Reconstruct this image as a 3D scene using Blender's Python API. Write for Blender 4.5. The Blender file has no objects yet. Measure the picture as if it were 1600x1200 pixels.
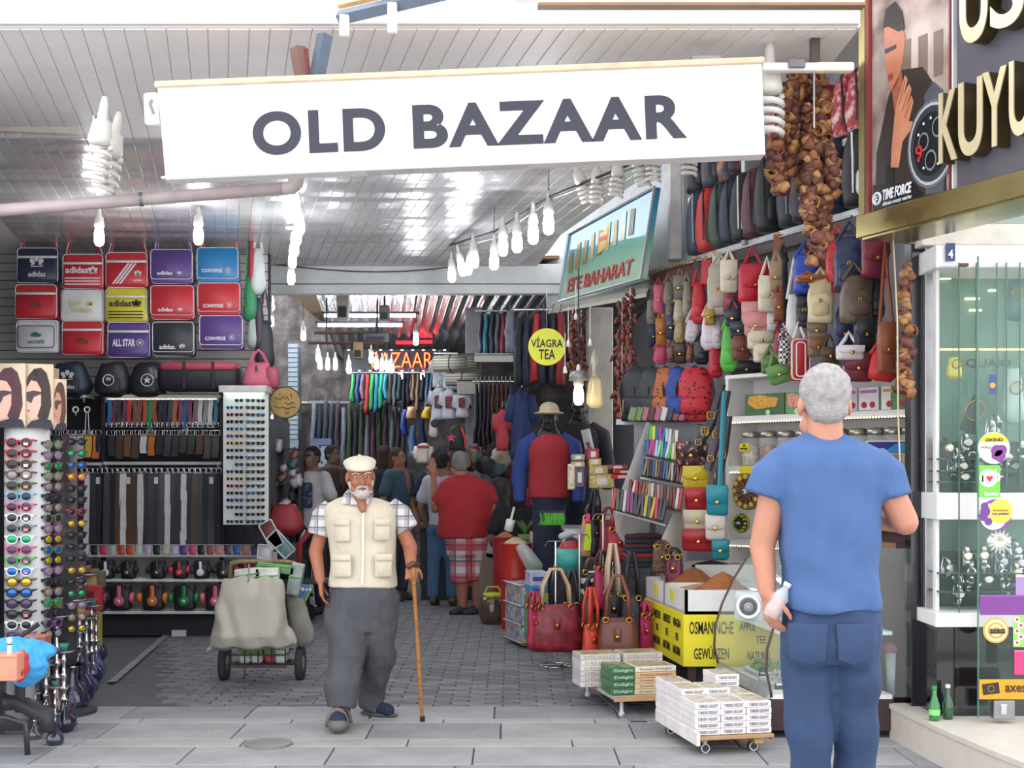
import bpy, math, random
from mathutils import Vector, Matrix, noise, Euler
random.seed(7)
SC = bpy.context.scene
COL = SC.collection
PI = math.pi
# ---------------------------------------------------------------- camera, sky, exposure
F, HZ, CX, EYE = 2000.0, 733.0, 800.0, 1.5
cam = bpy.data.objects.new('camera', bpy.data.cameras.new('camera'))
COL.objects.link(cam)
cam.location = (0, 0, EYE)
cam.rotation_euler = (PI/2, 0, 0)
cam.data.sensor_width = 36.0
cam.data.lens = 36.0*F/1600.0
cam.data.shift_y = (HZ-600.0)/1600.0
cam.data.clip_end = 200
SC.camera = cam
W = bpy.data.worlds.new('sky'); SC.world = W; W.use_nodes = True
bg = W.node_tree.nodes['Background']
bg.inputs[0].default_value = (0.93, 0.96, 1.0, 1)
bg.inputs[1].default_value = 2.5
SC.view_settings.view_transform = 'Standard'
SC.view_settings.look = 'None'
SC.view_settings.exposure = 0.12
SC.view_settings.gamma = 1.0
SC.view_settings.use_curve_mapping = False
SC.cycles.use_denoising = True
SC.cycles.max_bounces = 6
SC.cycles.diffuse_bounces = 3
SC.cycles.glossy_bounces = 3
SC.cycles.transmission_bounces = 4
SC.cycles.transparent_max_bounces = 8
SC.cycles.sample_clamp_indirect = 4.0
SC.cycles.caustics_reflective = False
SC.cycles.caustics_refractive = False

def P(px, py, Y):
    return Vector(((px-CX)/F*Y, Y, EYE-(py-HZ)/F*Y))
def G(px, Y, z=0.0):
    return Vector(((px-CX)/F*Y, Y, z))

# ---------------------------------------------------------------- materials
def lin(c):
    if isinstance(c, str):
        c = tuple(int(c[i:i+2], 16)/255 for i in (0, 2, 4))
    return tuple((x/12.92 if x <= 0.04045 else ((x+0.055)/1.055)**2.4) for x in c)
_M = {}
def mat(c, rough=0.6, metal=0.0, var=0.12, nscale=9.0, bump=0.0, bscale=60.0, stretch=None, coat=0.0, sheen=0.0, spec=0.5):
    k = ('m', c, rough, metal, var, nscale, bump, bscale, stretch, coat, sheen, spec)
    if k in _M: return _M[k]
    m = bpy.data.materials.new('surface'); m.use_nodes = True
    nt = m.node_tree; b = nt.nodes['Principled BSDF']; L = nt.links
    col = lin(c)
    b.inputs['Roughness'].default_value = rough
    b.inputs['Metallic'].default_value = metal
    b.inputs['Specular IOR Level'].default_value = spec
    if coat: b.inputs['Coat Weight'].default_value = coat
    if sheen: b.inputs['Sheen Weight'].default_value = sheen
    b.inputs['Base Color'].default_value = (*col, 1)
    if var or bump:
        tc = nt.nodes.new('ShaderNodeTexCoord'); mp = nt.nodes.new('ShaderNodeMapping')
        L.new(tc.outputs['Object'], mp.inputs[0])
        if stretch: mp.inputs['Scale'].default_value = stretch
    if var:
        n = nt.nodes.new('ShaderNodeTexNoise'); n.inputs['Scale'].default_value = nscale; n.inputs['Detail'].default_value = 3
        r = nt.nodes.new('ShaderNodeMapRange'); r.inputs[1].default_value = 0.3; r.inputs[2].default_value = 0.7
        r.inputs[3].default_value = 1-var; r.inputs[4].default_value = 1+var
        mx = nt.nodes.new('ShaderNodeVectorMath'); mx.operation = 'SCALE'
        mx.inputs[0].default_value = col
        L.new(mp.outputs[0], n.inputs['Vector']); L.new(n.outputs[0], r.inputs[0]); L.new(r.outputs[0], mx.inputs['Scale'])
        L.new(mx.outputs[0], b.inputs['Base Color'])
    if bump:
        n2 = nt.nodes.new('ShaderNodeTexNoise'); n2.inputs['Scale'].default_value = bscale; n2.inputs['Detail'].default_value = 2
        bp = nt.nodes.new('ShaderNodeBump'); bp.inputs['Strength'].default_value = bump; bp.inputs['Distance'].default_value = 0.02
        L.new(mp.outputs[0], n2.inputs['Vector']); L.new(n2.outputs[0], bp.inputs['Height']); L.new(bp.outputs[0], b.inputs['Normal'])
    _M[k] = m
    return m
def emit(c, s):
    k = ('e', c, s)
    if k in _M: return _M[k]
    m = bpy.data.materials.new('glow'); m.use_nodes = True
    b = m.node_tree.nodes['Principled BSDF']
    b.inputs['Base Color'].default_value = (*lin(c), 1)
    b.inputs['Emission Color'].default_value = (*lin(c), 1); b.inputs['Emission Strength'].default_value = s
    m.cycles.emission_sampling = 'NONE'
    _M[k] = m; return m
def glass(c='dff2ea', alpha=0.12, rough=0.03):
    k = ('g', c, alpha, rough)
    if k in _M: return _M[k]
    m = bpy.data.materials.new('clear'); m.use_nodes = True
    b = m.node_tree.nodes['Principled BSDF']
    b.inputs['Base Color'].default_value = (*lin(c), 1); b.inputs['Roughness'].default_value = rough
    b.inputs['Alpha'].default_value = alpha; b.inputs['Specular IOR Level'].default_value = 1.0
    b.inputs['Coat Weight'].default_value = 0.6
    _M[k] = m; return m
def pattern(kind, cols, scale=10.0, rough=0.7, metal=0.0, axes=('X', 'Z')):
    """procedural cloth patterns: plaid, dots, checker, stripes, bricks, stone"""
    k = ('p', kind, tuple(cols), scale, rough, axes)
    if k in _M: return _M[k]
    m = bpy.data.materials.new('patterned'); m.use_nodes = True
    nt = m.node_tree; b = nt.nodes['Principled BSDF']; L = nt.links
    b.inputs['Roughness'].default_value = rough; b.inputs['Metallic'].default_value = metal
    tc = nt.nodes.new('ShaderNodeTexCoord'); sp = nt.nodes.new('ShaderNodeSeparateXYZ'); L.new(tc.outputs['Object'], sp.inputs[0])
    def mth(op, a, bb=None):
        n = nt.nodes.new('ShaderNodeMath'); n.operation = op
        for i, x in enumerate((a, bb)):
            if x is None: continue
            if isinstance(x, (int, float)): n.inputs[i].default_value = x
            else: L.new(x, n.inputs[i])
        return n.outputs[0]
    def mix(fac, a, bb):
        n = nt.nodes.new('ShaderNodeMix'); n.data_type = 'RGBA'
        if isinstance(fac, (int, float)): n.inputs[0].default_value = fac
        else: L.new(fac, n.inputs[0])
        for i, x in ((6, a), (7, bb)):
            if isinstance(x, str): n.inputs[i].default_value = (*lin(x), 1)
            else: L.new(x, n.inputs[i])
        return n.outputs[2]
    if kind == 'plaid':
        base = cols[0]
        for ax in axes:
            f = mth('FRACT', mth('MULTIPLY', sp.outputs[ax], scale))
            wide = mth('LESS_THAN', f, 0.42)
            base = mix(mth('MULTIPLY', wide, 0.5), base, cols[1])
            f2 = mth('FRACT', mth('MULTIPLY', mth('ADD', sp.outputs[ax], 0.7/scale), scale))
            base = mix(mth('MULTIPLY', mth('LESS_THAN', f2, 0.1), 0.7), base, cols[2])
            if len(cols) > 3:
                f3 = mth('FRACT', mth('MULTIPLY', sp.outputs[ax], scale*0.5))
                base = mix(mth('MULTIPLY', mth('LESS_THAN', f3, 0.3), 0.6), base, cols[3])
        out = base
    elif kind == 'checker':
        n = nt.nodes.new('ShaderNodeTexChecker'); n.inputs['Scale'].default_value = scale
        L.new(tc.outputs['Object'], n.inputs[0]); n.inputs[1].default_value = (*lin(cols[0]), 1); n.inputs[2].default_value = (*lin(cols[1]), 1)
        out = n.outputs[0]
    elif kind == 'stripes':
        f = mth('FRACT', mth('MULTIPLY', sp.outputs[axes[0]], scale)); out = mix(mth('LESS_THAN', f, 0.5), cols[0], cols[1])
    elif kind == 'dots':
        n = nt.nodes.new('ShaderNodeTexVoronoi'); n.inputs['Scale'].default_value = scale; L.new(tc.outputs['Object'], n.inputs[0])
        out = mix(mth('LESS_THAN', n.outputs[0], 0.3), cols[0], cols[1])
    elif kind == 'mottle':
        n = nt.nodes.new('ShaderNodeTexNoise'); n.inputs['Scale'].default_value = scale; n.inputs['Detail'].default_value = 6; L.new(tc.outputs['Object'], n.inputs[0])
        r = nt.nodes.new('ShaderNodeValToRGB'); L.new(n.outputs[0], r.inputs[0])
        els = r.color_ramp.elements
        els[0].position = 0.32; els[1].position = 0.68
        els[0].color = (*lin(cols[0]), 1); els[1].color = (*lin(cols[-1]), 1)
        for i, c in enumerate(cols[1:-1]):
            e = els.new(0.32+0.36*(i+1)/(len(cols)-1)); e.color = (*lin(c), 1)
        out = r.outputs[0]
        bp = nt.nodes.new('ShaderNodeBump'); bp.inputs['Strength'].default_value = 0.4; bp.inputs['Distance'].default_value = 0.02
        L.new(n.outputs[0], bp.inputs['Height']); L.new(bp.outputs[0], b.inputs['Normal'])
    elif kind == 'gems':
        n = nt.nodes.new('ShaderNodeTexVoronoi'); n.inputs['Scale'].default_value = scale; L.new(tc.outputs['Object'], n.inputs[0])
        h = nt.nodes.new('ShaderNodeHueSaturation'); h.inputs['Saturation'].default_value = 0.8; L.new(n.outputs[1], h.inputs['Color'])
        out = mix(0.45, h.outputs[0], cols[0])
    L.new(out, b.inputs['Base Color'])
    _M[k] = m; return m

WHITE = mat('e9e7e4', 0.5, var=0.04); OFFW = mat('d6d3cc', 0.6, var=0.06)
BLACK = mat('26262c', 0.6, var=0.2); DARK = mat('34353e', 0.7, var=0.2)
CHROME = mat('d8d8da', 0.18, 1.0, var=0); STEEL = mat('9a9a9e', 0.35, 1.0, var=0.05); GOLD = mat('c9a04a', 0.25, 1.0, var=0)
TAN = mat('a8703f', 0.5); RUBBER = mat('232325', 0.85)
YEL = mat('f0de2a', 0.5, var=0.03); INK = mat('17171a', 0.6, var=0)
WOOD = mat('6b4630', 0.5, var=0.25, nscale=4, stretch=(1, 1, 8))

# ---------------------------------------------------------------- mesh tools
class MB:
    def __init__(s): s.v = []; s.f = []
    def add(s, vs, fs):
        o = len(s.v); s.v += [tuple(v) for v in vs]; s.f += [tuple(i+o for i in f) for f in fs]; return s
    def box(s, c, d, ch=0.0, R=None):
        x, y, z = d[0]/2, d[1]/2, d[2]/2
        b = min(ch, x*.9, y*.9, z*.9)
        if b <= 0:
            vs = [(i*x, j*y, k*z) for i in (-1, 1) for j in (-1, 1) for k in (-1, 1)]
            fs = [(0, 1, 3, 2), (4, 6, 7, 5), (0, 4, 5, 1), (2, 3, 7, 6), (0, 2, 6, 4), (1, 5, 7, 3)]
        else:
            o = [(-x, -z), (x, -z), (x, z), (-x, z)]
            ring = []
            for (a, bb) in o:
                sx, sz = (1 if a > 0 else -1), (1 if bb > 0 else -1)
                q = [(a-sx*b, bb), (a, bb-sz*b)]
                if sx*sz > 0: q = q[::-1]
                ring += q
            n = len(ring)
            def rr(t): return [(p[0]*(x-t)/x, p[1]*(z-t)/z) for p in ring]
            vs = []
            for yy, t in ((-y, b), (-y+b, 0), (y-b, 0), (y, b)):
                vs += [(p[0], yy, p[1]) for p in rr(t)]
            fs = [tuple(range(n))[::1]] + [tuple(3*n+i for i in range(n))[::-1]]
            for k in range(3):
                for i in range(n):
                    j = (i+1) % n; fs.append((k*n+i, (k+1)*n+i, (k+1)*n+j, k*n+j))
        if R is not None: vs = [R @ Vector(v) for v in vs]
        return s.add([(v[0]+c[0], v[1]+c[1], v[2]+c[2]) for v in vs], fs)
    def prism(s, pts, y0, y1, b=0.0, c=(0, 0, 0)):
        """outline in XZ (counter-clockwise seen from -Y), extruded along Y"""
        n = len(pts)
        cx = sum(p[0] for p in pts)/n; cz = sum(p[1] for p in pts)/n
        R0 = max(1e-6, sum(math.hypot(p[0]-cx, p[1]-cz) for p in pts)/n)
        def rr(t):
            k = 1-t/R0
            return [(cx+(p[0]-cx)*k, cz+(p[1]-cz)*k) for p in pts]
        rings = ((y0, b), (y0+b, 0), (y1-b, 0), (y1, b)) if b > 0 else ((y0, 0), (y1, 0))
        vs = []
        for yy, t in rings: vs += [(p[0]+c[0], yy+c[1], p[1]+c[2]) for p in rr(t)]
        m = len(rings)
        fs = [tuple(range(n)), tuple((m-1)*n+i for i in range(n))[::-1]]
        for k in range(m-1):
            for i in range(n):
                j = (i+1) % n; fs.append((k*n+i, (k+1)*n+i, (k+1)*n+j, k*n+j))
        return s.add(vs, fs)
    def loft(s, rings, cap=True, closed=False):
        n = len(rings[0]); vs = [v for r in rings for v in r]; m = len(rings)
        fs = []
        for k in range(m if closed else m-1):
            for i in range(n):
                j = (i+1) % n; a, b = k*n, ((k+1) % m)*n
                fs.append((a+i, a+j, b+j, b+i))
        if cap and not closed: fs += [tuple(range(n))[::-1], tuple((m-1)*n+i for i in range(n))]
        return s.add(vs, fs)
    def tube(s, path, r, n=6, closed=False, flat=1.0):
        path = [Vector(p) for p in path]; m = len(path)
        rs = r if isinstance(r, (list, tuple)) else [r]*m
        rings = []; up = None
        for i in range(m):
            if closed: t = path[(i+1) % m]-path[i-1]
            else: t = path[min(i+1, m-1)]-path[max(i-1, 0)]
            if t.length < 1e-9: t = Vector((0, 0, 1))
            t.normalize()
            if up is None:
                up = Vector((0, 1, 0)) if abs(t.y) < 0.9 else Vector((1, 0, 0))
            up = (up-t*up.dot(t)).normalized(); sd = t.cross(up)
            rings.append([path[i]+(sd*math.cos(2*PI*k/n)+up*math.sin(2*PI*k/n)*flat)*rs[i] for k in range(n)])
        return s.loft(rings, closed=closed)
    def lathe(s, prof, n=12, c=(0, 0, 0), ax='Z'):
        rings = []
        for r, h in prof:
            ring = []
            for k in range(n):
                a = 2*PI*k/n; x, y = max(r, 1e-4)*math.cos(a), max(r, 1e-4)*math.sin(a)
                p = (x, y, h) if ax == 'Z' else ((x, h, -y) if ax == 'Y' else (h, x, y))
                ring.append((p[0]+c[0], p[1]+c[1], p[2]+c[2]))
            rings.append(ring)
        return s.loft(rings)
    def ell(s, c, r, n=10, m=6, R=None):
        rings = []
        for i in range(m+1):
            t = PI*i/m; rr = max(math.sin(t), 0.02)
            ring = []
            for k in range(n):
                a = 2*PI*k/n
                v = Vector((r[0]*rr*math.cos(a), r[1]*rr*math.sin(a), -r[2]*math.cos(t)))
                if R is not None: v = R @ v
                ring.append(v+Vector(c))
            rings.append(ring)
        return s.loft(rings)
    def cap(s, a, b, ra, rb, n=12, k=1.0):
        """tapered limb with rounded ends"""
        a, b = Vector(a), Vector(b); d = (b-a); L = max(d.length, 1e-5); d /= L
        path = []; rs = []
        for t in (-1, -0.86, -0.5, 0): path.append(a+d*ra*t); rs.append(ra*math.sqrt(max(1-t*t, 0.01)))
        for t in (0.33, 0.66): path.append(a.lerp(b, t)); rs.append(ra+(rb-ra)*t)
        for t in (0, .5, .86, 1): path.append(b+d*rb*t); rs.append(rb*math.sqrt(max(1-t*t, 0.01)))
        return s.tube(path, rs, n, flat=k)
    def noise(s, amp, fr, i0=0):
        for i in range(i0, len(s.v)):
            v = Vector(s.v[i]); s.v[i] = tuple(v+noise.noise_vector(v*fr)*amp)
        return s
    def mesh(s, smooth=False, name='mesh'):
        me = bpy.data.meshes.new(name); me.from_pydata(s.v, [], s.f); me.update()
        if smooth: me.polygons.foreach_set('use_smooth', [True]*len(me.polygons))
        return me
_C = {}
def cached(fn):
    def g(*a, **k):
        key = (fn.__name__, a, tuple(sorted(k.items())))
        if key not in _C: _C[key] = fn(*a, **k)
        return _C[key]
    return g
def rrect(w, h, r, n=3, cx=0, cz=0):
    pts = []
    for sx, sz, a0 in ((1, -1, -PI/2), (1, 1, 0), (-1, 1, PI/2), (-1, -1, PI)):
        for i in range(n+1):
            a = a0+PI/2*i/n
            pts.append((cx+sx*(w/2-r)+r*math.cos(a), cz+sz*(h/2-r)+r*math.sin(a)))
    return pts
def circ(r, n=16, cx=0, cz=0): return [(cx+r*math.cos(2*PI*i/n), cz+r*math.sin(2*PI*i/n)) for i in range(n)]

# ---------------------------------------------------------------- objects
def _mk(name, data, parent=None, loc=(0, 0, 0), rot=(0, 0, 0), scale=1, m=None):
    o = bpy.data.objects.new(name, data); COL.objects.link(o)
    if parent is not None: o.parent = parent
    o.location = loc; o.rotation_euler = rot
    o.scale = (scale,)*3 if isinstance(scale, (int, float)) else scale
    if m is not None and data is not None:
        if len(data.materials) == 0: data.materials.append(None)
        o.material_slots[0].link = 'OBJECT'; o.material_slots[0].material = m
    return o
LABELS = {}
def _tag(o, label, cat, group=None, kind=None):
    o['label'] = label; o['category'] = cat
    if group: o['group'] = group
    if kind: o['kind'] = kind
    LABELS.setdefault(label, []).append(o)
    return o
def thing(name, label, cat, loc=(0, 0, 0), rot=(0, 0, 0), group=None, scale=1):
    if isinstance(rot, (int, float)): rot = (0, 0, rot)
    return _tag(_mk(name, None, None, loc, rot, scale), label, cat, group)
def part(name, me, m, parent, loc=(0, 0, 0), rot=(0, 0, 0), scale=1):
    return _mk(name, me, parent, loc, rot, scale, m)
def solo(name, me, m, label, cat, loc=(0, 0, 0), rot=(0, 0, 0), group=None, scale=1, kind=None):
    if isinstance(rot, (int, float)): rot = (0, 0, rot)
    return _tag(_mk(name, me, None, loc, rot, scale, m), label, cat, group, kind)
def struct(name, me, m, loc=(0, 0, 0), rot=(0, 0, 0), parent=None, scale=1):
    o = _mk(name, me, parent, loc, rot, scale, m)
    if parent is None: o['kind'] = 'structure'
    return o
_TX = {}
def text_mesh(s, w, h, depth=0.004, bold=0.0, shear=0.0, spacing=1.0):
    k = (s, round(w, 4), round(h, 4), depth, bold, shear, spacing)
    if k in _TX: return _TX[k]
    cu = bpy.data.curves.new('t', 'FONT'); cu.body = s; cu.size = 1; cu.offset = bold; cu.shear = shear; cu.space_character = spacing
    cu.align_x = 'CENTER'; cu.extrude = 0.05; cu.resolution_u = 8 if h > .12 else 2
    o = bpy.data.objects.new('t', cu); COL.objects.link(o)
    me = bpy.data.meshes.new_from_object(o.evaluated_get(bpy.context.evaluated_depsgraph_get()))
    bpy.data.objects.remove(o); bpy.data.curves.remove(cu)
    xs = [v.co.x for v in me.vertices]; ys = [v.co.y for v in me.vertices]
    x0, x1, y0, y1 = min(xs), max(xs), min(ys), max(ys)
    for v in me.vertices:
        x, y, z = v.co
        v.co = ((x-(x0+x1)/2)/(x1-x0)*w, -z/0.05*depth/2, (y-(y0+y1)/2)/(y1-y0)*h)
    me.materials.clear(); me.update()
    _TX[k] = me
    return me
ORD = ['first', 'second', 'third', 'fourth', 'fifth', 'sixth', 'seventh', 'eighth', 'ninth', 'tenth', 'eleventh', 'twelfth', 'thirteenth', 'fourteenth',
       'fifteenth', 'sixteenth', 'seventeenth', 'eighteenth', 'nineteenth', 'twentieth', 'twenty-first', 'twenty-second', 'twenty-third', 'twenty-fourth',
       'twenty-fifth', 'twenty-sixth', 'twenty-seventh', 'twenty-eighth', 'twenty-ninth', 'thirtieth', 'thirty-first', 'thirty-second', 'thirty-third',
       'thirty-fourth', 'thirty-fifth', 'thirty-sixth', 'thirty-seventh', 'thirty-eighth', 'thirty-ninth', 'fortieth']
def remesh(mb, vox, sm=4, amp=0.0, fr=8.0, fold=None):
    me = mb.mesh(); o = bpy.data.objects.new('t', me); COL.objects.link(o)
    r = o.modifiers.new('r', 'REMESH'); r.mode = 'VOXEL'; r.voxel_size = vox; r.adaptivity = 0
    if sm:
        q = o.modifiers.new('s', 'SMOOTH'); q.iterations = sm; q.factor = 0.5
    out = bpy.data.meshes.new_from_object(o.evaluated_get(bpy.context.evaluated_depsgraph_get()))
    bpy.data.objects.remove(o); bpy.data.meshes.remove(me)
    out.polygons.foreach_set('use_smooth', [True]*len(out.polygons))
    if amp or fold:
        ns = [v.normal.copy() for v in out.vertices]
        for v, n in zip(out.vertices, ns):
            p = v.co; d = 0
            if amp: d += noise.noise(p*fr)*amp+noise.noise(p*fr*2.7)*amp*0.4
            if fold: d += fold(p)
            v.co = p+n*d
    out.update()
    return out
# ================================================================ STRUCTURE
class Plane:
    """a vertical shop front along the line X = a - k*Y"""
    def __init__(s, a, k, px0):
        s.a, s.k = a, k; s.Y0 = a/((px0-CX)/F+k); s.n = math.sqrt(1+k*k)
        s.o = Vector((a-k*s.Y0, s.Y0, 0)); s.rot = math.atan2(-1, k)
        s.d = Vector((k, -1, 0)).normalized(); s.out = Vector((-1, -k, 0)).normalized()
    def Y(s, px): return s.a/((px-CX)/F+s.k)
    def u(s, px): return (s.Y0-s.Y(px))*s.n
    def w(s, px, py, off=0.0):
        Y = s.Y(px); return P(px, py, Y)+s.out*off
    def at(s, u, z, off=0.0): return s.o+s.d*u+s.out*off+Vector((0, 0, z))
    def uz(s, px, py):
        Y = s.Y(px); return s.u(px), EYE-(py-HZ)/F*Y
BAGW = Plane(5.8, 0.416, 1000)
SIGN = Plane(4.731, 0.43, 1352)

STONE = mat('9b9a9b', 0.75, var=0.16, nscale=3, bump=0.3, bscale=40)
STONE2 = mat('8b8b8f', 0.75, var=0.18, nscale=3, bump=0.3, bscale=40)
STONE3 = mat('a6a3a1', 0.75, var=0.14, nscale=3, bump=0.3, bscale=40)
PAVE = [mat(c, 0.8, var=0.2, nscale=6, bump=0.3) for c in ('77777d', '6e6e74', '828083', '68676d')]
# ---- ground
g = MB(); g.box((0, 12, -0.03), (16, 30, 0.04))
floor = struct('floor', g.mesh(), mat('5f6064', 0.9, var=0.15))
struct('floor_bounce', MB().box((0, -1.6, -.005), (16, 9.2, .03)).mesh(), mat('b9b5b0', .8))  # paler ground out of view, added to bounce light onto the front ceiling
# large slabs in the foreground (rows across the street)
rnd = random.Random(3)
rows = [(3.0, 0.62), (3.62, 0.62), (4.24, 0.62), (4.86, 0.62), (5.48, 0.5), (5.98, 0.5), (6.48, 0.42), (6.90, 0.20), (7.10, 0.45), (7.55, 0.12), (7.67, 0.40)]
@cached
def slab_mesh(w, d): return MB().box((0, 0, -0.01), (w-0.008, d-0.008, 0.03), 0.004).mesh()
for ri, (y0, d) in enumerate(rows):
    w = 0.9 if ri % 2 else 0.75
    x = -3.4+rnd.random()*0.5
    while x < 2.9:
        if y0 > 5.5 or abs(x) < 2.4:
            _mk('paving_slab', slab_mesh(w, d), floor, (x+w/2, y0+d/2, 0), m=(STONE3 if d < 0.25 else rnd.choice((STONE, STONE, STONE2))))
        x += w
# thin pavers deeper in the passage
near = []
@cached
def brick_mesh(): return MB().box((0, 0, -0.01), (0.212, 0.074, 0.03), 0.004).mesh()
far = MB(); n = 0
y = 8.07; row = 0
while y < 15.0:
    x = -3.8+(0.11 if row % 2 else 0)
    while x < 2.6:
        vis = -0.28*y < x+rnd.random()*0 < 0.14*y+.3 and x < 5.3-.416*y+.6
        if vis:
            yy = y+0.04; xx = x+0.11
            if n < 300 and -2.0 < x < 0.9:
                n += 1
                _mk('paving_brick', brick_mesh(), floor, (xx, yy, rnd.uniform(-.002, .002)), m=rnd.choice(PAVE))
            else:
                z = 0.005+rnd.uniform(-.002, .002)
                far.add([(xx-.106, yy-.037, z), (xx+.106, yy-.037, z), (xx+.106, yy+.037, z), (xx-.106, yy+.037, z),
                         (xx-.106, yy-.037, z-.02), (xx+.106, yy-.037, z-.02)], [(0, 1, 2, 3), (4, 5, 1, 0)])
        x += 0.22
    y += 0.08; row += 1
o = _mk('paving_bricks', far.mesh(), floor, m=PAVE[0]); o['kind'] = 'stuff'
# smooth kerb bands left and right of the passage
for (a, b, c, d) in (((168, 1068), (249, 999), (330, 935), 0.06), ((985, 1130), (870, 1030), (800, 965), 0.10)):
    pts = []
    for (px, py) in (a, b, c):
        Y = EYE*F/(py-HZ); pts.append(Vector(((px-CX)/F*Y, Y, 0.012)))
    m = MB(); s = Vector((d, 0, 0))
    for p0, p1 in zip(pts, pts[1:]):
        m.add([p0, p0+s, p1+s, p1, p0-Vector((0, 0, .02)), p1-Vector((0, 0, .02))], [(0, 1, 2, 3), (4, 0, 3, 5)])
    struct('trim_1' if a[0] < 500 else 'trim_2', m.mesh(), STONE2)
solo('manhole_cover', MB().lathe([(0.0, 0), (.13, 0), (.13, .01), (.11, .014), (0, .014)], 20).mesh(), mat('8c8a86', .5, .4), 'small round metal cover set in the slabs left of the walking man', 'cover', tuple(G(419, 6.95, .006)))

# ---- main ceiling: painted strips with recessed joints
CD = Vector((-0.225, 1, 0))
def ceil_mat():
    m = bpy.data.materials.new('ceiling_strip_paint'); m.use_nodes = True
    nt = m.node_tree; b = nt.nodes['Principled BSDF']; L = nt.links
    b.inputs['Base Color'].default_value = (*lin('dedcdc'), 1); b.inputs['Roughness'].default_value = 0.2
    b.inputs['Metallic'].default_value = 0.35
    tc = nt.nodes.new('ShaderNodeNewGeometry'); mp = nt.nodes.new('ShaderNodeMapping'); mp.inputs['Scale'].default_value = (0.5, 2.2, 1)
    L.new(tc.outputs['Position'], mp.inputs[0])
    n = nt.nodes.new('ShaderNodeTexNoise'); n.inputs['Scale'].default_value = 1.3; n.inputs['Detail'].default_value = 1.5
    L.new(mp.outputs[0], n.inputs['Vector'])
    bp = nt.nodes.new('ShaderNodeBump'); bp.inputs['Strength'].default_value = 0.5; bp.inputs['Distance'].default_value = 0.1
    L.new(n.outputs[0], bp.inputs['Height']); L.new(bp.outputs[0], b.inputs['Normal'])
    return m
CEILM = ceil_mat(); CEIL_LIT = mat('f4eeec', .5, var=.03, spec=.3)  # paler matte copy for front strips: outside brightness put into the colour
ceil = MB(); ceil.add([(x, y, z) for z in (3.606, 3.68) for x, y in ((-3.6, 6.1), (1.66, 6.1), (1.66, 6.95), (1.45, 7.0), (.93, 9.3), (.45, 11.4), (.25, 13.4), (-7, 13.4))],
     [tuple(range(8)), tuple(range(8, 16))[::-1]]+[(i, 8+i, 8+(i+1) % 8, (i+1) % 8) for i in range(8)])
ceiling = struct('ceiling', ceil.mesh(), mat('f4f0f0', .6, var=.02))
@cached
def strip_mesh(k, y0, y1):
    m = MB(); rings = []
    for i in range(9):
        t = i/8; y = y0+(y1-y0)*t
        sag = 0
        x = -0.225*(y-6.1)
        rings.append([(x-.0475, y, 3.604), (x-.0455, y, 3.6), (x+.0455, y, 3.6), (x+.0475, y, 3.604), (x+.0475, y, 3.62), (x-.0475, y, 3.62)])
    return m.loft(rings).mesh()
for i in range(54):
    x = -3.2+i*0.1
    seam = 8.1
    if x > 1.62: continue
    if x > 1.5: seam = 7.0
    _mk('ceiling_strip', strip_mesh(0, 6.12, seam), ceiling, (x, 0, 0), m=CEIL_LIT)
    if seam < 13: _mk('ceiling_strip', strip_mesh(3, 8.13, 13.25), ceiling, (x, 0, 0), m=CEILM)
struct('ceiling_3', MB().box((1.9, 10.2, 4.5), (3.8, 6.6, .06)).mesh(), OFFW)
# ceiling front frame
m = MB(); m.box((-.98, 6.08, 3.66), (5.26, 0.04, 0.10), .005)
struct('trim_3', m.mesh(), WHITE)
# torn flashing at the left
m = MB()
pts = [P(-20, 186, 7.9), P(25, 176, 7.9), P(40, 198, 7.9), P(78, 180, 7.9), P(128, 200, 7.9), P(128, 212, 7.9), P(-20, 206, 7.9)]
m.prism([(p.x, p.z) for p in pts][::-1], 7.86, 7.92)
solo('bent_flashing', m.mesh(), mat('d9cfc4', .5, .1), 'bent pale sheet metal strip hanging under the ceiling seam at upper left', 'flashing')

# ---- beam across the passage and the tin roof behind it
m = MB(); m.box(((415-CX)/F*13.3/2+.0, 13.35, 3.475), (5.6, 0.14, 0.31), .006)
beam = struct('trim_4', m.mesh(), mat('eef0f0', .55, var=.04))
part('beam_joint', MB().box((-1.2, 13.275, 3.42), (5.4, .01, .008)).mesh(), DARK, beam)
@cached
def corr(n):
    m = MB(); vs = []; nx, ny = 48, 10
    for j in range(ny+1):
        for i in range(nx+1):
            x = i/nx*1.2; y = j/ny*8.8
            vs.append((x-.10*y, y, .035*math.sin(i/nx*2*PI*8)-y*.022+0.01*math.sin(y*3+n)))
    fs = [(j*(nx+1)+i, j*(nx+1)+i+1, (j+1)*(nx+1)+i+1, (j+1)*(nx+1)+i) for j in range(ny) for i in range(nx)]
    m.add(vs, fs); return m.mesh(True)
roof = struct('ceiling_2', MB().box((-0.4, 17.8, 3.72), (4.9, 8.8, .03)).mesh(), mat('8a6f52', .6))
for i in range(4):
    part('roof_sheet', corr(i), mat('c4c8cc', .25, .85, bump=.4, bscale=5), roof, (-2.15+i*1.18, 13.5, 3.6+0.01*(i % 2)))
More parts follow.
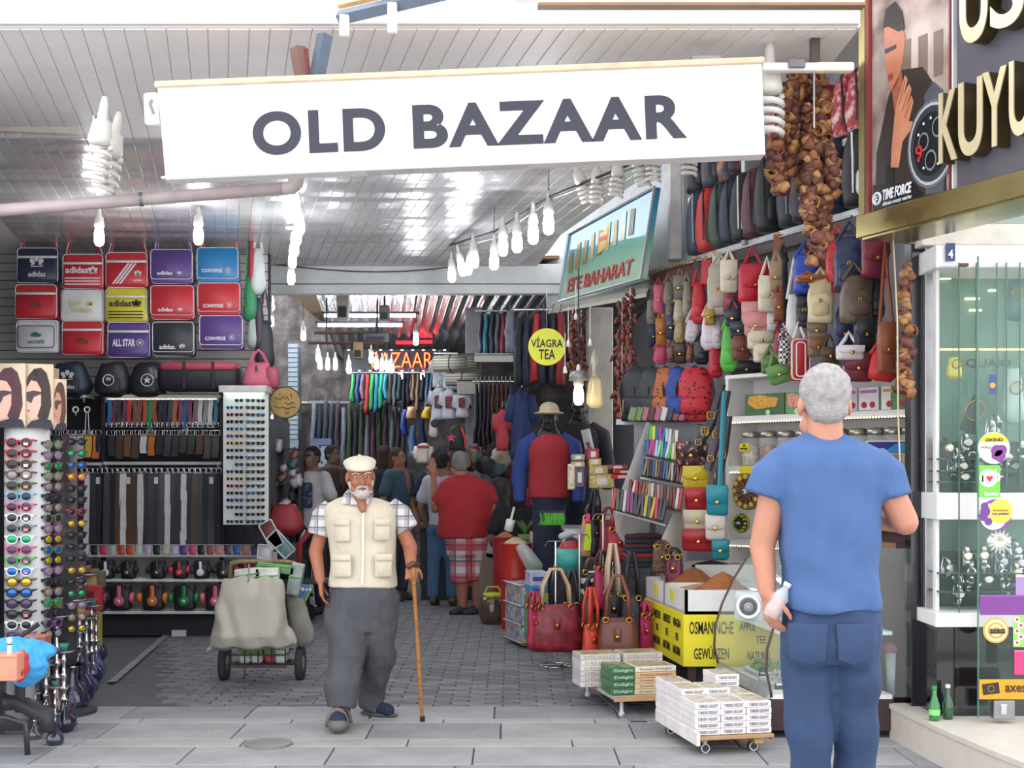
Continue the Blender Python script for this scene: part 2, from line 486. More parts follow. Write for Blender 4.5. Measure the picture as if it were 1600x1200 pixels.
# ---- walls
m = MB(); a, b = Vector((-3.15, 6.95, 0)), Vector((-5.15, 12.45, 0)); t = Vector((-.15, 0, 0)); z = Vector((0, 0, 3.6))
m.add([a, b, b+t, a+t, a+z, b+z, b+t+z, a+t+z], [(0, 3, 2, 1), (4, 5, 6, 7), (0, 1, 5, 4), (1, 2, 6, 5), (2, 3, 7, 6), (3, 0, 4, 7)])
struct('wall_left', m.mesh(), mat('77777b', .8))
m = MB(); m.box((-3.75, 12.55, 1.9), (2.75, .12, 3.8))
wl = struct('wall_left_back', m.mesh(), mat('3c3d43', .8))
for i in range(22):
    part('slat', MB().box((0, 0, 0), (2.74, .02, .078), .004).mesh() if i == 0 else _C['slat'], mat('e4e2dc', .6, var=.05), wl, (-3.75, 12.475, 2.02+i*.085))
    if i == 0: _C['slat'] = COL.objects[-1].data
# left shop side return towards the passage
m = MB(); m.box((-2.42, 13.1, 1.0), (.1, 1.1, 2.0)); struct('wall_left_return', m.mesh(), mat('55565c', .8))
# right shop wall behind the bags
pr = BAGW
def wallseg(name, Ya, Yb, z0, z1, off, mt, th=.12):
    a = Vector((pr.a-pr.k*Ya, Ya, z0))-pr.out*off; b = Vector((pr.a-pr.k*Yb, Yb, z0))-pr.out*off; t = -pr.out*th; z = Vector((0, 0, z1-z0))
    m = MB(); m.add([a, b, b+t, a+t, a+z, b+z, b+t+z, a+t+z], [(0, 3, 2, 1), (4, 5, 6, 7), (0, 1, 5, 4), (1, 2, 6, 5), (2, 3, 7, 6), (3, 0, 4, 7)])
    return struct(name, m.mesh(), mt)
wallseg('wall_right', 7.2, 11.9, 0, 4.47, .55, mat('8d8c92', .7))
up = wallseg('wall_right_upper', 10.75, 13.6, 3.22, 4.47, .25, mat('cfd3d8', .5))
# room behind the passage
m = MB(); m.box((-0.9, 22.4, 2.6), (9, .2, 5.2)); struct('wall_back', m.mesh(), pattern('mottle', ('54504f', '6f6a69', '8f8985'), 5.0, .9))
m = MB(); m.box((1.75, 18.3, 1.8), (.12, 9.4, 3.6)); struct('wall_right_back', m.mesh(), mat('6a6a70', .8))
m = MB(); m.box((-4.4, 17.5, 1.8), (.12, 9.8, 3.6)); struct('wall_left_far', m.mesh(), pattern('mottle', ('6b6463', '99918c', 'b5ada6'), 3.0, .9))
# pillars
def pillar(nm, px0, px1, Y, y0, y1, mt, d=.3):
    a, b = P(px0, y0, Y), P(px1, y1, Y); m = MB(); m.box(((a.x+b.x)/2, Y+d/2, (a.z+b.z)/2), (b.x-a.x, d, a.z-b.z), .01); return struct(nm, m.mesh(), mt)
pillar('pillar_1', 727, 752, 15.6, 480, 924, mat('8f8e93', .7))
pillar('pillar_2', 918, 958, 13.0, 480, 962, mat('b5b0a6', .7))
pb = pillar('pillar_3', 450, 466, 20.0, 540, 882, mat('8899a8', .7))
for j in range(24):
    for i in range(1):
        part('brick', MB().box((0, 0, 0), (.15, .02, .058), .004).mesh() if j == 0 else _C['bk'], mat('b9c6d2', .7), pb, ((458-CX)/F*20, 19.99, 1.7+j*.075))
        if j == 0: _C['bk'] = COL.objects[-1].data
pillar('pillar_4', 1046, 1066, 10.9, 245, 405, mat('d8d3d2', .6), .15)
# end opening: pale sunlit wall far left behind pillar
solo('pale_ledge', MB().box((0, 0, 0), (1.5, .5, .04), .005).mesh(), WHITE, 'pale ledge jutting from the stone wall behind the round plaque', 'ledge', tuple(P(500, 630, 21.9)))

# ---- jewellery corner: ledge, floor, frames
LED = mat('cfc6bb', .5, var=.05)
m = MB()
out = [(2.10, 7.12), (2.13, 6.70), (2.17, 6.3), (2.23, 5.9), (2.33, 5.4), (2.5, 4.8), (4.2, 4.8), (4.2, 7.12)]
m.loft([[(x, y, 0.0) for x, y in out], [(x, y, .17) for x, y in out], [(x-.01, y, .175) for x, y in out], [(x-.01, y, .2) for x, y in out]])
struct('trim_5', m.mesh(), LED)
def frame_box(nm, x0, x1, Y, py0, py1, d, mt, kind=True, parent=None):
    a, b = P(x0, py0, Y), P(x1, py1, Y); m = MB(); m.box(((a.x+b.x)/2, Y+d/2, (a.z+b.z)/2), (b.x-a.x, d, a.z-b.z), .005)
    return struct(nm, m.mesh(), mt, parent=parent)
frame_box('trim_6', 1424, 1446, 7.02, 330, 1106, .12, mat('15171c', .15, coat=.5))
frame_box('trim_7', 1446, 1461, 6.98, 330, 1108, .12, mat('a5a4a6', .3, .8))
frame_box('trim_8', 1440, 1680, 6.9, 350, 383, .3, mat('d5cec2', .5))
m = MB(); m.box((2.05+1.2, 7.3, 1.9), (1.9, .1, 3.8)); struct('wall_right_jewellery', m.mesh(), mat('9fb0a6', .7))
# ================================================================ LEFT SHOP
YL = 11.9; SL = YL/F
# ---------- logos (flat print)
@cached
def trefoil(w):
    m = MB()
    def leaf(a, L, wd, c=(0, 0)):
        pts = []
        for i in range(12):
            t = 2*PI*i/12; x = math.sin(t)*wd*(1-0.2*math.cos(t)); zz = -math.cos(t)*L/2+L/2
            pts.append((c[0]+x*math.cos(a)-zz*math.sin(a)*-1, c[1]+zz*math.cos(a)-x*math.sin(a)))
        return pts
    for a in (-0.85, 0, 0.85): m.prism(leaf(a, w*.62, w*.17), 0, .002)
    for k in range(2): m.prism([(-w*.45, -w*(.02+.12*k)), (w*.45, -w*(.02+.12*k)), (w*.4, w*(.04-.12*k)), (-w*.4, w*(.04-.12*k))], 0, .002)
    return m.mesh()
@cached
def starpts(r):
    return tuple((math.sin(2*PI*i/10)*(r if i % 2 == 0 else r*.42), math.cos(2*PI*i/10)*(r if i % 2 == 0 else r*.42)) for i in range(10))
@cached
def star_badge(r):
    m = MB()
    ring = [(r*math.cos(2*PI*i/16), -.001, r*math.sin(2*PI*i/16)) for i in range(16)]
    m.tube(ring, r*.1, 4, closed=True); m.prism([(-p[0], p[1]) for p in starpts(r*.7)], -.002, .001)
    return m.mesh()
@cached
def ring_mesh(r, t, n=16, k=6):
    return MB().tube([(r*math.cos(2*PI*i/n), 0, r*math.sin(2*PI*i/n)) for i in range(n)], t, k, closed=True).mesh(True)
@cached
def rbox(w, h, d, r, b):
    m = MB(); m.prism(rrect(w, h, r), -d/2, d/2, b)
    return m.mesh(True)
@cached
def outline(w, h, r, t):
    pts = rrect(w, h, r)
    return MB().tube([(x, 0, z) for x, z in pts], t, 5, closed=True).mesh(True)
@cached
def bagbody(w, h, d, r, seed):
    """soft satchel body: fuller at the bottom, dented sides"""
    m = MB(); base = rrect(w, h, r, 4); n = len(base); rnd = random.Random(seed)
    rings = []
    for yy, k in ((-d/2, .90), (-d*.42, .975), (-d*.2, 1.0), (d*.2, 1.0), (d*.42, .975), (d/2, .90)):
        rings.append([(x*k*(1-.05*(z/h+.5)), yy*(1.15-.5*(z/h+.5)), z*k-.012*math.sin((x/w+.5)*PI)*(1 if z > 0 else 0)) for x, z in base])
    m.loft([[v for v in r] for r in rings]); m.f = [f[::-1] for f in m.f]
    m.noise(.006, 9+seed)
    return m.mesh(True)
def messenger(loc, label, col, trim, style, extra=None, strap=None, handle_h=0.0, w=.385, h=.315, yaw=0.0):
    t = thing('messenger_bag', label, 'bag', loc, yaw, 'sports shoulder bags hung in three rows')
    M_ = mat(col, .45, var=.06); T = mat(trim, .5, var=0)
    part('body', bagbody(w, h, .10, .035, len(label) % 3), M_, t)
    part('piping', outline(w*.955, h*.955, .035, .0045), T, t, (0, -.045, -.002))
    if style in ('flap', 'flaplow'):
        part('flap', rbox(w*.97, h*.86, .018, .03, .006), M_, t, (0, -.062, h*.05))
        part('flap_piping', outline(w*.96, h*.84, .03, .004), T, t, (0, -.072, h*.05))
    elif style == 'pocket':
        part('zip_band', rbox(w*.93, .022, .006, .004, .001), T, t, (0, -.056, h*.22))
        part('front_pocket', rbox(w*.9, h*.6, .014, .02, .004), M_, t, (0, -.056, -h*.13))
    elif style == 'lacoste':
        part('front_pocket', rbox(w*.86, h*.66, .014, .03, .004), M_, t, (0, -.056, -h*.02))
        part('pocket_piping', outline(w*.85, h*.65, .03, .004), mat('5a5d60', .5), t, (0, -.066, -h*.02))
    f = -.078 if 'flap' in style else -.066
    for e in (extra or ()):
        k = e[0]
        if k == 'text': part('lettering', text_mesh(e[1], e[4], e[5], .002, *(e[7:] or (0.02,))), mat(e[6], .5, var=0), t, (e[2], f, e[3]))
        elif k == 'tref': part('emblem', trefoil(e[3]), mat(e[4], .5, var=0), t, (e[1], f-.002, e[2]))
        elif k == 'star': part('emblem', star_badge(e[3]), mat(e[4], .5, var=0), t, (e[1], f-.002, e[2]))
        elif k == 'bars':
            for j in range(3): part('stripe', MB().box((0, 0, 0), (w*.84, .002, .011)).mesh() if 'bar' not in _C else _C['bar'], mat(e[1], .5, var=0), t, (0, f, -h*.2-.028*j)); _C.setdefault('bar', COL.objects[-1].data)
        elif k == 'diag':
            m = MB()
            for j in range(3):
                x = -.13+j*.032; m.prism([(x-.0, -.135), (x+.02, -.135), (x+.165, .055), (x+.145, .055)], 0, .002)
            part('stripe', m.mesh(), mat(e[1], .5, var=0), t, (0, f, 0))
        elif k == 'blob':
            part('emblem', MB().prism([(-.05, -.02), (.05, -.025), (.055, 0), (.02, .02), (-.0, .035), (-.035, .02), (-.055, .0)], 0, .002).mesh(), mat(e[1], .6, var=.3), t, (0, f-.001, -h*.1))
        elif k == 'croc':
            part('emblem', MB().prism([(-.055, -.01), (-.02, -.02), (.03, -.018), (.055, 0), (.035, .003), (.06, .012), (.03, .012), (.0, .03), (-.03, .022), (-.05, .008)], 0, .002).mesh(), mat('3f7a4a', .6), t, (0, f-.001, .01))
    if handle_h:
        sc = mat(strap or col, .5, var=.05)
        for sx in (-1, 1):
            m = MB(); m.tube([(sx*w*.40, 0, h*.48), (sx*w*.34, -.01, h*.5+handle_h*.5), (sx*w*.27, 0, h*.5+handle_h)], .016, 4, flat=.25)
            part('strap', m.mesh(), sc, t)
            part('strap_edge', MB().tube([(sx*w*.44, -.004, h*.48), (sx*w*.38, -.014, h*.5+handle_h*.5), (sx*w*.30, -.004, h*.5+handle_h)], .004, 4).mesh(), T, t)
        m = MB(); m.tube([(-w*.28, 0, h*.5+handle_h), (0, 0, h*.5+handle_h+.004), (w*.28, 0, h*.5+handle_h)], .014, 4, flat=.3)
        part('strap_top', m.mesh(), mat(strap or col, .5), t)
    return t
WHT, NV, RD, PU, BL, YE = 'e6e4e6', '343a4e', 'c8333c', '5c4486', '2f80b8', 'd8ca3c'
bags = [
 (28, 388, 95, 443, 'navy sports shoulder bag with white trefoil emblem, top left corner of the display', NV, WHT, 'pocket', [('tref', 0, .0, .13, WHT), ('text', 'adidas', 0, -.085, .16, .05, WHT)], 'b8323c', .17),
 (99, 398, 165, 452, 'red sports shoulder bag with large white lettering over three level stripes', RD, WHT, 'pocket', [('text', 'adidas', -.05, .01, .21, .06, WHT, .03), ('tref', .10, -.01, .09, WHT), ('bars', WHT)], 'a8323c', .17),
 (166, 395, 234, 450, 'red sports shoulder bag with three diagonal white stripes across the front', RD, WHT, 'pocket', [('diag', WHT), ('tref', .11, -.05, .07, WHT), ('text', 'adidas', .11, -.1, .09, .022, WHT)], '8d3040', .19),
 (237, 391, 305, 444, 'plain purple flap shoulder bag in the top row between red and blue bags', PU, WHT, 'flap', [('text', 'adidas', -.06, -.065, .14, .036, WHT, .03), ('tref', .075, -.075, .045, WHT)], '6a4a96', .17),
 (309, 388, 376, 443, 'bright blue flap shoulder bag at the right end of the top row', BL, WHT, 'flap', [('text', 'CONVERSE', -.05, -.055, .19, .034, WHT, .03), ('star', .10, -.055, .024, WHT)], 'c4404a', .17),
 (25, 445, 93, 499, 'red sports bag with white zip band and brown crest, left end of middle row', RD, WHT, 'pocket', [('blob', '8a3c3c')], None, 0),
 (96, 452, 165, 503, 'white shoulder bag with pale yellow lettering in the middle row', 'e4e3e2', '8b8c90', 'plain', [('text', 'Jack', -.05, .015, .12, .055, 'd8d690', .02), ('text', 'Wolfskin', 0, -.045, .19, .05, 'd8d690', .02), ('tref', .085, .0, .06, 'd8d060')], None, 0),
 (166, 450, 233, 504, 'yellow sports shoulder bag with black lettering and black stripes', YE, WHT, 'pocket', [('text', 'adidas', -.05, .01, .21, .06, '2a2a2a', .03), ('tref', .10, -.01, .09, '2a2a2a'), ('bars', '2a2a2a')], None, 0),
 (237, 447, 307, 500, 'red flap shoulder bag, middle row, right beneath the purple top-row bag', RD, WHT, 'flap', [('text', 'adidas', -.06, -.07, .14, .036, WHT, .03), ('tref', .075, -.08, .045, WHT)], None, 0),
 (310, 443, 379, 494, 'red flap shoulder bag with white star badge beneath the blue bag', RD, WHT, 'flap', [('text', 'CONVERSE', -.05, -.065, .19, .034, WHT, .03), ('star', .10, -.06, .024, WHT)], None, 0),
 (27, 501, 94, 551, 'white shoulder bag with grey piping and green crocodile, bottom left of the display', 'd6d7da', 'eeeeee', 'lacoste', [('croc',), ('text', 'LACOSTE', 0, -.055, .15, .028, '4a4a50')], None, 0),
 (98, 502, 165, 555, 'red sports shoulder bag with brown crest in the bottom row beside the white bag', RD, WHT, 'pocket', [('blob', '7c3a38')], None, 0),
 (169, 504, 238, 559, 'purple sports shoulder bag with white zip band, middle of the bottom row', PU, WHT, 'pocket', [('text', 'ALL STAR', -.04, -.03, .21, .07, WHT, .04), ('star', .11, -.03, .03, WHT)], None, 0),
 (240, 504, 307, 557, 'black flap shoulder bag in the bottom row between two purple bags', '33353e', WHT, 'flap', [('text', 'adidas.', -.05, -.075, .15, .042, WHT, .03), ('tref', .085, -.08, .055, WHT)], None, 0),
 (313, 494, 383, 546, 'purple flap shoulder bag with star badge at bottom right of the display', PU, WHT, 'flap', [('text', 'CONVERSE', -.05, -.06, .19, .034, WHT, .03), ('star', .10, -.05, .024, WHT)], None, 0)]
for i, (x0, y0, x1, y1, lab, c, tr, st, ex, sc, hh) in enumerate(bags):
    messenger(tuple(P((x0+x1)/2, (y0+y1)/2, YL-.06*(i//5 == 2))), lab, c, tr, st, ex, sc, hh, w=(x1-x0)*SL*.985, h=(y1-y0)*SL*1.03)
# hanging rail of metal bars behind the top row
t = thing('wall_rail', 'metal rail with hooks along the slatted wall above the shoulder bags', 'rail', tuple(P(200, 350, 12.2)))
part('bar', MB().tube([(-1.05, 0, 0), (1.05, 0, 0)], .008, 6).mesh(), STEEL, t)
part('bar', MB().tube([(-1.05, 0, -.05), (1.05, 0, -.05)], .006, 6).mesh(), STEEL, t)
hk = MB().tube([(0, .12, 0), (0, -.1, 0), (0, -.1, -.2), (0, .1, -.2)], .006, 5).mesh()
for i in range(11): part('hook', hk, STEEL, t, (-.98+i*.195, 0, 0))

# side-hung bags at the display's right end
@cached
def slouch(w, h, d, seed=0):
    m = MB(); rings = []
    for i in range(9):
        t = i/8; k = (.55+.45*math.sin(min(1, t*1.25)*PI/2)) if t < .8 else 1-.45*((t-.8)/.2)**2
        ring = []
        for j in range(14):
            a = 2*PI*j/14; ca, sa = math.cos(a), math.sin(a)
            ring.append((w/2*k*math.copysign(abs(ca)**.7, ca), d/2*k*math.copysign(abs(sa)**.8, sa), h/2-t*h))
        rings.append(ring)
    m.loft(rings); m.f = [f[::-1] for f in m.f]; m.noise(min(w, h)*.07, 7+seed*1.7)
    return m.mesh(True)
def hungbag(loc, label, col, w, h, d, strap=.2, trim=None, yaw=0, seed=0, roll=0, name='shoulder_bag', cat='bag', group=None, m=None, strapm=None):
    t = thing(name, label, cat, loc, (0, roll, yaw), group)
    mm = m or mat(col, .5, var=.1)
    part('body', slouch(w, h, d, seed), mm, t)
    if strap:
        part('strap', MB().tube([(-w*.3, 0, h*.42), (-w*.12, 0, h*.5+strap*.7), (0, 0, h*.5+strap), (w*.12, 0, h*.5+strap*.7), (w*.3, 0, h*.42)], .013, 4, flat=.4).mesh(), strapm or mm, t)
    if trim: part('pocket', rbox(w*.62, h*.38, .03, .02, .008), mat(trim, .5), t, (0, -d*.5, -h*.12))
    return t
for px, py, w, h, c, lab, st in (
    (403, 425, .14, .42, 'd5dcdb', 'white satchel hung sideways at the right end of the sports bags', .25),
    (392, 468, .14, .42, '2f8a58', 'green satchel hung sideways below the white one', .55),
    (398, 520, .15, .30, 'a9b8b0', 'pale grey-green bag hung low beside the purple one', .2),
    (414, 540, .18, .45, '2e2f38', 'dark slouchy bag hanging at the passage edge above the pink bag', .3),
    (405, 510, .10, .5, '3f3240', 'narrow maroon-black bag among the hanging straps by the passage', .3),
    (392, 400, .05, .5, 'b33a45', 'thin red strap bag behind the white satchel', .15)):
    hungbag(tuple(P(px, py, 11.85)), lab, c, w, h, .16, st, yaw=.3)
t = hungbag(tuple(P(404, 589, 11.6)), 'pink handbag hanging over the top of the sunglasses cabinet', 'c25a72', .30, .25, .16, .12, yaw=.2)
part('side_panel', rbox(.12, .2, .14, .03, .02), mat('a8485e', .5), t, (.12, 0, -.01))
part('tag', rbox(.02, .05, .01, .004, .001), DARK, t, (-.02, -.1, .07))
t = thing('duffel_bag', 'black duffel bag with pink top lying on the shelf above the belts', 'bag', tuple(P(315, 592, 11.75)))
part('body', MB().prism(rrect(.74, .23, .07, 4), -.15, .15, .05).mesh(True), mat('24252b', .6), t)
part('top_panel', MB().prism(rrect(.70, .07, .03, 3), -.14, .10, .03).mesh(True), mat('b7485c', .55), t, (0, -.02, .105))
for x in (-.12, .14): part('strap', MB().box((0, 0, 0), (.03, .02, .25), .005).mesh(), BLACK, t, (x, -.155, .02))
part('lettering', text_mesh('sport', .06, .015), mat('a84a58', .5), t, (.03, -.158, .02))
# dark caps and rucksacks with round emblems
for i, (px, w, lab, k) in enumerate(((110, .40, 'dark blue rucksack with white trefoil on the shelf at far left', 'tref'), (177, .34, 'black rucksack with white ring emblem on the shelf', 'ring'), (232, .36, 'black shiny rucksack with white star emblem next to the duffel bag', 'star'))):
    t = thing('rucksack', lab, 'bag', tuple(P(px, 594, 11.8)), 0, 'rucksacks on the shelf above the belts')
    part('body', slouch(w, .31, .24, i), mat('25272f' if i else '232b40', .5 if i < 2 else .3, var=.2), t)
    part('pocket', rbox(w*.6, .14, .03, .03, .01), mat('1e2027', .6), t, (0, -.12, -.06))
    if k == 'tref': part('emblem', trefoil(.12), mat('c9ccd2'), t, (.02, -.142, .01)); part('lettering', text_mesh('adidas', .13, .035, bold=.02), mat('c9ccd2'), t, (.02, -.142, -.07))
    elif k == 'ring': part('emblem', ring_mesh(.05, .006), mat('c9ccd2'), t, (.0, -.145, -.01)); part('star', trefoil(.05), mat('c9ccd2'), t, (0, -.145, -.01))
    else: part('emblem', star_badge(.055), mat('c9ccd2'), t, (.03, -.15, -.01))

# ---------- shelving unit frames
def shelf(lab, x0, x1, py, Y, d=.3, th=.03, m=OFFW, nm='shelf', cat='shelf'):
    a, b = P(x0, py, Y), P(x1, py, Y)
    t = thing(nm, lab, cat, ((a.x+b.x)/2, Y+d/2, a.z))
    part('board', MB().box((0, 0, 0), (b.x-a.x, d, th), .004).mesh(), m, t)
    for s in (-1, 1): part('bracket', MB().box((0, 0, 0), (.02, d, .05), .003).mesh(), STEEL, t, (s*(b.x-a.x)/2*.95, 0, -th/2-.02))
    return t
shelf('white shelf lit from below over the coloured belts', 160, 345, 619, 11.75)
shelf('short white shelf at far left over the small white caps', 84, 132, 619, 11.75)
shelf('long white shelf between the hanging accessories and the long belts', 161, 345, 724, 11.75, m=mat('b9b9bd', .5))
shelf('short white shelf at far left over the first long belts', 86, 159, 725, 11.75, m=mat('b9b9bd', .5))
t = thing('shop_lamp_strip', 'thin bright lamp strip under the front edge of the belt shelf', 'lamp', tuple(P(250, 624, 11.80)))
part('tube', MB().box((0, 0, 0), (1.05, .02, .008)).mesh(), emit('fff6e8', 3), t); part('holder', MB().box((0, .02, .008), (1.08, .03, .01)).mesh(), STEEL, t)
for i, px in enumerate((162, 346)):
    solo('upright_post', MB().box((0, 0, 0), (.035, .04, (962-615)*SL), .004).mesh(), mat('2c2c31', .5, .3), ('left' if i == 0 else 'right')+' dark metal post of the belt shelving', 'post', tuple(P(px, 788, 11.8)))
solo('display_panel', MB().box((0, 0, 0), (2.0, .03, 2.1), .004).mesh(), mat('2a2b32', .8), 'dark backing panel behind the hanging belts', 'panel', tuple(P(215, 790, 12.2)))

# belts
@cached
def strap_mesh(L, w, tw):
    m = MB(); rings = []
    for i in range(7):
        t = i/6; x = .006*math.sin(t*4+tw); ww = w/2
        rings.append([(x-ww, -.004, -L*t), (x+ww, -.004+.003*math.sin(t*5+tw), -L*t), (x+ww, .003, -L*t), (x-ww, .003, -L*t)])
    return m.loft(rings).mesh()
@cached
def buckle_mesh(w, h):
    pts = rrect(w, h, .008, 2)
    m = MB().tube([(x, 0, z) for x, z in pts], .004, 5, closed=True); m.tube([(0, -.002, -h/2), (0, -.006, h/2)], .003, 4)
    return m.mesh(True)
def belt(px, py, Y, L, w, col, lab, grp, flip=False, tag=None):
    t = thing('belt', lab, 'belt', tuple(P(px, py, Y)), random.uniform(-.15, .15), grp)
    part('strap', strap_mesh(L, w, round((px*7) % 3)), mat(col, .4, var=.1), t)
    part('buckle', buckle_mesh(w*1.45, .045), CHROME, t, (0, -.008, -L if flip else .01))
    if tag: part('price_tag', MB().box((0, 0, 0), (.035, .004, .06)).mesh() if 'ptag' not in _C else _C['ptag'], mat('cfcfd2'), t, (.0, -.012, -.08)); _C.setdefault('ptag', COL.objects[-1].data)
    return t
cols = ['2f6f9c', '6d3d3c', '343946', '6f4358', 'bd3a3a', '6d584f', '8a5444', 'a1543a', '2f8a5c', '9a4e35', '34353f', '34353f', '3f4452', '9c5a2f', '8a4660', '2a6494', '7d3a55', '70505f', 'c9cbc4', '8f8f90', 'd0d0cc', '3b7f90']
cn = {'2f6f9c': 'blue', '6d3d3c': 'brown', '343946': 'dark', '6f4358': 'plum', 'bd3a3a': 'red', '6d584f': 'taupe', '8a5444': 'brown', 'a1543a': 'rust', '2f8a5c': 'green', '9a4e35': 'rust', '34353f': 'black', '3f4452': 'slate', '9c5a2f': 'orange-brown', '8a4660': 'pink', '2a6494': 'blue', '7d3a55': 'plum', '70505f': 'mauve', 'c9cbc4': 'cream', '8f8f90': 'grey', 'd0d0cc': 'white', '3b7f90': 'teal'}
for i, c in enumerate(cols):
    px = 171+i*7.9
    belt(px, 624, 11.78, .235+(.06 if i in (8, 15) else 0), .040, c, f'{cn[c]} short belt, {ORD[i]} from the left in the bright upper belt row', 'short coloured belts in the upper row', flip=True)
rnd = random.Random(5)
c2 = ['33343a', '8a5560', 'c9c9cc', 'c2c2c6', 'c9a93f', 'b86a35', '2d2e34', '2d2e34', '3d2f2a', '6d4a36', '4b3a30', 'c9c9c9', 'b36a30', '2d2e34', '2d2e34', '30302f', '3a3b33', '2d2e34', '54382e', '5b4a44', '2d2e34']
cn2 = {'33343a': 'black', '8a5560': 'plum', 'c9c9cc': 'white', 'c2c2c6': 'silver', 'c9a93f': 'yellow', 'b86a35': 'orange', '2d2e34': 'black', '3d2f2a': 'dark brown', '6d4a36': 'brown', '4b3a30': 'brown', 'c9c9c9': 'white', 'b36a30': 'orange', '30302f': 'black', '3a3b33': 'olive', '54382e': 'brown', '5b4a44': 'grey-brown'}
for i, c in enumerate(c2):
    px = 88+i*12.4
    if 152 < px < 165: px = 151
    belt(px, 678, 11.72, .20+rnd.uniform(-.03, .03), .062, c, f'{cn2[c]} wide wrist strap with metal clasp, {ORD[i]} from the left in the middle row', 'wrist straps in the middle row')
k = 0; px = 102
while px < 342:
    wh = min((abs(px-w) for w in (140, 193, 220, 258, 286)), default=99) < 4.5
    if 156 < px < 166: px = 167
    c = 'c7c7ca' if wh else rnd.choice(('2a2b31', '2a2b31', '33343c', '4b3a32', '3d3f48', '5a4231'))
    if px < 115 and not wh: c = '6b5233'
    belt(px, 737, 11.7, .72+rnd.uniform(-.03, .03), .060, c, f"{'white' if wh else {'2a2b31': 'black', '33343c': 'charcoal', '4b3a32': 'dark brown', '3d3f48': 'slate', '5a4231': 'brown', '6b5233': 'tan'}[c]} long hanging belt, {ORD[k]} from the left in the bottom row", 'long belts in the bottom row', tag=(k % 5 == 1))
    px += 8.6; k += 1
# two pairs of white ear-clip pendants left
for i, px in enumerate((118, 136)):
    t = thing('pendant', ('left' if i == 0 else 'right')+' white pendant on a chain hanging among the caps at far left', 'pendant', tuple(P(px, 640, 11.75)))
    part('disc', ring_mesh(.025, .008, 12, 5), WHITE, t)
    if i: part('chain', MB().tube([(-.01, 0, -.02), (-.02, 0, -.25)], .004, 4).mesh(), WHITE, t); part('chain', MB().tube([(.01, 0, -.02), (.02, 0, -.25)], .004, 4).mesh(), WHITE, t)
    else: part('clasp', rbox(.02, .03, .01, .004, .002), STEEL, t, (0, 0, -.04))

# phone cases and headphone counter
Y2 = 11.35; S2 = Y2/F
t = thing('headphone_counter', 'white stepped counter holding headphone boxes under the belts', 'counter', (P(265, 900, Y2).x, Y2, 0))
wC = (410-118)*S2
def zc(py, Y=Y2): return EYE-(py-HZ)/F*Y
for py, off in ((870, .16), (908, .08), (957, 0)):
    part('shelf_board', MB().box((0, 0, 0), (wC, .38, .028), .004).mesh() if 'cb' not in _C else _C['cb'], WHITE, t, (0, .19+off, zc(py))); _C.setdefault('cb', COL.objects[-1].data)
part('back_panel', MB().box((0, .6, zc(915)), (wC, .03, zc(868)-zc(960))).mesh(), OFFW, t)
for sx in (-1, 1): part('side_panel', MB().box((sx*wC/2, .35, zc(915)), (.025, .55, zc(868)-zc(960)), .004).mesh(), OFFW, t)
part('plinth', MB().box((0, .4, zc(960)/2), (wC*.98, .5, zc(960)-.01)).mesh(), mat('2f3036', .8), t)
part('price_card', MB().box((0, 0, 0), (.13, .01, .06)).mesh(), OFFW, t, (P(275, 0, Y2).x-P(265, 0, Y2).x, .1, zc(992)))
cc = ['c9ccd0', '3b4a86', 'c9ccd0', '26272c', 'c2355f', 'b7b7ad', 'c24a30', 'c24a30', 'bfbfb0', 'c3a9c6', '26272c', 'bdb8a6', 'c3a9c6', '55408a', 'c83a68', '26272c', '8a5a46', 'c47f78', '5b4a50', '3a6aa8', 'c08078', '5e4a8a']
ccn = {'c9ccd0': 'white', '3b4a86': 'blue', '26272c': 'black', 'c2355f': 'magenta', 'b7b7ad': 'beige', 'c24a30': 'orange', 'bfbfb0': 'cream', 'c3a9c6': 'lilac', 'bdb8a6': 'cream', '55408a': 'violet', 'c83a68': 'pink', '8a5a46': 'brown', 'c47f78': 'salmon', '5b4a50': 'brown', '3a6aa8': 'blue', 'c08078': 'salmon', '5e4a8a': 'purple'}
for i, c in enumerate(cc):
    px = 106+i*13.9
    t = thing('phone_case_box', f'{ccn[c]} phone case in a clear box, {ORD[i]} from the left above the headphones', 'box', tuple(P(px, 859.5, Y2+.16)), 0, 'phone case boxes in a row')
    part('case', rbox(.062, .085, .02, .008, .004), mat(c, .4), t)
    part('box_frame', outline(.072, .1, .004, .003), mat('b9bcc2', .3), t, (0, -.014, 0))
@cached
def arc(r, t, h):
    pts = [(r*math.cos(a), 0, r*h*math.sin(a)) for a in [PI*i/12 for i in range(13)]]
    return MB().tube(pts, t, 6).mesh(True)
@cached
def cup(r): return MB().lathe([(0, -.02), (r*.8, -.02), (r, -.01), (r, .012), (r*.8, .02), (0, .02)], 14, ax='Y').mesh(True)
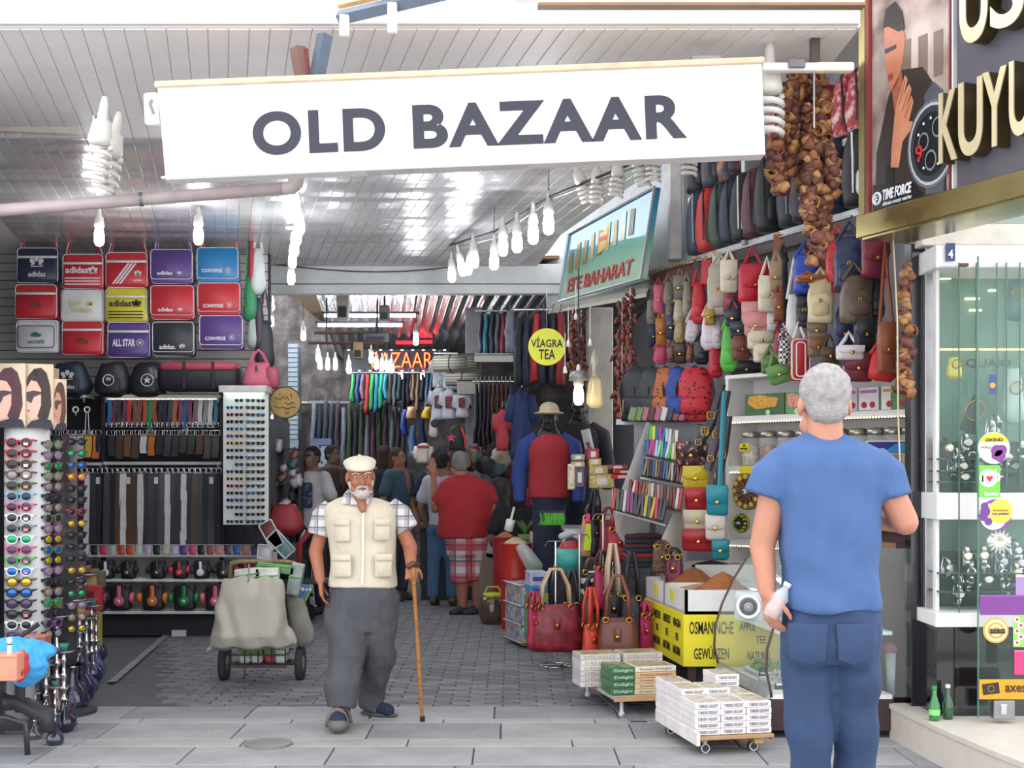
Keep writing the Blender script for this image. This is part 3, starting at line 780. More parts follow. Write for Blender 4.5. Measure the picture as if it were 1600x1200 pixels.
def headphones(px, py0, py1, Y, col, lab, wpx):
    h = (py1-py0)*Y/F; w = wpx*Y/F
    t = thing('headphone_box', lab, 'headphones', tuple(P(px, (py0+py1)/2, Y)), 0, 'headphone boxes on the stepped counter')
    part('box', rbox(w*.68, h*.95, .10, .02, .01), mat('222329', .5), t, (0, .03, 0))
    c = mat(col, .35, var=.03)
    part('headband', arc(w*.42, .008, 1.0), BLACK, t, (0, -.02, h*.02))
    for s in (-1, 1):
        o = part('ear_cup', cup(h*.2), BLACK if col in ('e6e4e4', '3a3b42') else c, t, (s*w*.43, -.01, -h*.02), (0, 0, PI/2))
    part('printed_earpiece', cup(h*.19), c, t, (0, -.03, -h*.14), scale=(1, .3, 1))
    part('printed_band', rbox(w*.14, h*.55, .01, .01, .002), c, t, (0, -.03, h*.16))
    part('badge', cup(h*.065), WHITE, t, (0, -.04, -h*.14), scale=(1, .2, 1))
    part('lettering', text_mesh('b', h*.05, h*.08, bold=.03), INK if False else mat(col, .4, var=0), t, (0, -.046, -h*.14))
    return t
for i, (px, col, n_) in enumerate(((134, '3a3b42', 'black'), (166, 'e6e4e4', 'white'), (200, '3a3b42', 'black'), (246, '3a3b42', 'black'), (281, 'c8323c', 'red'), (314, 'e6e4e4', 'white'), (350, '3a3b42', 'black'), (384, 'c8323c', 'red'))):
    headphones(px, 875, 905, Y2+.08, col, f'{n_} over-ear headphones in a black box, {ORD[i]} from the left on the upper step', 31)
for i, (px, col, n_) in enumerate(((150, '3a3b42', 'black'), (187, 'd0607c', 'pink'), (239, 'd8702c', 'orange'), (288, '1f7a3c', 'green'), (337, 'd0607c', 'pink'), (385, 'd8702c', 'orange'))):
    headphones(px, 912, 954, Y2-.02, col, f'{n_} over-ear headphones in a black box, {ORD[i]} from the left on the lower step', 46)
# leaning transparent cases at the counter's right end
for i, (px, py, r, c) in enumerate(((425, 835, -.5, '7a4a44'), (440, 850, -.75, '6a8a88'), (415, 862, .1, 'c9c9cc'))):
    t = thing('case_stack', ('brown framed case leaning at the right end of the counter', 'green clear case leaning outward at the right end of the counter', 'white cardboard box at the right end of the counter')[i], 'case', tuple(P(px, py, 11.2)), (0, r, 0))
    part('shell', rbox(.12, .24 if i < 2 else .12, .08, .01, .005), mat(c, .4), t); part('frame', outline(.12, .24 if i < 2 else .12, .01, .008), mat('c9c9cc', .4), t, (0, -.045, 0))

# ---------- sunglasses
@cached
def rim_mesh(s=1.0):
    m = MB()
    for sx in (-1, 1):
        pts = [(sx*.035+.027*math.cos(a)*(1 if abs(math.cos(a)) < .8 else 1), 0, .022*math.sin(a)*(1.0 if math.sin(a) > 0 else 1.05)) for a in [2*PI*i/12 for i in range(12)]]
        m.tube(pts, .0038, 5, closed=True)
    m.tube([(-.012, 0, .008), (0, -.002, .011), (.012, 0, .008)], .004, 5)
    for sx in (-1, 1): m.box((sx*.066, .003, .012), (.014, .008, .014), .002)
    return m.mesh(True)
@cached
def lens_mesh():
    return MB().lathe([(0, -.004), (.018, -.003), (.026, 0), (.026, .002), (0, .001)], 12, ax='Y').mesh(True)
@cached
def temple_mesh():
    return MB().tube([(0, 0, .012), (0, .06, .012), (0, .11, .006), (0, .13, -.012)], [.004, .004, .0035, .003], 4).mesh(True)
FR = {'red': 'b8323a', 'tortoise': '6a4630', 'olive': '5f6a3c', 'black': '222227', 'light blue': '86b4cf', 'pink': 'd05a80', 'white': 'e8e6e4', 'grey': '7f8a90', 'green': '57b04e', 'yellow': 'cbbb3a', 'brown': '5a4036', 'purple': '7a4a80', 'blue': '3252a0'}
def sunglasses(loc, lab, fr, lens, yaw, grp, sc=1.0, temples=True, tag=None):
    t = thing('sunglasses', lab, 'sunglasses', loc, yaw, grp, sc)
    part('frame', rim_mesh(), mat(FR[fr], .3, var=.05), t)
    lm = {'dark': mat('26232e', .12, var=0), 'blue': mat('2b66b0', .12, .5, var=0), 'green': mat('2f9a6a', .12, .5, var=0), 'gold': mat('c0a83a', .12, .5, var=0), 'clear': mat('8f8a8a', .12, .2, var=0), 'purple': mat('4a3a5c', .12, var=0)}[lens]
    for sx in (-1, 1): part('lens', lens_mesh(), lm, t, (sx*.035, 0, 0), scale=(1, 1, .84))
    if temples:
        for sx in (-1, 1): part('temple', temple_mesh(), mat(FR[fr], .3, var=.05), t, (sx*.068, .003, 0))
    if tag: part('price_sticker', _C.setdefault('stk', MB().box((0, 0, 0), (.022, .002, .014)).mesh()), mat(tag, .5), t, (.035, -.006, -.006))
    return t
# big foreground stand
YS = 7.25
bx = P(28, 0, YS).x
base = thing('sunglasses_stand', 'tall white rotating sunglasses tower at the left edge with face posters on top', 'display stand', (bx, YS+.14, 0))
z0, z1 = .28, EYE-(668-HZ)/F*YS
cyl = MB().lathe([(.125, z0), (.125, z1)], 28).mesh(True)
part('drum', cyl, mat('dcdcdc', .35, var=.03), base)
part('foot', MB().lathe([(.2, 0), (.2, .03), (.05, .06), (.04, z0), (.13, z0), (.13, z0+.02)], 24).mesh(), mat('55565a', .4, .5), base)
part('cap', MB().lathe([(.125, z1), (.135, z1), (.135, z1+.03), (0, z1+.03)], 28).mesh(), mat('6a5548', .5), base)
hd = MB()
for ang in (-150, -90, -30):
    for k in range(20):
        a = math.radians(ang+0); z_ = EYE-(692+k*16.7-HZ)/F*YS+.0
        hd.ell((.125*math.cos(a), .125*math.sin(a), z_), (.008, .008, .01), 6, 4)
o = part('peg_holes', hd.mesh(), mat('2b2426', .7), base); o['kind'] = 'stuff'
seq = [('red', 'dark', 'c'), ('red', 'dark', 'r'), ('tortoise', 'dark', 'c'), ('tortoise', 'clear', 'c'), ('olive', 'dark', 'r'), ('light blue', 'dark', None), ('pink', 'dark', 'r'), ('white', 'dark', 'c'), ('grey', 'dark', 'r'), ('white', 'green', None), ('pink', 'purple', None), ('green', 'purple', 'r'), ('white', 'blue', 'r'), ('tortoise', 'gold', None), ('black', 'blue', None), ('black', 'purple', None), ('black', 'dark', 'r'), ('white', 'dark', None), ('purple', 'dark', None)]
for i, (f, l, tg) in enumerate(seq):
    z_ = EYE-(692+i*16.7-HZ)/F*YS
    sunglasses((bx+.014, YS-.02, z_), f'{f}-framed sunglasses with {l} lenses, {ORD[i]} from the top of the front column', f, l, .05, 'sunglasses on the white tower', 1.13, tag={'c': 'e4e0de', 'r': 'e08078', None: None}[tg])
rnd = random.Random(11)
for i in range(19):
    z_ = EYE-(694+i*16.7-HZ)/F*YS
    f = rnd.choice(('tortoise', 'black', 'brown', 'olive', 'purple', 'black', 'brown')); l = rnd.choice(('gold', 'dark', 'blue', 'green', 'clear', 'dark', 'clear'))
    a = math.radians(28)
    sunglasses((bx+.155, YS+.13, z_), f'{f}-framed sunglasses with {l} lenses, {ORD[i]} from the top of the side column', f, l, 1.15, 'sunglasses on the tower side column', 1.05)
# second dark rack behind it
rx = P(90, 0, 7.75).x
base2 = thing('sunglasses_rack', 'dark rotating rack of sunglasses just behind the white tower', 'display stand', (rx, 7.85, 0))
part('drum', MB().lathe([(.08, .3), (.08, 1.66)], 16).mesh(True), mat('4a4748', .5), base2)
part('foot', MB().lathe([(.2, 0), (.2, .03), (.04, .05), (.04, .3), (.11, .3)], 16).mesh(), mat('333336', .5), base2)
for i in range(17):
    z_ = EYE-(690+i*18.3-HZ)/F*7.75
    for j, (dx, dy, yw) in enumerate(((-.02, -.14, -.1), (.11, -.08, .8))):
        f = rnd.choice(('black', 'brown', 'tortoise', 'black', 'red', 'purple')); l = rnd.choice(('dark', 'gold', 'clear', 'blue', 'green', 'dark'))
        sunglasses((rx+dx, 7.85+dy, z_), f'{f}-framed sunglasses with {l} lenses, {ORD[i]} down the {"left" if j == 0 else "right"} column of the dark rack', f, l, yw, 'sunglasses on the dark rack', .95, temples=False, tag='d98a80' if (i+j) % 4 == 0 else None)
# header with face posters (flat print)
def face_poster(parent, x, z, w, h, yaw, col, prof, dy=0):
    r = _mk('poster_panel', rbox(w, h, .02, .004, .002), parent, (x, dy, z), (0, 0, yaw), m=mat('d9c2a6', .5, var=.05))
    def p(name, pts, m, y): part(name, MB().prism([(a*w, b*h) for a, b in pts], y, y+.0015).mesh(), m, r)
    sk = mat('e7b5a0', .5, var=.03) if prof else mat('c98e74', .5, var=.03)
    hr = mat(col, .6, var=.3)
    d = .5 if prof else .45
    p('printed_hair', [(-.5, .15), (-.42, .3), (-.2, .42), (.05, .44), (.25, .36), (.38, .15), (.42, -.15), (.3, -.35), (.1, -.45), (-.1, -.3)][::-1] if False else [(.42, -.15), (.38, .15), (.25, .36), (.05, .44), (-.2, .42), (-.42, .3), (-.5, .15), (-.1, -.3), (.1, -.45), (.3, -.35)], hr, -.0125)
    p('printed_face', [(-.46, .12), (-.5, -.02), (-.49, -.12), (-.5, -.2), (-.44, -.3), (-.3, -.38), (-.1, -.34), (.05, -.15), (.05, .1), (-.1, .22), (-.3, .24)], sk, -.014)
    p('printed_glasses', [(-.48, .05), (-.46, -.08), (-.3, -.12), (-.2, -.02), (.05, .03), (.05, .06), (-.22, .08)], mat('3a2a34', .3, var=0), -.0155)
    p('printed_clothes', [(-.5, -.5), (.5, -.5), (.4, -.38), (.1, -.35), (-.3, -.4)][::1], mat('2f2c3c', .6), -.0135)
    p('printed_lips', [(-.46, -.23), (-.38, -.26), (-.34, -.24), (-.38, -.22)], mat('b84a50', .5), -.0156)
    return r
hdr = thing('poster_box', 'beige poster box with close-up faces in sunglasses on top of the white tower', 'poster', (bx, YS, EYE-(618-HZ)/F*YS))
hh = (668-568)*YS/F
face_poster(hdr, -.04, 0, .18, hh, -.1, '54303c', True)
face_poster(hdr, .11, .0, .15, hh, .35, '3c2c2c', True, .035)
face_poster(hdr, .205, -.045, .075, hh*.8, .75, '5a4034', False, .09)
part('crescent', MB().tube([(.012*math.cos(a), 0, .012*math.sin(a)) for a in [PI*.3+i*PI*1.4/8 for i in range(9)]], .002, 4).mesh(), DARK, hdr, (.098, .004, hh*.36))
part('box_core', MB().box((0, .2, 0), (.22, .3, hh*.98)).mesh(), mat('b89c7e', .6), hdr)

# sunglasses cabinet beside the passage
YC = 11.3
ca, cb = P(348, 612, YC), P(405, 820, YC)
cab = thing('sunglasses_cabinet', 'white lit two-sided cabinet of sunglasses at the passage corner', 'display cabinet', (ca.x, YC, 0))
w1, w2 = .22, .15; zt, zb = ca.z, EYE-(820-HZ)/F*YC
part('side_panel', MB().box((w1/2, 0.03, (zt+zb)/2), (w1, .02, zt-zb)).mesh(), mat('d4d8d4', .4, var=.03), cab)
part('front_panel', MB().box((0, 0, (zt+zb)/2), (w2*1.3, .02, zt-zb)).mesh(), mat('d4d8d4', .4, var=.03), cab, (w1+w2*.5, .06, 0), (0, 0, .5))
part('top_light_box', MB().box((.19, .05, zt+.02), (.42, .25, .06), .005).mesh(), mat('cfc9c4', .4), cab)
part('light_strip', MB().box((.19, .0, zt-.015), (.34, .1, .01)).mesh(), emit('eafff4', 4), cab)
part('cabinet_base', MB().box((.3, .16, zb-.1), (.1, .06, .24)).mesh(), mat('2c2d33', .7), cab)
part('cabinet_back', MB().box((.19, .2, (zt+zb)/2), (.36, .03, zt-zb)).mesh(), mat('8f9296', .6), cab)
fs = ['brown', 'light blue', 'red', 'black', 'grey', 'pink', 'yellow', 'purple', 'black', 'black', 'brown', 'yellow', 'pink', 'olive', 'blue', 'brown', 'black', 'grey']
for i, f in enumerate(fs):
    z_ = EYE-(626+i*11.1-HZ)/F*YC
    for j, (dx, dy, yw) in enumerate(((.07, -.03, -.55), (.15, -.03, -.3), (.25, -.03, .45), (.33, .02, .7))):
        if j == 0 and i in (0, 9, 16): continue
        ff = f if j < 2 else 'black'
        sunglasses((ca.x+dx, YC+dy, z_), f'{ff}-framed sunglasses, {ORD[i]} row, {ORD[j]} column of the lit cabinet', ff, 'dark' if (i+j) % 5 else 'blue', yw, 'sunglasses in the lit corner cabinet', .62, temples=False)
# round gilt plaque
t = thing('round_plaque', 'round dull gold plaque with dark script beside the sunglasses cabinet', 'sign', tuple(P(446, 629, 11.6)))
part('disc', MB().lathe([(0, -.012), (.138, -.012), (.142, -.005), (.142, .01), (0, .01)], 32, ax='Y').mesh(), mat('a88a52', .5, .3, var=.15), t)
part('rim', ring_mesh(.142, .006, 32), mat('54452c', .5), t, (0, -.012, 0))
dk = mat('5c4a34', .6)
for (pts) in ([(-.09, .05), (-.06, .03), (-.03, .035), (-.02, .07), (0, .03), (.02, .06), (.03, .02)], [(.0, .0), (.03, -.02), (.06, 0), (.09, -.01)], [(-.1, -.03), (-.06, -.05), (-.02, -.04), (.02, -.06), (.06, -.04), (.10, -.045)], [(.0, -.085), (.02, -.1), (.03, -.085)], [(.05, .08), (.06, .05)], [(-.05, .06), (-.045, .085)]):
    part('script_stroke', MB().tube([(x, -.016, z) for x, z in pts], .004, 4).mesh(), dk, t)

# ---------- table with blue shirt, hookahs
t = thing('folding_table', 'metal folding table at the bottom left corner under the blue cloth', 'table', (G(22, 6.75).x-.02, 6.72, 0))
zt = .52
part('table_top', MB().box((-.10, 0, zt), (.62, .4, .025), .006).mesh(), mat('3c3c42', .5), t)
lg = MB().tube([(.19, 0, zt), (.19, 0, .14), (.19, 0, .0)], .014, 6).mesh(True)
part('leg', MB().tube([(-.06, 0, zt), (-.06, 0, .22)], .028, 8).mesh(True), mat('55565c', .35, .6), t)
part('foot_rail', MB().tube([(-.4, -.02, .2), (.0, -.02, .2), (.10, -.02, .17), (.11, -.02, .0)], .016, 6).mesh(True), mat('4a4a50', .4, .5), t)
part('foot_rail', MB().tube([(-.4, .14, .26), (.0, .14, .25), (.16, .12, .18), (.17, .1, .1)], .05, 6).mesh(True), mat('33343a', .5), t)
part('handle', MB().tube([(.02, -.1, zt+.06), (.17, -.02, zt+.17)], .012, 6).mesh(True), BLACK, t)
def cloth(nm, lab, cat, px0, px1, py0, py1, Y, col, seed, drape=.1):
    a, b = P(px0, py0, Y), P(px1, py1, Y); cx, cz = (a.x+b.x)/2, (a.z+b.z)/2; w, h = b.x-a.x, a.z-b.z
    m = MB(); m.ell((0, 0, .03), (w*.5, .15, h*.36), 14, 8); m.ell((w*.2, -.05, -.02), (w*.28, .1, h*.5), 12, 8); m.ell((-w*.2, .02, .0), (w*.3, .12, h*.42), 12, 8)
    me = remesh(m, .008, 3, .025, 11)
    return solo(nm, me, mat(col, .7, var=.08), lab, cat, (cx, Y, cz))
cloth('folded_shirt', 'bright sky-blue shirt crumpled on the folding table', 'shirt', -30, 84, 996, 1062, 6.45, '3f9fdc', 1)
cloth('folded_shirt', 'red cloth peeking from under the blue shirt', 'shirt', 22, 44, 1022, 1054, 6.3, 'c23a40', 2)
t = thing('cardboard_tray', 'salmon-orange cardboard box on the left table edge', 'box', tuple(P(8, 1041, 6.2)))
part('carton', MB().box((0, 0, 0), (.15, .1, .13), .004).mesh(), mat('dc9276', .6), t); part('lid_edge', MB().box((0, -.052, .06), (.152, .004, .012)).mesh(), mat('e8a88c', .6), t)
t = thing('brown_box', 'flat reddish-brown box behind the blue shirt', 'box', tuple(P(55, 1003, 6.9)))
part('carton', MB().box((0, 0, 0), (.14, .1, .06), .004).mesh(), mat('9a5a48', .6), t); part('lid_edge', MB().box((0, 0, .032), (.144, .104, .012), .003).mesh(), mat('a86a56', .6), t)
t = thing('toy_figure', 'small white bowling-pin shaped figure standing on the orange box', 'figure', tuple(P(15, 1010, 6.15)))
part('body', MB().lathe([(0, -.05), (.012, -.05), (.01, 0), (.006, .012), (.014, .025), (.012, .04), (0, .045)], 12).mesh(True), WHITE, t); part('collar', ring_mesh(.008, .003, 10, 4), DARK, t, (0, 0, .01), (PI/2, 0, 0))
def stool(): pass
t = thing('white_bag', 'grey and white bag standing under the folding table', 'bag', tuple(G(32, 6.9, .31)))
part('body', slouch(.16, .34, .12, 2), mat('8b8a8c', .6), t); part('dark_panel', rbox(.05, .22, .02, .01, .004), mat('2c2c30'), t, (.02, -.06, 0))

@cached
def hk_base(k):
    pr = [(0, 0), (.06, 0), (.075, .02), (.08, .06), (.06, .11), (.03, .15), (.022, .19), (.024, .2)] if k == 0 else [(0, 0), (.05, 0), (.085, .05), (.07, .1), (.025, .14), (.02, .2)]
    return MB().lathe(pr, 14).mesh(True)
@cached
def hk_stem(k):
    return MB().lathe([(.024, 0), (.03, .01), (.012, .03), (.012, .06), (.028, .075), (.028, .085), (.012, .1), (.012, .14), (.022, .16), (.012, .18), (.01, .24), (.02, .26), (.01, .28), (.01, .32)], 10).mesh(True)
@cached
def hk_tray(): return MB().lathe([(.0, 0), (.05, .004), (.07, .015), (.07, .018), (.05, .008), (0, .008)], 14).mesh(True)
@cached
def hk_bowl(): return MB().lathe([(.01, 0), (.02, .02), (.035, .05), (.032, .05), (.015, .03), (0, .03)], 12).mesh(True)
@cached
def hk_hose(k): return MB().tube([(.02, 0, .1), (.08, -.02, .09), (.1, -.02, -.02), (.07, -.05, -.1), (.09, -.05, .05)], .008, 6).mesh(True)
hs = [(86, 6.95, .62, '34384e', 'clear-stemmed'), (72, 7.3, .75, '262c48', 'tall blue'), (55, 7.1, .5, '55565e', 'short silver'), (100, 7.3, .9, '1c1e34', 'navy'), (112, 7.9, 1.35, '22233c', 'large indigo'), (95, 8.0, 1.1, '3c2c58', 'purple'), (124, 8.3, 1.25, '20224a', 'dark indigo'), (135, 8.5, 1.0, '39406a', 'slate blue'), (118, 8.8, 1.3, '4a3040', 'maroon'), (143, 9.0, 1.05, '2a2c55', 'midnight blue'), (150, 9.3, .9, '454a78', 'pale blue'), (133, 9.5, 1.4, '2f6a70', 'teal'), (104, 8.6, 1.5, '3a6a74', 'tall teal'), (146, 9.9, 1.3, '33364e', 'smoky'), (88, 7.7, 1.2, '5a3428', 'amber-brown')]
for i, (px, Y, s_, c, n_) in enumerate(hs):
    t = thing('water_pipe', f'{n_} glass water pipe with chrome stem, {ORD[i]} of the cluster behind the sunglasses tower', 'water pipe', tuple(G(px, Y)), random.uniform(-2, 0), 'water pipes in the left cluster', s_*1.0)
    part('glass_base', hk_base(i % 2), mat(c, .08, .1, var=.1, coat=.8), t)
    part('stem', hk_stem(0), CHROME, t, (0, 0, .2)); part('tray', hk_tray(), CHROME, t, (0, 0, .5)); part('bowl', hk_bowl(), mat('8a5a40', .5) if i % 3 else mat('2e7a74', .3), t, (0, 0, .51)); part('hose', hk_hose(0), mat('4a3a5a', .5), t, (0, 0, .2))
# cartons standing among the pipes
for i, (px, py, w, h, Y, c, lab) in enumerate(((105, 880, 50, 36, 8.3, '5a4a30', 'dark wooden box with a yellow emblem near the sunglasses tower'), (145, 935, 24, 40, 9.4, 'b23038', 'tall red carton among the water pipes'), (108, 950, 40, 24, 8.0, 'a8925a', 'yellow-brown printed carton above the water pipes'), (148, 905, 28, 26, 9.6, '6a624e', 'grey-brown patterned carton at the right end of the pipe cluster'), (96, 1015, 26, 40, 7.9, 'b8a26a', 'cream printed carton low among the water pipes'), (152, 985, 8, 50, 9.5, 'a89a40', 'narrow yellow carton at the right end of the pipes'))):
    t = thing('carton', lab, 'box', tuple(P(px, py, Y)), 0, 'cartons among the water pipes')
    part('box', MB().box((0, 0, 0), (w*Y/F, .12, h*Y/F), .004).mesh(), mat(c, .5, var=.3), t)
    part('printed_label', MB().box((0, -.062, 0), (w*Y/F*.5, .003, h*Y/F*.6)).mesh(), mat('cdb46a' if i != 1 else '7a1a20', .5), t)
# ================================================================ OVERHEAD: sign, pipe, lamps
YB = 5.95; k = YB/F
ang = math.atan2(275-237, 1193-250)
c = P(721, 188, YB)
t = thing('banner_sign', 'large white hanging box sign with black OLD BAZAAR lettering', 'sign', tuple(c), (0, -ang, 0))
w, h = 945*k, 140*k
m = MB(); m.prism([(-w/2+.02, -h/2-.012), (w/2, -h/2+.0), (w/2, h/2), (-w/2, h/2)], 0, .10, .004)
part('panel', m.mesh(), mat('f6f4f2', .5, var=.01), t)
m = MB(); m.box((0, .05, h/2+.012), (w+.02, .14, .028), .004); part('top_rail', m.mesh(), mat('d8bfa2', .5), t)
m = MB(); m.box((0, .05, -h/2-.002), (w-.0, .11, .012), .003); part('bottom_rail', m.mesh(), mat('e3dada', .5), t)
part('end_bracket', MB().box((-w/2-.035, .03, h*.28), (.07, .05, .15), .01).mesh(), WHITE, t)
part('end_hook', MB().tube([(-w/2-.03, 0, h*.36), (-w/2-.03, -.03, h*.30), (-w/2-.02, -.01, h*.2)], .008, 6).mesh(), STEEL, t)
LK = mat('2e2d3c', .5, var=.04)
def put(px0, px1, py0, py1, s, **kw):
    a, b = P(px0, py0, YB), P(px1, py1, YB)
    cc = (a+b)/2-c; R = Matrix.Rotation(ang, 3, 'Y')
    cc = R @ cc
    part('lettering', text_mesh(s, (px1-px0)*k, 68*k, .006, .036, 0, 1.16), LK, t, (cc.x, -.004, cc.z))
put(395, 602, 172-1, 240, 'OLD'); put(645, 1072, 152, 228, 'BAZAAR')
# hangers above the sign
for i, (px0, py0, px1, py1, w_, col, lab) in enumerate(((462, 68, 470, 118, .07, '7c5a52', 'rust-brown upright post above the sign left of the blue bracket'), (505, 48, 492, 116, .07, '5c6878', 'blue-grey slanted metal bracket above the sign'), (474, 70, 478, 112, .025, '8a4a40', 'thin red-brown rod beside the rust-brown post'))):
    a, b = P(px0, py0, 6.0), P(px1, py1, 6.0); m = MB(); m.tube([a+Vector((0, .06, 0)), b+Vector((0, .06, 0))], w_*.55, 4); solo('sign_hanger', m.mesh(), mat(col, .5, .2), lab, 'bracket')
t = thing('awning_beam', 'slanting blue-grey steel beam with white clips at the top edge of the view', 'beam', (0, 0, 0))
m = MB(); m.tube([P(530, 28, 5.85), P(740, -22, 5.6)], .035, 4); part('beam', m.mesh(), mat('6f7c8c', .5, .2), t)
m = MB(); m.tube([P(530, 10, 5.9), P(660, -20, 5.65)], .014, 4); part('edge_strip', m.mesh(), mat('c9a070', .6), t)
for px, py0, py1 in ((538, 24, 56), (613, 5, 51)):
    a, b = P(px, py0, 5.7), P(px, py1, 5.7); part('clip', MB().box(tuple((a+b)/2), (.042, .03, a.z-b.z), .004).mesh(), mat('ece6e2', .5), t)
t = thing('awning_crossbar', 'pale box beam with brown edge running to the jeweller sign at top right', 'beam', (0, 0, 0))
a, b = P(840, 4, 5.6), P(1348, 8, 5.6)
part('beam', MB().box(tuple((a+b)/2+Vector((0, 0, .04))), (b.x-a.x, .08, .1), .004).mesh(), mat('e2d2b4', .6), t); part('brown_edge', MB().box(tuple((a+b)/2+Vector((0, -.02, -.018))), (b.x-a.x, .06, .012)).mesh(), mat('8a6c54', .6), t)
# tube fixture beside the sign
t = thing('tube_fixture', 'short white lamp fixture fixed right of the sign above the dried fruit strings', 'lamp', tuple(P(1262, 106, 6.2)))
part('housing', MB().box((0, 0, 0), (.44, .05, .04), .006).mesh(), WHITE, t); part('end_cap', MB().box((.13, -.002, 0), (.18, .052, .042), .006).mesh(), mat('efe6c8', .5), t)
part('junction', MB().box((-.06, -.02, .01), (.08, .05, .04), .004).mesh(), mat('77747c', .5), t)
solo('hanger_post', MB().box((0, 0, 0), (.045, .04, .22), .004).mesh(), mat('4a4340', .5), 'dark upright post holding the tube fixture', 'post', tuple(P(1273, 70, 6.25)))
# long drain pipe
t = thing('drain_pipe', 'long pinkish-grey drain pipe slanting under the ceiling at left', 'pipe', (0, 0, 0))
YPp = 6.7
pa, pb, pc = P(-60, 333, YPp), P(448, 294, YPp), P(461, 278, YPp)
part('pipe', MB().tube([pa, pb], .033, 14).mesh(True), mat('b8a8a8', .35), t)
part('elbow', MB().tube([pb-Vector((.02, 0, 0)), pb+Vector((.03, 0, .0)), pb+Vector((.052, 0, .025)), pc+Vector((.005, .05, .02)), pc+Vector((.005, .1, .05))], .036, 14).mesh(True), mat('c0b0b0', .35), t)
part('clamp', MB().tube([pa.lerp(pb, .55), pa.lerp(pb, .56)], .038, 14).mesh(), STEEL, t)

# ---------- bulbs
@cached
def spiral(turns=4, r=.032, hh=.10):
    pts = []
    n = turns*12
    for i in range(n+1):
        a = 2*PI*i/12; pts.append((r*math.cos(a), r*math.sin(a), -hh*i/n))
    return MB().tube(pts, r*.27, 5).mesh(True)
@cached
def socket(): return MB().lathe([(.008, .12), (.012, .10), (.016, .055), (.026, .05), (.03, .02), (.034, 0), (.03, -.015), (0, -.02)][::-1], 12).mesh(True)
@cached
def bulb(): return MB().lathe([(0, -.125), (.02, -.12), (.031, -.10), (.032, -.05), (.026, -.02), (.02, 0)], 12).mesh(True)
GLOW = emit('f4f8ff', 22); CFL = mat('dedad2', .4, var=.03)
POINTS = []
def lamp(px, py, Y, lab, lit, grp, sc=1.0, tilt=0, light=0, warm=False, cord=0.0):
    t = thing('light_bulb', lab, 'light bulb', tuple(P(px, py, Y)), (0, tilt, 0), grp, sc)
    part('socket', socket(), CFL, t, (0, 0, .05))
    if lit: part('bulb', bulb(), emit('ffd9a0', 14) if warm else GLOW, t, (0, 0, .04))
    else: part('spiral', spiral(), mat('e2ddd6', .3, var=.02), t, (0, 0, .03))
    if Y > 13: cord = max(.1, (3.6-t.location.z)/sc-.16)
    if cord: part('cord', MB().tube([(0, 0, .16), (0, 0, .16+cord)], .004, 4).mesh(), DARK, t)
    if light: POINTS.append((P(px, py+26/Y*8, Y)-Vector((0, .05, .02)), light, warm))
    return t
lits = [(857, 350, 8.5), (833, 366, 8.8), (808, 380, 9.2), (786, 386, 9.6), (772, 409, 10.2), (741, 407, 10.8), (733, 419, 11.2), (721, 421, 11.6), (706, 431, 12.0)]
for i, (px, py, Y) in enumerate(lits):
    lamp(px, py-6, Y, f'lit white bulb, {ORD[i]} from the right of the string over the passage', True, 'lit bulbs on the right ceiling string', 1.15, random.uniform(-.25, .25) if i > 4 else 0, light=(32 if i in (0, 3, 6) else 0))
uns = [(913, 303, 8.3, -.35), (933, 303, 8.2, 0), (964, 292, 8.0, .1), (1001, 276, 7.8, -.25), (1021, 267, 7.7, 0), (1077, 257, 7.5, 0)]
for i, (px, py, Y, tl) in enumerate(uns):
    lamp(px, py-6, Y, f'unlit white spiral bulb, {ORD[i]} from the left under the right end of the sign', False, 'unlit spiral bulbs on the right string', 1.25, tl)
lamp(1203, 168, 6.3, 'large unlit spiral bulb beside the right end of the sign', False, None, 1.9)
lamp(153, 245, 6.3, 'large unlit spiral bulb hanging at upper left, front one of the pair', False, 'pair of spiral bulbs at upper left', 1.75, .12)
lamp(169, 262, 6.5, 'dirty unlit spiral bulb behind its twin at upper left', False, 'pair of spiral bulbs at upper left', 1.7, .2)
solo('wall_bracket', MB().tube([P(147, 182, 6.3), P(150, 205, 6.3), P(156, 215, 6.4)], .014, 6).mesh(), STEEL, 'small metal arm holding the two spiral bulbs at upper left', 'bracket')
t = thing('lamp_rail', 'thin dark rail carrying the string of bulbs on the right', 'rail', (0, 0, 0))
rp = [P(px, py-30, Y) for px, py, Y in ((1100, 240, 7.5), (857, 338, 8.5), (772, 392, 10.2), (700, 414, 12.1))]
[part('hanger', MB().tube([p, Vector((p.x, p.y, 3.6))], .005, 4).mesh(), STEEL, t) for p in rp]; part('conduit', MB().tube(rp, .009, 6).mesh(), DARK, t); part('wire', MB().tube([p+Vector((.02, 0, -.03+.02*math.sin(i*2))) for i, p in enumerate(rp)], .006, 5).mesh(), mat('8c8680', .5), t)
lefts = [(155, 372, 10.2), (310, 370, 10.2), (458, 312, 8.0), (462, 335, 8.6), (468, 355, 9.3), (464, 372, 9.9), (460, 392, 10.6), (457, 410, 11.2), (455, 437, 12.0)]
for i, (px, py, Y) in enumerate(lefts):
    lab = ('lit bulb hanging in front of the slatted wall, the left one', 'lit bulb hanging in front of the slatted wall, the right one')[i] if i < 2 else f'lit white bulb, {ORD[i-2]} from the top of the left ceiling string'
    lamp(px, py-8, Y, lab, True, 'lit bulbs over the left shop', 1.25 if i < 2 else 1.15, 0, light=(32 if i in (0, 1, 3, 6) else 0), cord=.1 if i < 2 else 0)
t = thing('lamp_rail', 'thin conduit carrying the vertical-looking string of bulbs on the left', 'rail', (0, 0, 0))
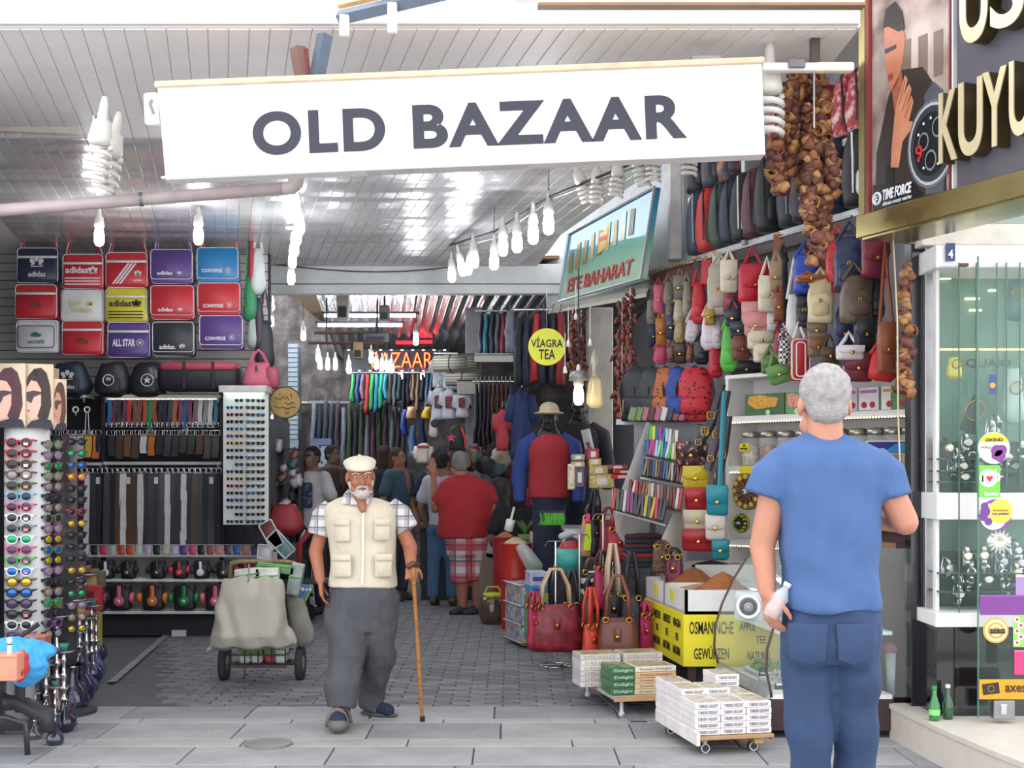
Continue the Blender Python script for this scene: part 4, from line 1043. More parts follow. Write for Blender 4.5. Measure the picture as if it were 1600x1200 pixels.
part('conduit', MB().tube([P(456, 285, 8.0), P(464, 320, 9.3), P(458, 370, 11.2), P(455, 405, 12.1)], .009, 6).mesh(), DARK, t); part('socket_box', MB().box(tuple(P(458, 300, 8.2)), (.06, .05, .03)).mesh(), DARK, t)
fars = [(497, 560, 17), (500, 572, 17.5), (512, 573, 18), (524, 573, 18), (545, 578, 17), (580, 562, 17.5), (588, 572, 18), (597, 574, 18), (605, 575, 17.5), (612, 577, 17), (626, 588, 19), (660, 589, 19), (650, 532, 14.5), (423, 660, 14.2), (424, 503, 15), (425, 480, 17), (474, 526, 16)]
for i, (px, py, Y) in enumerate(fars):
    lamp(px, py-4, Y, f'lit bulb far down the passage, {ORD[i]} of that cluster', True, 'lit bulbs far down the passage', 1.0, light=(40 if i in (3, 8, 11, 12) else 16 if i in (13, 15) else 0), cord=.25)
WL = lamp(904, 612, 10.7, 'warm lit bulb under a grey shade beside the hatted mannequin', True, None, 1.35, light=10, warm=True, cord=.6)
part('lamp_shade', MB().lathe([(.03, .06), (.05, .05), (.062, 0), (.058, 0), (.04, .045), (.0, .05)], 14).mesh(True), mat('8f9294', .4, .3), WL, (0, 0, .07))
for i, (px, py, Y, n_) in enumerate(((883, 577, 10.6, 'low'), (900, 494, 10.8, 'upper'), (888, 536, 10.5, 'middle'), (922, 535, 10.4, 'right-hand'))):
    t = thing('pull_cord', f'{n_} white pull cord weight hanging by the round yellow sign', 'cord', tuple(P(px, py, Y)))
    part('weight', MB().lathe([(0, -.03), (.018, -.03), (.014, .01), (.005, .03)], 10).mesh(True), WHITE, t); part('string', MB().tube([(0, 0, .03), (0, 0, .3)], .003, 4).mesh(), WHITE, t)
# two fluorescent tubes, speakers and their frame
for i, (x0, x1, py) in enumerate(((507, 650, 493), (497, 628, 508))):
    a, b = P(x0, py, 16+.4*i), P(x1, py, 16+.4*i)
    t = thing('fluorescent_tube', ('upper' if i == 0 else 'lower')+' long bright fluorescent tube under the tin roof', 'lamp', tuple((a+b)/2))
    part('tube', MB().tube([(-(b.x-a.x)/2, 0, 0), ((b.x-a.x)/2, 0, 0)], .022, 8).mesh(True), emit('f4f8ff', 9), t); part('housing', MB().box((0, .03, .035), (b.x-a.x+.08, .05, .03)).mesh(), DARK, t)
    POINTS.append(((a+b)/2-Vector((0, .1, .15)), 30, False))
for i, (px, py, w_, h_, c_) in enumerate(((536, 480, 18, 42, 'b8aa98'), (601, 490, 15, 24, '6a6460'), (560, 548, 14, 26, 'a88a66'), (588, 527, 40, 12, '5a5a66'))):
    t = thing('loudspeaker', ('tall beige loudspeaker hanging under the tin roof', 'small dark loudspeaker hanging right of the beige one', 'brown loudspeaker hanging below the metal frame', 'low wide dark box on the hanging frame')[i], 'speaker', tuple(P(px, py, 15)))
    part('cabinet', MB().box((0, 0, 0), (w_*15/F, .15, h_*15/F), .01).mesh(), mat(c_, .6), t)
    part('grille', MB().box((0, -.08, -h_*15/F*.2), (w_*15/F*.7, .01, h_*15/F*.4)).mesh(), DARK, t)
    part('bracket', MB().tube([(0, 0, h_*15/F/2), (0, 0, h_*15/F/2+.12)], .012, 5).mesh(), DARK, t)
t = thing('speaker_gantry', 'brown metal frame hanging below the fluorescent tubes', 'frame', tuple(P(550, 528, 15.2)))
for dz, x0, x1 in ((.06, -.45, .5), (-.06, -.52, .38)): part('bar', MB().tube([(x0, 0, dz), (x1, 0, dz)], .018, 6).mesh(), mat('6d4c40', .5), t)
for x in (-.3, .3): part('upright', MB().tube([(x, 0, -.08), (x, 0, .5)], .012, 5).mesh(), DARK, t)
# neon sign
t = thing('neon_sign', 'red glowing neon BAZAAR sign on a dark board at the end of the passage', 'sign', tuple(P(620, 563, 18.6)))
part('board', MB().box((0, .05, 0), (1.55, .05, .34), .01).mesh(), mat('1c1c28', .5), t)
part('lettering', text_mesh('BAZAAR', .88, .23, .02, 0.0), emit('ff2a12', 2.2), t, (.08, -.03, 0))
part('tube_highlight', text_mesh('BAZAAR', .87, .21, .02, -.03), emit('ffb050', 2.0), t, (.08, -.045, 0))
for i in range(10):
    for dz in (-.15, .15): part('led', _C.setdefault('led', MB().box((0, 0, 0), (.035, .01, .012)).mesh()), emit('ffffff', 6), t, (-.7+i*.155, 0, dz))
t = thing('red_display', 'small red glowing display above the neon sign', 'sign', tuple(P(645, 530, 19)))
part('board', MB().box((0, .03, 0), (.62, .03, .2)).mesh(), DARK, t)
for dx, dz, w_ in ((.2, .05, .18), (.2, -.04, .18), (-.1, -.05, .3)): part('lit_row', MB().box((dx, 0, dz), (w_, .01, .05)).mesh(), emit('ff2030', 2), t)
# shop sign over the spice stall (leaning board)
t = thing('shop_board', 'blue and green leaning shop board with red lettering and pictures of goods', 'sign', (0, 0, 0))
A, B, C_, D = P(875, 470, 12.4), P(1003, 434, 10.6), P(1028, 293, 10.5), P(890, 366, 12.3)
ex = (B-A).normalized(); wB = (B-A).length; ez = ((D-A)-ex*((D-A).dot(ex))).normalized(); hB = (C_-B).dot(ez); ny = ez.cross(ex)*-1
R = Matrix((ex, ex.cross(ez)*-1 if False else (ez.cross(ex)), ez)).transposed()
hD = (D-A).dot(ez); xD = (D-A).dot(ex); xC = (C_-A).dot(ex); hC = (C_-A).dot(ez); xB = (B-A).dot(ex); hBb = (B-A).dot(ez)
t.rotation_euler = R.to_euler(); t.location = A
m = MB(); m.prism([(0, 0), (xB, hBb), (xC, hC), (xD, hD)], 0, .05, .004)
def grad():
    m = bpy.data.materials.new('printed_board'); m.use_nodes = True; nt = m.node_tree; b = nt.nodes['Principled BSDF']; b.inputs['Roughness'].default_value = .12; b.inputs['Coat Weight'].default_value = 1
    tc = nt.nodes.new('ShaderNodeTexCoord'); sp = nt.nodes.new('ShaderNodeSeparateXYZ'); r = nt.nodes.new('ShaderNodeValToRGB'); nt.links.new(tc.outputs['Object'], sp.inputs[0]); nt.links.new(sp.outputs[2], r.inputs[0]); nt.links.new(r.outputs[0], b.inputs['Base Color'])
    e = r.color_ramp.elements; e[0].color = (*lin('a8c8b0'), 1); e[1].color = (*lin('2b6f96'), 1); e[0].position = .1; e[1].position = .75; q = e.new(.32); q.color = (*lin('6aa890'), 1); q = e.new(.45); q.color = (*lin('4a94b8'), 1)
    return m
part('board', m.mesh(), grad(), t)
part('frame', MB().tube([(0, -.01, 0), (xB, -.01, hBb), (xC, -.01, hC), (xD, -.01, hD)], .014, 5, closed=True).mesh(), mat('aeb4b8', .4, .5), t)
part('lettering', text_mesh('EFE BAHARAT', wB*.80, .13, .006, .02, .15), mat('a83a34', .5), t, (wB*.50, -.008, hBb*.5+.12))
rnd = random.Random(2)
for i in range(9):
    x = wB*(.12+.09*i); part('printed_picture', MB().prism([(-.05, 0), (.05, 0), (.03+.01*(i % 3), .22+.03*(i % 2)), (-.04, .23)], -.001, .001).mesh(), mat(rnd.choice(('8a7a4a', '6a5a40', 'a8a078', 'b87a4a', 'c8c8b0')), .3, var=.3), t, (x, -.005, .24+.02*i))
part('printed_badge', MB().prism([(-.1, -.09), (.1, -.05), (.1, .12), (-.08, .1)], -.002, .001).mesh(), mat('c8a040', .3), t, (wB*.52, -.007, .42)); part('badge_band', MB().box((0, 0, 0), (.18, .003, .04)).mesh(), mat('b83a30', .4), t, (wB*.52, -.01, .46))
solo('board_canopy', MB().add([P(850, 487, 12.6), P(1010, 458, 10.8), P(1020, 440, 11.2), P(870, 474, 13.1), P(850, 492, 12.6), P(1010, 464, 10.8)], [(0, 1, 2, 3), (4, 5, 1, 0), (3, 2, 5, 4)]).mesh(), mat('b6b2a6', .6), 'thin dusty canopy ledge beneath the leaning shop board', 'canopy')
# grey fascia panels right of the passage, and a drooping cable
solo('beam_cable', MB().tube([P(420+i*42, 412+22*math.sin(PI*i/10)-2*i, 13.15) for i in range(11)], .006, 5).mesh(), DARK, 'thin black cable sagging across the white beam', 'cable')
solo('ceiling_bracket', MB().box((0, 0, 0), (.14, .04, .02)).mesh(), STEEL, 'small metal ceiling bracket above the right end of the sign', 'bracket', tuple(P(1103, 92, 6.3)))
# point lights for the lit lamps
for i, (p, e_, wm) in enumerate(POINTS):
    l = bpy.data.lights.new('lamp_glow', 'POINT'); l.energy = e_*.40; l.shadow_soft_size = .06; l.color = (1, .82, .6) if wm else (.93, .97, 1)
    o = bpy.data.objects.new('lamp_glow', l); COL.objects.link(o); o.location = p
# ================================================================ RIGHT SHOP (angled front)
BW = BAGW; RW = BW.rot
def wshelf(lab, px0, px1, py0, z=None, d=.30, off=-.10, th=.045, nm='shelf'):
    u0, z0 = BW.uz(px0, py0); u1, _ = BW.uz(px1, py0)
    z0 = z if z is not None else z0
    t = thing(nm, lab, 'shelf', tuple(BW.at((u0+u1)/2, z0, off-d/2)), RW)
    part('board', MB().box((0, 0, 0), (abs(u1-u0), d, th), .005).mesh(), WHITE, t)
    part('edge_trim', MB().box((0, -d/2-.004, -.004), (abs(u1-u0), .008, th*1.1)).mesh(), mat('cfd2d6', .35, .3), t)
    return t
wshelf('long white shelf carrying the black backpacks, hanging bags below it', 1066, 1338, 400, 3.235)
wshelf('upper white shelf with bags just right of the sign end', 1060, 1338, 312, 3.70 if False else None, nm='shelf')
# top shelf height is constant on the wall
solo('divider_post', MB().box((0, 0, 0), (.05, .28, .9), .005).mesh(), mat('a9acb0', .4, .3), 'grey upright post dividing the backpack shelves', 'post', tuple(BW.w(1150, 290, -.2)), RW)

@cached
def backpack_body(w, h, d, seed):
    m = MB(); rings = []
    for i in range(10):
        t = i/9; kk = math.sqrt(max(.05, 1-((t-.55)/.62)**2)) if t < .55 else 1-.12*((t-.55)/.45)
        ring = []
        for j in range(14):
            a = 2*PI*j/14; ca, sa = math.cos(a), math.sin(a)
            ring.append((w/2*kk*math.copysign(abs(ca)**.6, ca), d/2*(.5+.5*kk)*math.copysign(abs(sa)**.7, sa), h/2-t*h))
        rings.append(ring)
    m.loft(rings); m.f = [f[::-1] for f in m.f]; m.noise(.012, 6+seed)
    return m.mesh(True)
def backpack(loc, lab, w, h, d, col, col2=None, yaw=0, seed=0, emblem=False, grp=None, m=None, tilt=0, piping=None):
    t = thing('backpack', lab, 'backpack', loc, (0, tilt, yaw), grp)
    mm = m or mat(col, .55, var=.15)
    part('body', backpack_body(w, h, d, seed % 3), mm, t)
    part('front_pocket', rbox(w*.68, h*.34, .05, .04, .015), m or mat(col2 or col, .55, var=.15), t, (0, -d*.5, -h*.22))
    for s in (-1, 1): part('strap', MB().tube([(s*w*.18, d*.3, h*.46), (s*w*.34, -d*.15, h*.42), (s*w*.42, -d*.42, h*.1), (s*w*.36, -d*.3, -h*.35)], .018, 5, flat=.5).mesh(), mat(piping or col2 or '2a2a2e', .6), t)
    part('top_handle', MB().tube([(-.04, 0, h*.47), (0, 0, h*.55), (.04, 0, h*.47)], .01, 5).mesh(), mat('2a2a2e'), t)
    if emblem: part('emblem', trefoil(.09), WHITE, t, (0, -d*.56, .03)); part('lettering', text_mesh('adidas', .09, .025, bold=.02), WHITE, t, (0, -d*.56, -.04))
    return t
# backpacks on the lower shelf: px centre, width px (edge on), colours
bk = [(1078, '2f3a4c', '8a8f98', 'slate and navy backpack with grey straps at the left end of the long shelf', 0, None), (1094, 'b8322f', '2a2a2e', 'red and black backpack, second on the long shelf', 0, None), (1114, '34463c', None, 'dark green backpack on the long shelf', 0, None),
      (1131, '262d3f', None, 'navy backpack between green and silver-piped ones on the long shelf', 0, None), (1148, '26262c', 'c9c9cc', 'black backpack outlined in silver piping', 0, 'c9c9cc'), (1166, '5a2f3a', '3a3348', 'dark backpack with a small red flower pattern', 0, None),
      (1190, '222226', None, 'large black backpack with white trefoil emblem on the long shelf', 1, None), (1222, '2a2c32', '7a7f86', 'black backpack with grey side stripe behind the dried fruit', 0, '7a7f86'), (1243, '2c2230', None, 'plum-black backpack partly behind the dried fruit strings', 0, None), (1290, '2b2f42', None, 'navy backpack right of the dried fruit strings', 0, None), (1325, '222228', 'e0e0e0', 'black backpack with a white curved stripe near the watch poster', 0, 'e0e0e0')]
for i, (px, c, c2, lab, em, pp) in enumerate(bk):
    Y = BW.Y(px); h = .52 if i != 6 else .58
    u, _ = BW.uz(px, 400)
    backpack(tuple(BW.at(u, 3.26+h/2, -.12)), lab, .30 if i != 6 else .34, h, .15, c, c2, .36, i, em, None, None, 0, pp)
for i, (px, c, lab) in enumerate(((1075, '2a2d38', 'black bag at the left end of the top shelf beside the sign'), (1100, '3a3a42', 'grey-black bag with chains on the top shelf'), (1125, '5a4a34', 'olive and orange speckled bag on the top shelf'), (1262, 'b03a4a', 'red bag on the top shelf behind the dried fruit'), (1306, 'c0343c', 'bright red printed bag on the top shelf'), (1328, '9c2f44', 'crimson white-printed bag at the right end of the top shelf'), (1205, 'b0303c', 'red bag on the top shelf just right of the sign'))):
    u, z_ = BW.uz(px, 312)
    mm = pattern('mottle', ('2a2230', 'b8303c', 'd8d0d0') if i > 2 else ('1c1c22', '4a4450', 'b8703a'), 14, .6) if i > 1 else None
    backpack(tuple(BW.at(u, 3.98+(.0 if i else 0), -.14)), lab, .30, .42, .17, c, None, .3, i, 0, None, mm)

# ---- hanging bags
@cached
def satchel_body(w, h, d, s):
    m = MB(); m.prism(rrect(w, h, min(w, h)*.16, 3), -d/2, d/2, d*.25); m.noise(min(w, h)*.04, 6+s); return m.mesh(True)
@cached
def flap_mesh(w, h):
    pts = [(-w/2, h*.5), (-w/2, -h*.2), (-w*.42, -h*.42), (-w*.25, -h*.5), (w*.25, -h*.5), (w*.42, -h*.42), (w/2, -h*.2), (w/2, h*.5)]
    return MB().prism(pts, -.012, .012, .006).mesh(True)
def hbag(x0, y0, x1, y1, col, lab, kind='flap', col2=None, off=.0, top=None, yaw=None, m=None, roll=0, clasp=True):
    px, py = (x0+x1)/2, (y0+y1)/2
    Y = BW.Y(px)-.05-off
    w, h = (x1-x0)*Y/F, (y1-y0)*Y/F
    t = thing('hanging_bag', lab, 'bag', tuple(P(px, py, Y)), (0, roll, random.uniform(-.35, .1) if yaw is None else yaw), None)
    mm = m or mat(col, .45, var=.08); m2 = mat(col2, .45) if col2 else mm
    d = min(.16, max(.07, w*.5))
    w *= 1.04
    if kind in ('flap', 'brief'):
        part('body', satchel_body(round(w, 2), round(h, 2), round(d, 2), 0), mm, t, scale=(1, 1, 1))
        part('flap', flap_mesh(round(w*.98, 2), round(h*.62, 2)), m2, t, (0, -d/2-.012, h*.2))
        if clasp: part('clasp', cup(.012), GOLD, t, (0, -d/2-.028, -h*.04), scale=(1, .4, 1))
    elif kind == 'slouch':
        part('body', slouch(round(w, 2), round(h, 2), round(d*1.2, 2), int(px) % 3), mm, t)
        part('front_pocket', rbox(round(w*.6, 2), round(h*.3, 2), .02, .02, .008), m2, t, (0, -d*.55, -h*.18))
    elif kind == 'pack':
        part('body', backpack_body(round(w, 2), round(h, 2), round(d*1.3, 2), int(px) % 3), mm, t)
        part('front_pocket', rbox(round(w*.62, 2), round(h*.34, 2), .03, .03, .01), m2, t, (0, -d*.62, -h*.2))
        part('flap', flap_mesh(round(w*.8, 2), round(h*.4, 2)), m2, t, (0, -d*.5, h*.22), (.15, 0, 0))
        part('buckle', buckle_mesh(.02, .03), GOLD, t, (0, -d*.72, -h*.02))
    elif kind == 'strap':
        part('band', strap_mesh(round(h, 2), round(w, 2), 1), mm, t, (0, 0, h/2)); part('ring', ring_mesh(.015, .004, 10, 4), GOLD, t, (0, -.01, h/2))
        return t
    elif kind == 'sport':
        part('body', satchel_body(round(w, 2), round(h, 2), round(d, 2), 0), mm, t); part('piping', outline(round(w*.95, 2), round(h*.95, 2), .03, .007), WHITE, t, (0, -d*.4, 0)); part('piping', outline(round(w*.5, 2), round(h*.8, 2), .02, .006), WHITE, t, (0, -d*.5, 0))
    # strap to the rail
    tp = (py-(top if top else y0-22))*Y/F
    if tp > h/2+.02:
        part('strap', MB().tube([(-w*.4, 0, h*.4), (-w*.15, .02, (h/2+tp)/2), (0, .03, tp), (w*.15, .02, (h/2+tp)/2), (w*.4, 0, h*.4)], .012, 4, flat=.5).mesh(), m2 if kind != 'sport' else WHITE, t)
    return t
CW, TP, CRM, BRN, DBR, BUR = 'b0a595', '857a70', 'ddd2bb', '7a4535', '4a352e', '7d2434'
# thin straps row under the shelf, far end
for i in range(14):
    hbag(1014+i*5, 424-i*1.2, 1019+i*5, 470-i*1.5, random.choice(('7a4038', '8a4a3c', '6d3a34')), f'rust-brown leather strap, {ORD[i]} from the left under the long shelf', 'strap', off=-.1)
HB = [
 (1010, 447, 1026, 510, TP, 'grey-brown bag at the far left end of the hanging rows'), (1021, 447, 1037, 490, 'c8607c', 'small pink bag at the far end of the hanging rows'), (1036, 440, 1055, 478, '7d7364', 'taupe canvas bag beside the small pink one'), (1053, 432, 1072, 468, '6f665c', 'dark taupe bag, upper far row'), (1066, 440, 1082, 498, '8a8074', 'long taupe bag left of the red hanging bag'),
 (1040, 468, 1052, 502, '6b625c', 'dull grey bag in the second far row'), (1052, 468, 1070, 504, 'b8ab92', 'beige bag hanging below the taupe ones'), (1013, 508, 1027, 543, '2c3550', 'navy bag with gold crest at the far lower left'), (1025, 498, 1041, 541, 'b06a30', 'orange and beige bag at the far end'), (1041, 494, 1056, 530, '2f3650', 'navy bag in the third far row'), (1052, 504, 1071, 536, 'a89468', 'khaki flap bag in the third far row'),
 (1020, 542, 1043, 569, 'c2506c', 'pink quilted bag low at the far end'), (1042, 540, 1056, 567, '7a4a40', 'small red-brown bag beside the quilted pink one'), (1055, 538, 1073, 568, '43302c', 'dark brown bag with gold monogram, low far row'), (1072, 538, 1085, 567, '7a4c38', 'mid brown bag low in the far rows'), (1084, 530, 1108, 570, '23252d', 'black bag low beside the red straps')]
for b in HB: hbag(*b[:4], b[4], b[5], 'flap' if (b[0] % 2) else 'slouch', top=b[1]-14)
B2 = [
 (1080, 442, 1104, 506, 'c22a34', 'tall red bag hanging left of the grey backpack', 'slouch', None, .0, 405), (1083, 403, 1095, 440, '24252c', 'black folded strap bag above the red one', 'strap'), (1096, 404, 1109, 444, 'bb2a38', 'red folded strap bag at the rail', 'strap'), (1112, 396, 1124, 430, 'd8d4cc', 'white folded strap hanging at the rail', 'strap'),
 (1105, 414, 1142, 492, CW, 'grey-beige canvas backpack hanging in the middle of the wall', 'pack', None, .08, 395), (1126, 408, 1152, 458, CRM, 'cream shoulder bag beside the grey-beige backpack', 'flap', None, .15, 390), (1130, 430, 1160, 494, '8c2638', 'dark red bag behind the cream one', 'slouch', None, .0, 392),
 (1155, 415, 1199, 475, 'be1f34', 'large red flap bag with long red strap in the middle of the wall', 'brief', None, .2, 383), (1185, 433, 1213, 488, CRM, 'cream flap bag leaning against the large red one', 'flap', None, .25, 400), (1203, 410, 1223, 456, '9b8468', 'tan-grey pouch bag above the small brown pouch', 'flap', None, .22, 390), (1208, 366, 1222, 414, '8a4f36', 'tall brown leather strap bag at the rail', 'strap'), (1210, 458, 1224, 502, '84452e', 'small reddish-brown pouch hanging by the black bag', 'flap', None, .25, 440),
 (1159, 473, 1193, 507, 'cf9590', 'upper pink flap bag below the large red one', 'brief', None, .25), (1164, 490, 1201, 527, 'd28b8b', 'lower pink flap bag below its twin', 'brief', None, .22), (1169, 519, 1206, 546, 'd9cdb4', 'cream flap bag under the pink ones', 'brief', None, .25), (1178, 538, 1213, 567, 'e0d5be', 'second cream flap bag, lower and to the right', 'brief', None, .22), (1199, 488, 1217, 518, 'd8d6d4', 'small white pouch right of the pink bags', 'flap', None, .1),
 (1095, 488, 1124, 547, 'dccfdc', 'pale lilac bag with grey edging', 'slouch', None, .1), (1113, 497, 1128, 545, 'cdbfc6', 'pale patterned bag beside the lilac one', 'slouch', None, .05), (1101, 484, 1117, 508, 'b08c48', 'small gold striped bag above the lilac one', 'flap', None, .2), (1070, 500, 1094, 535, 'c9c2c6', 'bundle-like white knotted bag', 'slouch', None, .05),
 (1126, 508, 1153, 582, '5cb846', 'bright lime-green shopper hanging low', 'slouch', None, .15), (1106, 544, 1129, 590, 'b82836', 'narrow red bag hanging low left of the green shopper', 'slouch', None, .05), (1134, 485, 1157, 511, '2b333c', 'dark slate flap bag over the green shopper', 'flap', None, .25), (1142, 503, 1170, 531, '26303f', 'navy flap bag between green shopper and pink bags', 'flap', None, .2), (1144, 527, 1171, 563, '7a4636', 'brown leather flap bag right of the green shopper', 'flap', None, .2),
 (1190, 560, 1217, 584, '5f7f48', 'olive green flap bag below the cream ones', 'brief', None, .3), (1201, 570, 1236, 600, '64934c', 'green flap bag hanging lowest above the white shelf unit', 'brief', None, .32, None, None, None, -.3), (1143, 565, 1188, 590, '2c262b', 'black flat bag lying above the white shelf unit', 'brief', None, -.1),
 (1208, 515, 1233, 577, '8a1f34', 'wine-red bag behind the checked one', 'slouch', None, .2), (1216, 528, 1235, 570, 'cccccc', 'small black and white checked bag', 'slouch', None, .35, 505, 0, 'CHK'), (1228, 460, 1253, 531, 'e4e2e0', 'long white shoulder bag with black strap', 'slouch', None, .2, 400), (1218, 395, 1232, 530, '26262c', 'long black bag hanging beside the white shoulder bag', 'slouch', None, .1, 380),
 (1236, 529, 1263, 595, 'b8242e', 'red sports bag with white piping above the blue-shirted man', 'sport', None, .35, 500), (1240, 396, 1279, 459, '2146ae', 'royal blue bag with brown belt and gold crest', 'pack', '2448b0', .3, 375), (1243, 432, 1285, 442, 'a05c38', 'brown leather belt band across the blue bag', 'brief', None, .45, 425, 0, None, 0, False),
 (1262, 438, 1302, 504, 'd9c9a4', 'cream bag with gold buckle and tan trim', 'pack', 'cdb98e', .35, 418), (1243, 458, 1270, 512, '2a2a33', 'black bag behind the cream one with a gold plate', 'pack', None, .25), (1262, 500, 1292, 533, '85766a', 'upper grey-brown monogram bag', 'flap', '7d6454', .3), (1262, 528, 1290, 558, '7c6a58', 'lower grey-brown monogram bag', 'flap', '8a5a3c', .3), (1284, 543, 1309, 570, '4a3428', 'small dark brown bag with gold letters above the head', 'flap', None, .4), (1286, 563, 1318, 590, 'a8a49c', 'grey woven-pattern bag right of the head', 'slouch', None, .3),
 (1290, 376, 1327, 456, 'c22c36', 'red bag with gold crest beside the navy one', 'pack', None, .2, 350), (1303, 372, 1351, 453, '27355c', 'navy backpack with brass stud, upper right of the wall', 'pack', '24304f', .35, 345), (1347, 369, 1387, 436, '7c2236', 'burgundy tote at the upper right end of the wall', 'brief', None, .35, 340), (1312, 432, 1363, 504, '6d5a4c', 'large olive-brown backpack under the navy one', 'pack', '665446', .4), (1280, 350, 1300, 420, '8a4c30', 'brown leather looped strap by the dried fruit', 'strap'),
 (1303, 494, 1331, 548, '2a3556', 'navy and red flap bag with white emblem', 'flap', None, .3), (1335, 497, 1367, 547, '25272e', 'black flap bag below the olive-brown backpack', 'flap', None, .35), (1308, 540, 1348, 562, 'e8e0e2', 'flat white clutch bag above the burgundy bag', 'brief', None, .5), (1320, 552, 1364, 597, '6f1d30', 'burgundy square bag right of the grey-haired man', 'brief', None, .35), (1357, 548, 1400, 596, 'cc2f2e', 'bright red bag at the lower right of the wall', 'slouch', None, .3), (1358, 430, 1382, 500, '232429', 'long black bag behind the leather tote', 'slouch', None, .2), (1372, 505, 1398, 584, '8e4a2c', 'brown leather tote with long strap at the right end of the wall', 'brief', None, .5, 370, 0)]
chk = pattern('checker', ('202024', 'e4e4e4'), 55, .5)
for b in B2:
    x0, y0, x1, y1, c, lab, kd = b[:7]; r = list(b[7:])+[None]*8
    kw = {}
    if r[0]: kw['col2'] = r[0]
    kw['off'] = r[1] or 0
    if r[2]: kw['top'] = r[2]
    if r[3] is not None: kw['yaw'] = r[3]
    if r[4] == 'CHK': kw['m'] = chk
    if r[5]: kw['roll'] = r[5]
    hbag(x0, y0, x1, y1, c, lab, kd, **kw)
# bag rail
solo('bag_rail', MB().tube([BW.w(1016, 430, .02), BW.w(1335, 338, .02)], .01, 6).mesh(), STEEL, 'metal rail under the long shelf from which the handbags hang', 'rail')

# ---- dried eggplant strings
@cached
def chip(k):
    m = MB(); r = .022
    m.lathe([(r*.6, -.022), (r, -.01), (r*1.1, .012), (r*.75, .022), (r*.62, .016), (r*.7, -.0), (r*.4, -.014)], 8, ax=('X', 'Y', 'Z')[k % 3])
    m.noise(.012, 30+k*5); return m.mesh(True)
CHM = [mat('7a4a32', .6, var=.35, nscale=30), mat('8f6038', .6, var=.35, nscale=30), mat('5a3428', .6, var=.35, nscale=30), mat('a87c4c', .6, var=.3, nscale=30), mat('6a3c34', .6, var=.35, nscale=30)]
def fruit_string(lab, pts, Y, n, spread, sc=1.0, seed=0):
    rnd = random.Random(seed)
    a0 = P(*pts[0], Y); t = thing('dried_fruit_string', lab, 'dried fruit', tuple(a0))
    q = [P(*p, Y)-a0 for p in pts]
    part('string', MB().tube(q, .004, 4).mesh(), mat('cbb690', .7), t)
    for i in range(n):
        f = i/(n-1)*(len(q)-1); j = min(int(f), len(q)-2); p = q[j].lerp(q[j+1], f-j)
        p = p+Vector((rnd.gauss(0, spread), rnd.gauss(0, spread), rnd.gauss(0, .01)))
        part('dried_slice', chip(i % 6), rnd.choice(CHM), t, tuple(p), (rnd.uniform(0, 6), rnd.uniform(0, 6), rnd.uniform(0, 6)), sc*rnd.uniform(.75, 1.25))
YE_ = 6.5
fruit_string('dried fruit string, leftmost of the thick bundle beside the sign', [(1243, 118), (1222, 180), (1212, 250), (1214, 296)], YE_, 62, .013, 1.1, 1)
fruit_string('dried fruit string ending in a loop at the left of the bundle', [(1250, 118), (1238, 200), (1228, 260), (1216, 297)], YE_+.05, 60, .014, 1.1, 2)
fruit_string('dried fruit string in the rear middle of the bundle', [(1252, 118), (1255, 200), (1258, 280), (1262, 330)], YE_+.1, 66, .015, 1.05, 3)
fruit_string('dried fruit string hanging lowest in the middle, below the white cord', [(1272, 200), (1268, 270), (1264, 330), (1270, 405)], YE_-.05, 64, .015, 1.1, 4)
fruit_string('dried fruit string, right one of the thick bundle', [(1275, 118), (1284, 190), (1298, 250), (1303, 300)], YE_+.04, 62, .015, 1.1, 5)
fruit_string('dried fruit string behind the right side of the bundle', [(1278, 120), (1288, 220), (1290, 300), (1286, 345)], YE_+.12, 60, .016, 1.05, 6)
fruit_string('dried fruit string between bundle centre and right side', [(1262, 230), (1278, 280), (1280, 340), (1284, 380)], YE_+.02, 50, .014, 1.1, 7)
fruit_string('separate dried fruit string hanging by the dark pillar at right', [(1418, 418), (1412, 480), (1418, 530), (1412, 580), (1416, 615)], 6.8, 46, .012, 1.15, 8)
solo('cord', MB().tube([P(1272, 110, YE_-.08), P(1272, 200, YE_-.08)], .004, 5).mesh(), WHITE, 'white cord in front of the dried fruit bundle', 'cord')
solo('cord', MB().tube([P(1395, 360, 6.7), P(1402, 500, 6.7), P(1403, 640, 6.7), P(1408, 770, 6.7)], .0045, 5).mesh(), mat('c2b08c', .7), 'long thin beige cord hanging in front of the jar shelves', 'cord')
# far dark red pepper strings
PEP = [mat('6a2a24', .5, var=.3), mat('5a3a30', .6, var=.3), mat('7c4038', .6, var=.3)]
for i, (px, y0, y1, Y, lab) in enumerate(((972, 470, 640, 10.9, 'dark red dried pepper string left of the far hanging bags'), (985, 455, 650, 10.7, 'brownish dried pepper string with a pale knot, in front of the far bags'), (966, 520, 655, 11.1, 'rust-red dried pepper string behind its neighbours'), (895, 490, 580, 11.4, 'thin dark red pepper string right of the round yellow sign'), (908, 490, 600, 11.5, 'dark brown pepper string above the warm bulb'))):
    rnd = random.Random(i); t = thing('pepper_string', lab, 'dried peppers', tuple(P(px, y0, Y)))
    L = (y1-y0)*Y/F
    part('string', MB().tube([(0, 0, .03), (0, 0, -L)], .004, 4).mesh(), OFFW, t)
    for j in range(36):
        part('pepper', _C.setdefault('pep', MB().lathe([(0, -.05), (.012, -.03), (.02, .01), (.01, .025), (0, .03)], 6).mesh(True)), PEP[(i+j) % 3], t, (rnd.gauss(0, .02), rnd.gauss(0, .02), -L*j/35), (rnd.uniform(-1, 1), rnd.uniform(-1, 1), 0), rnd.uniform(.8, 1.4))
t = thing('plastic_bag', 'clear golden plastic bag hanging right of the warm bulb', 'bag', tuple(P(930, 610, 10.9)))
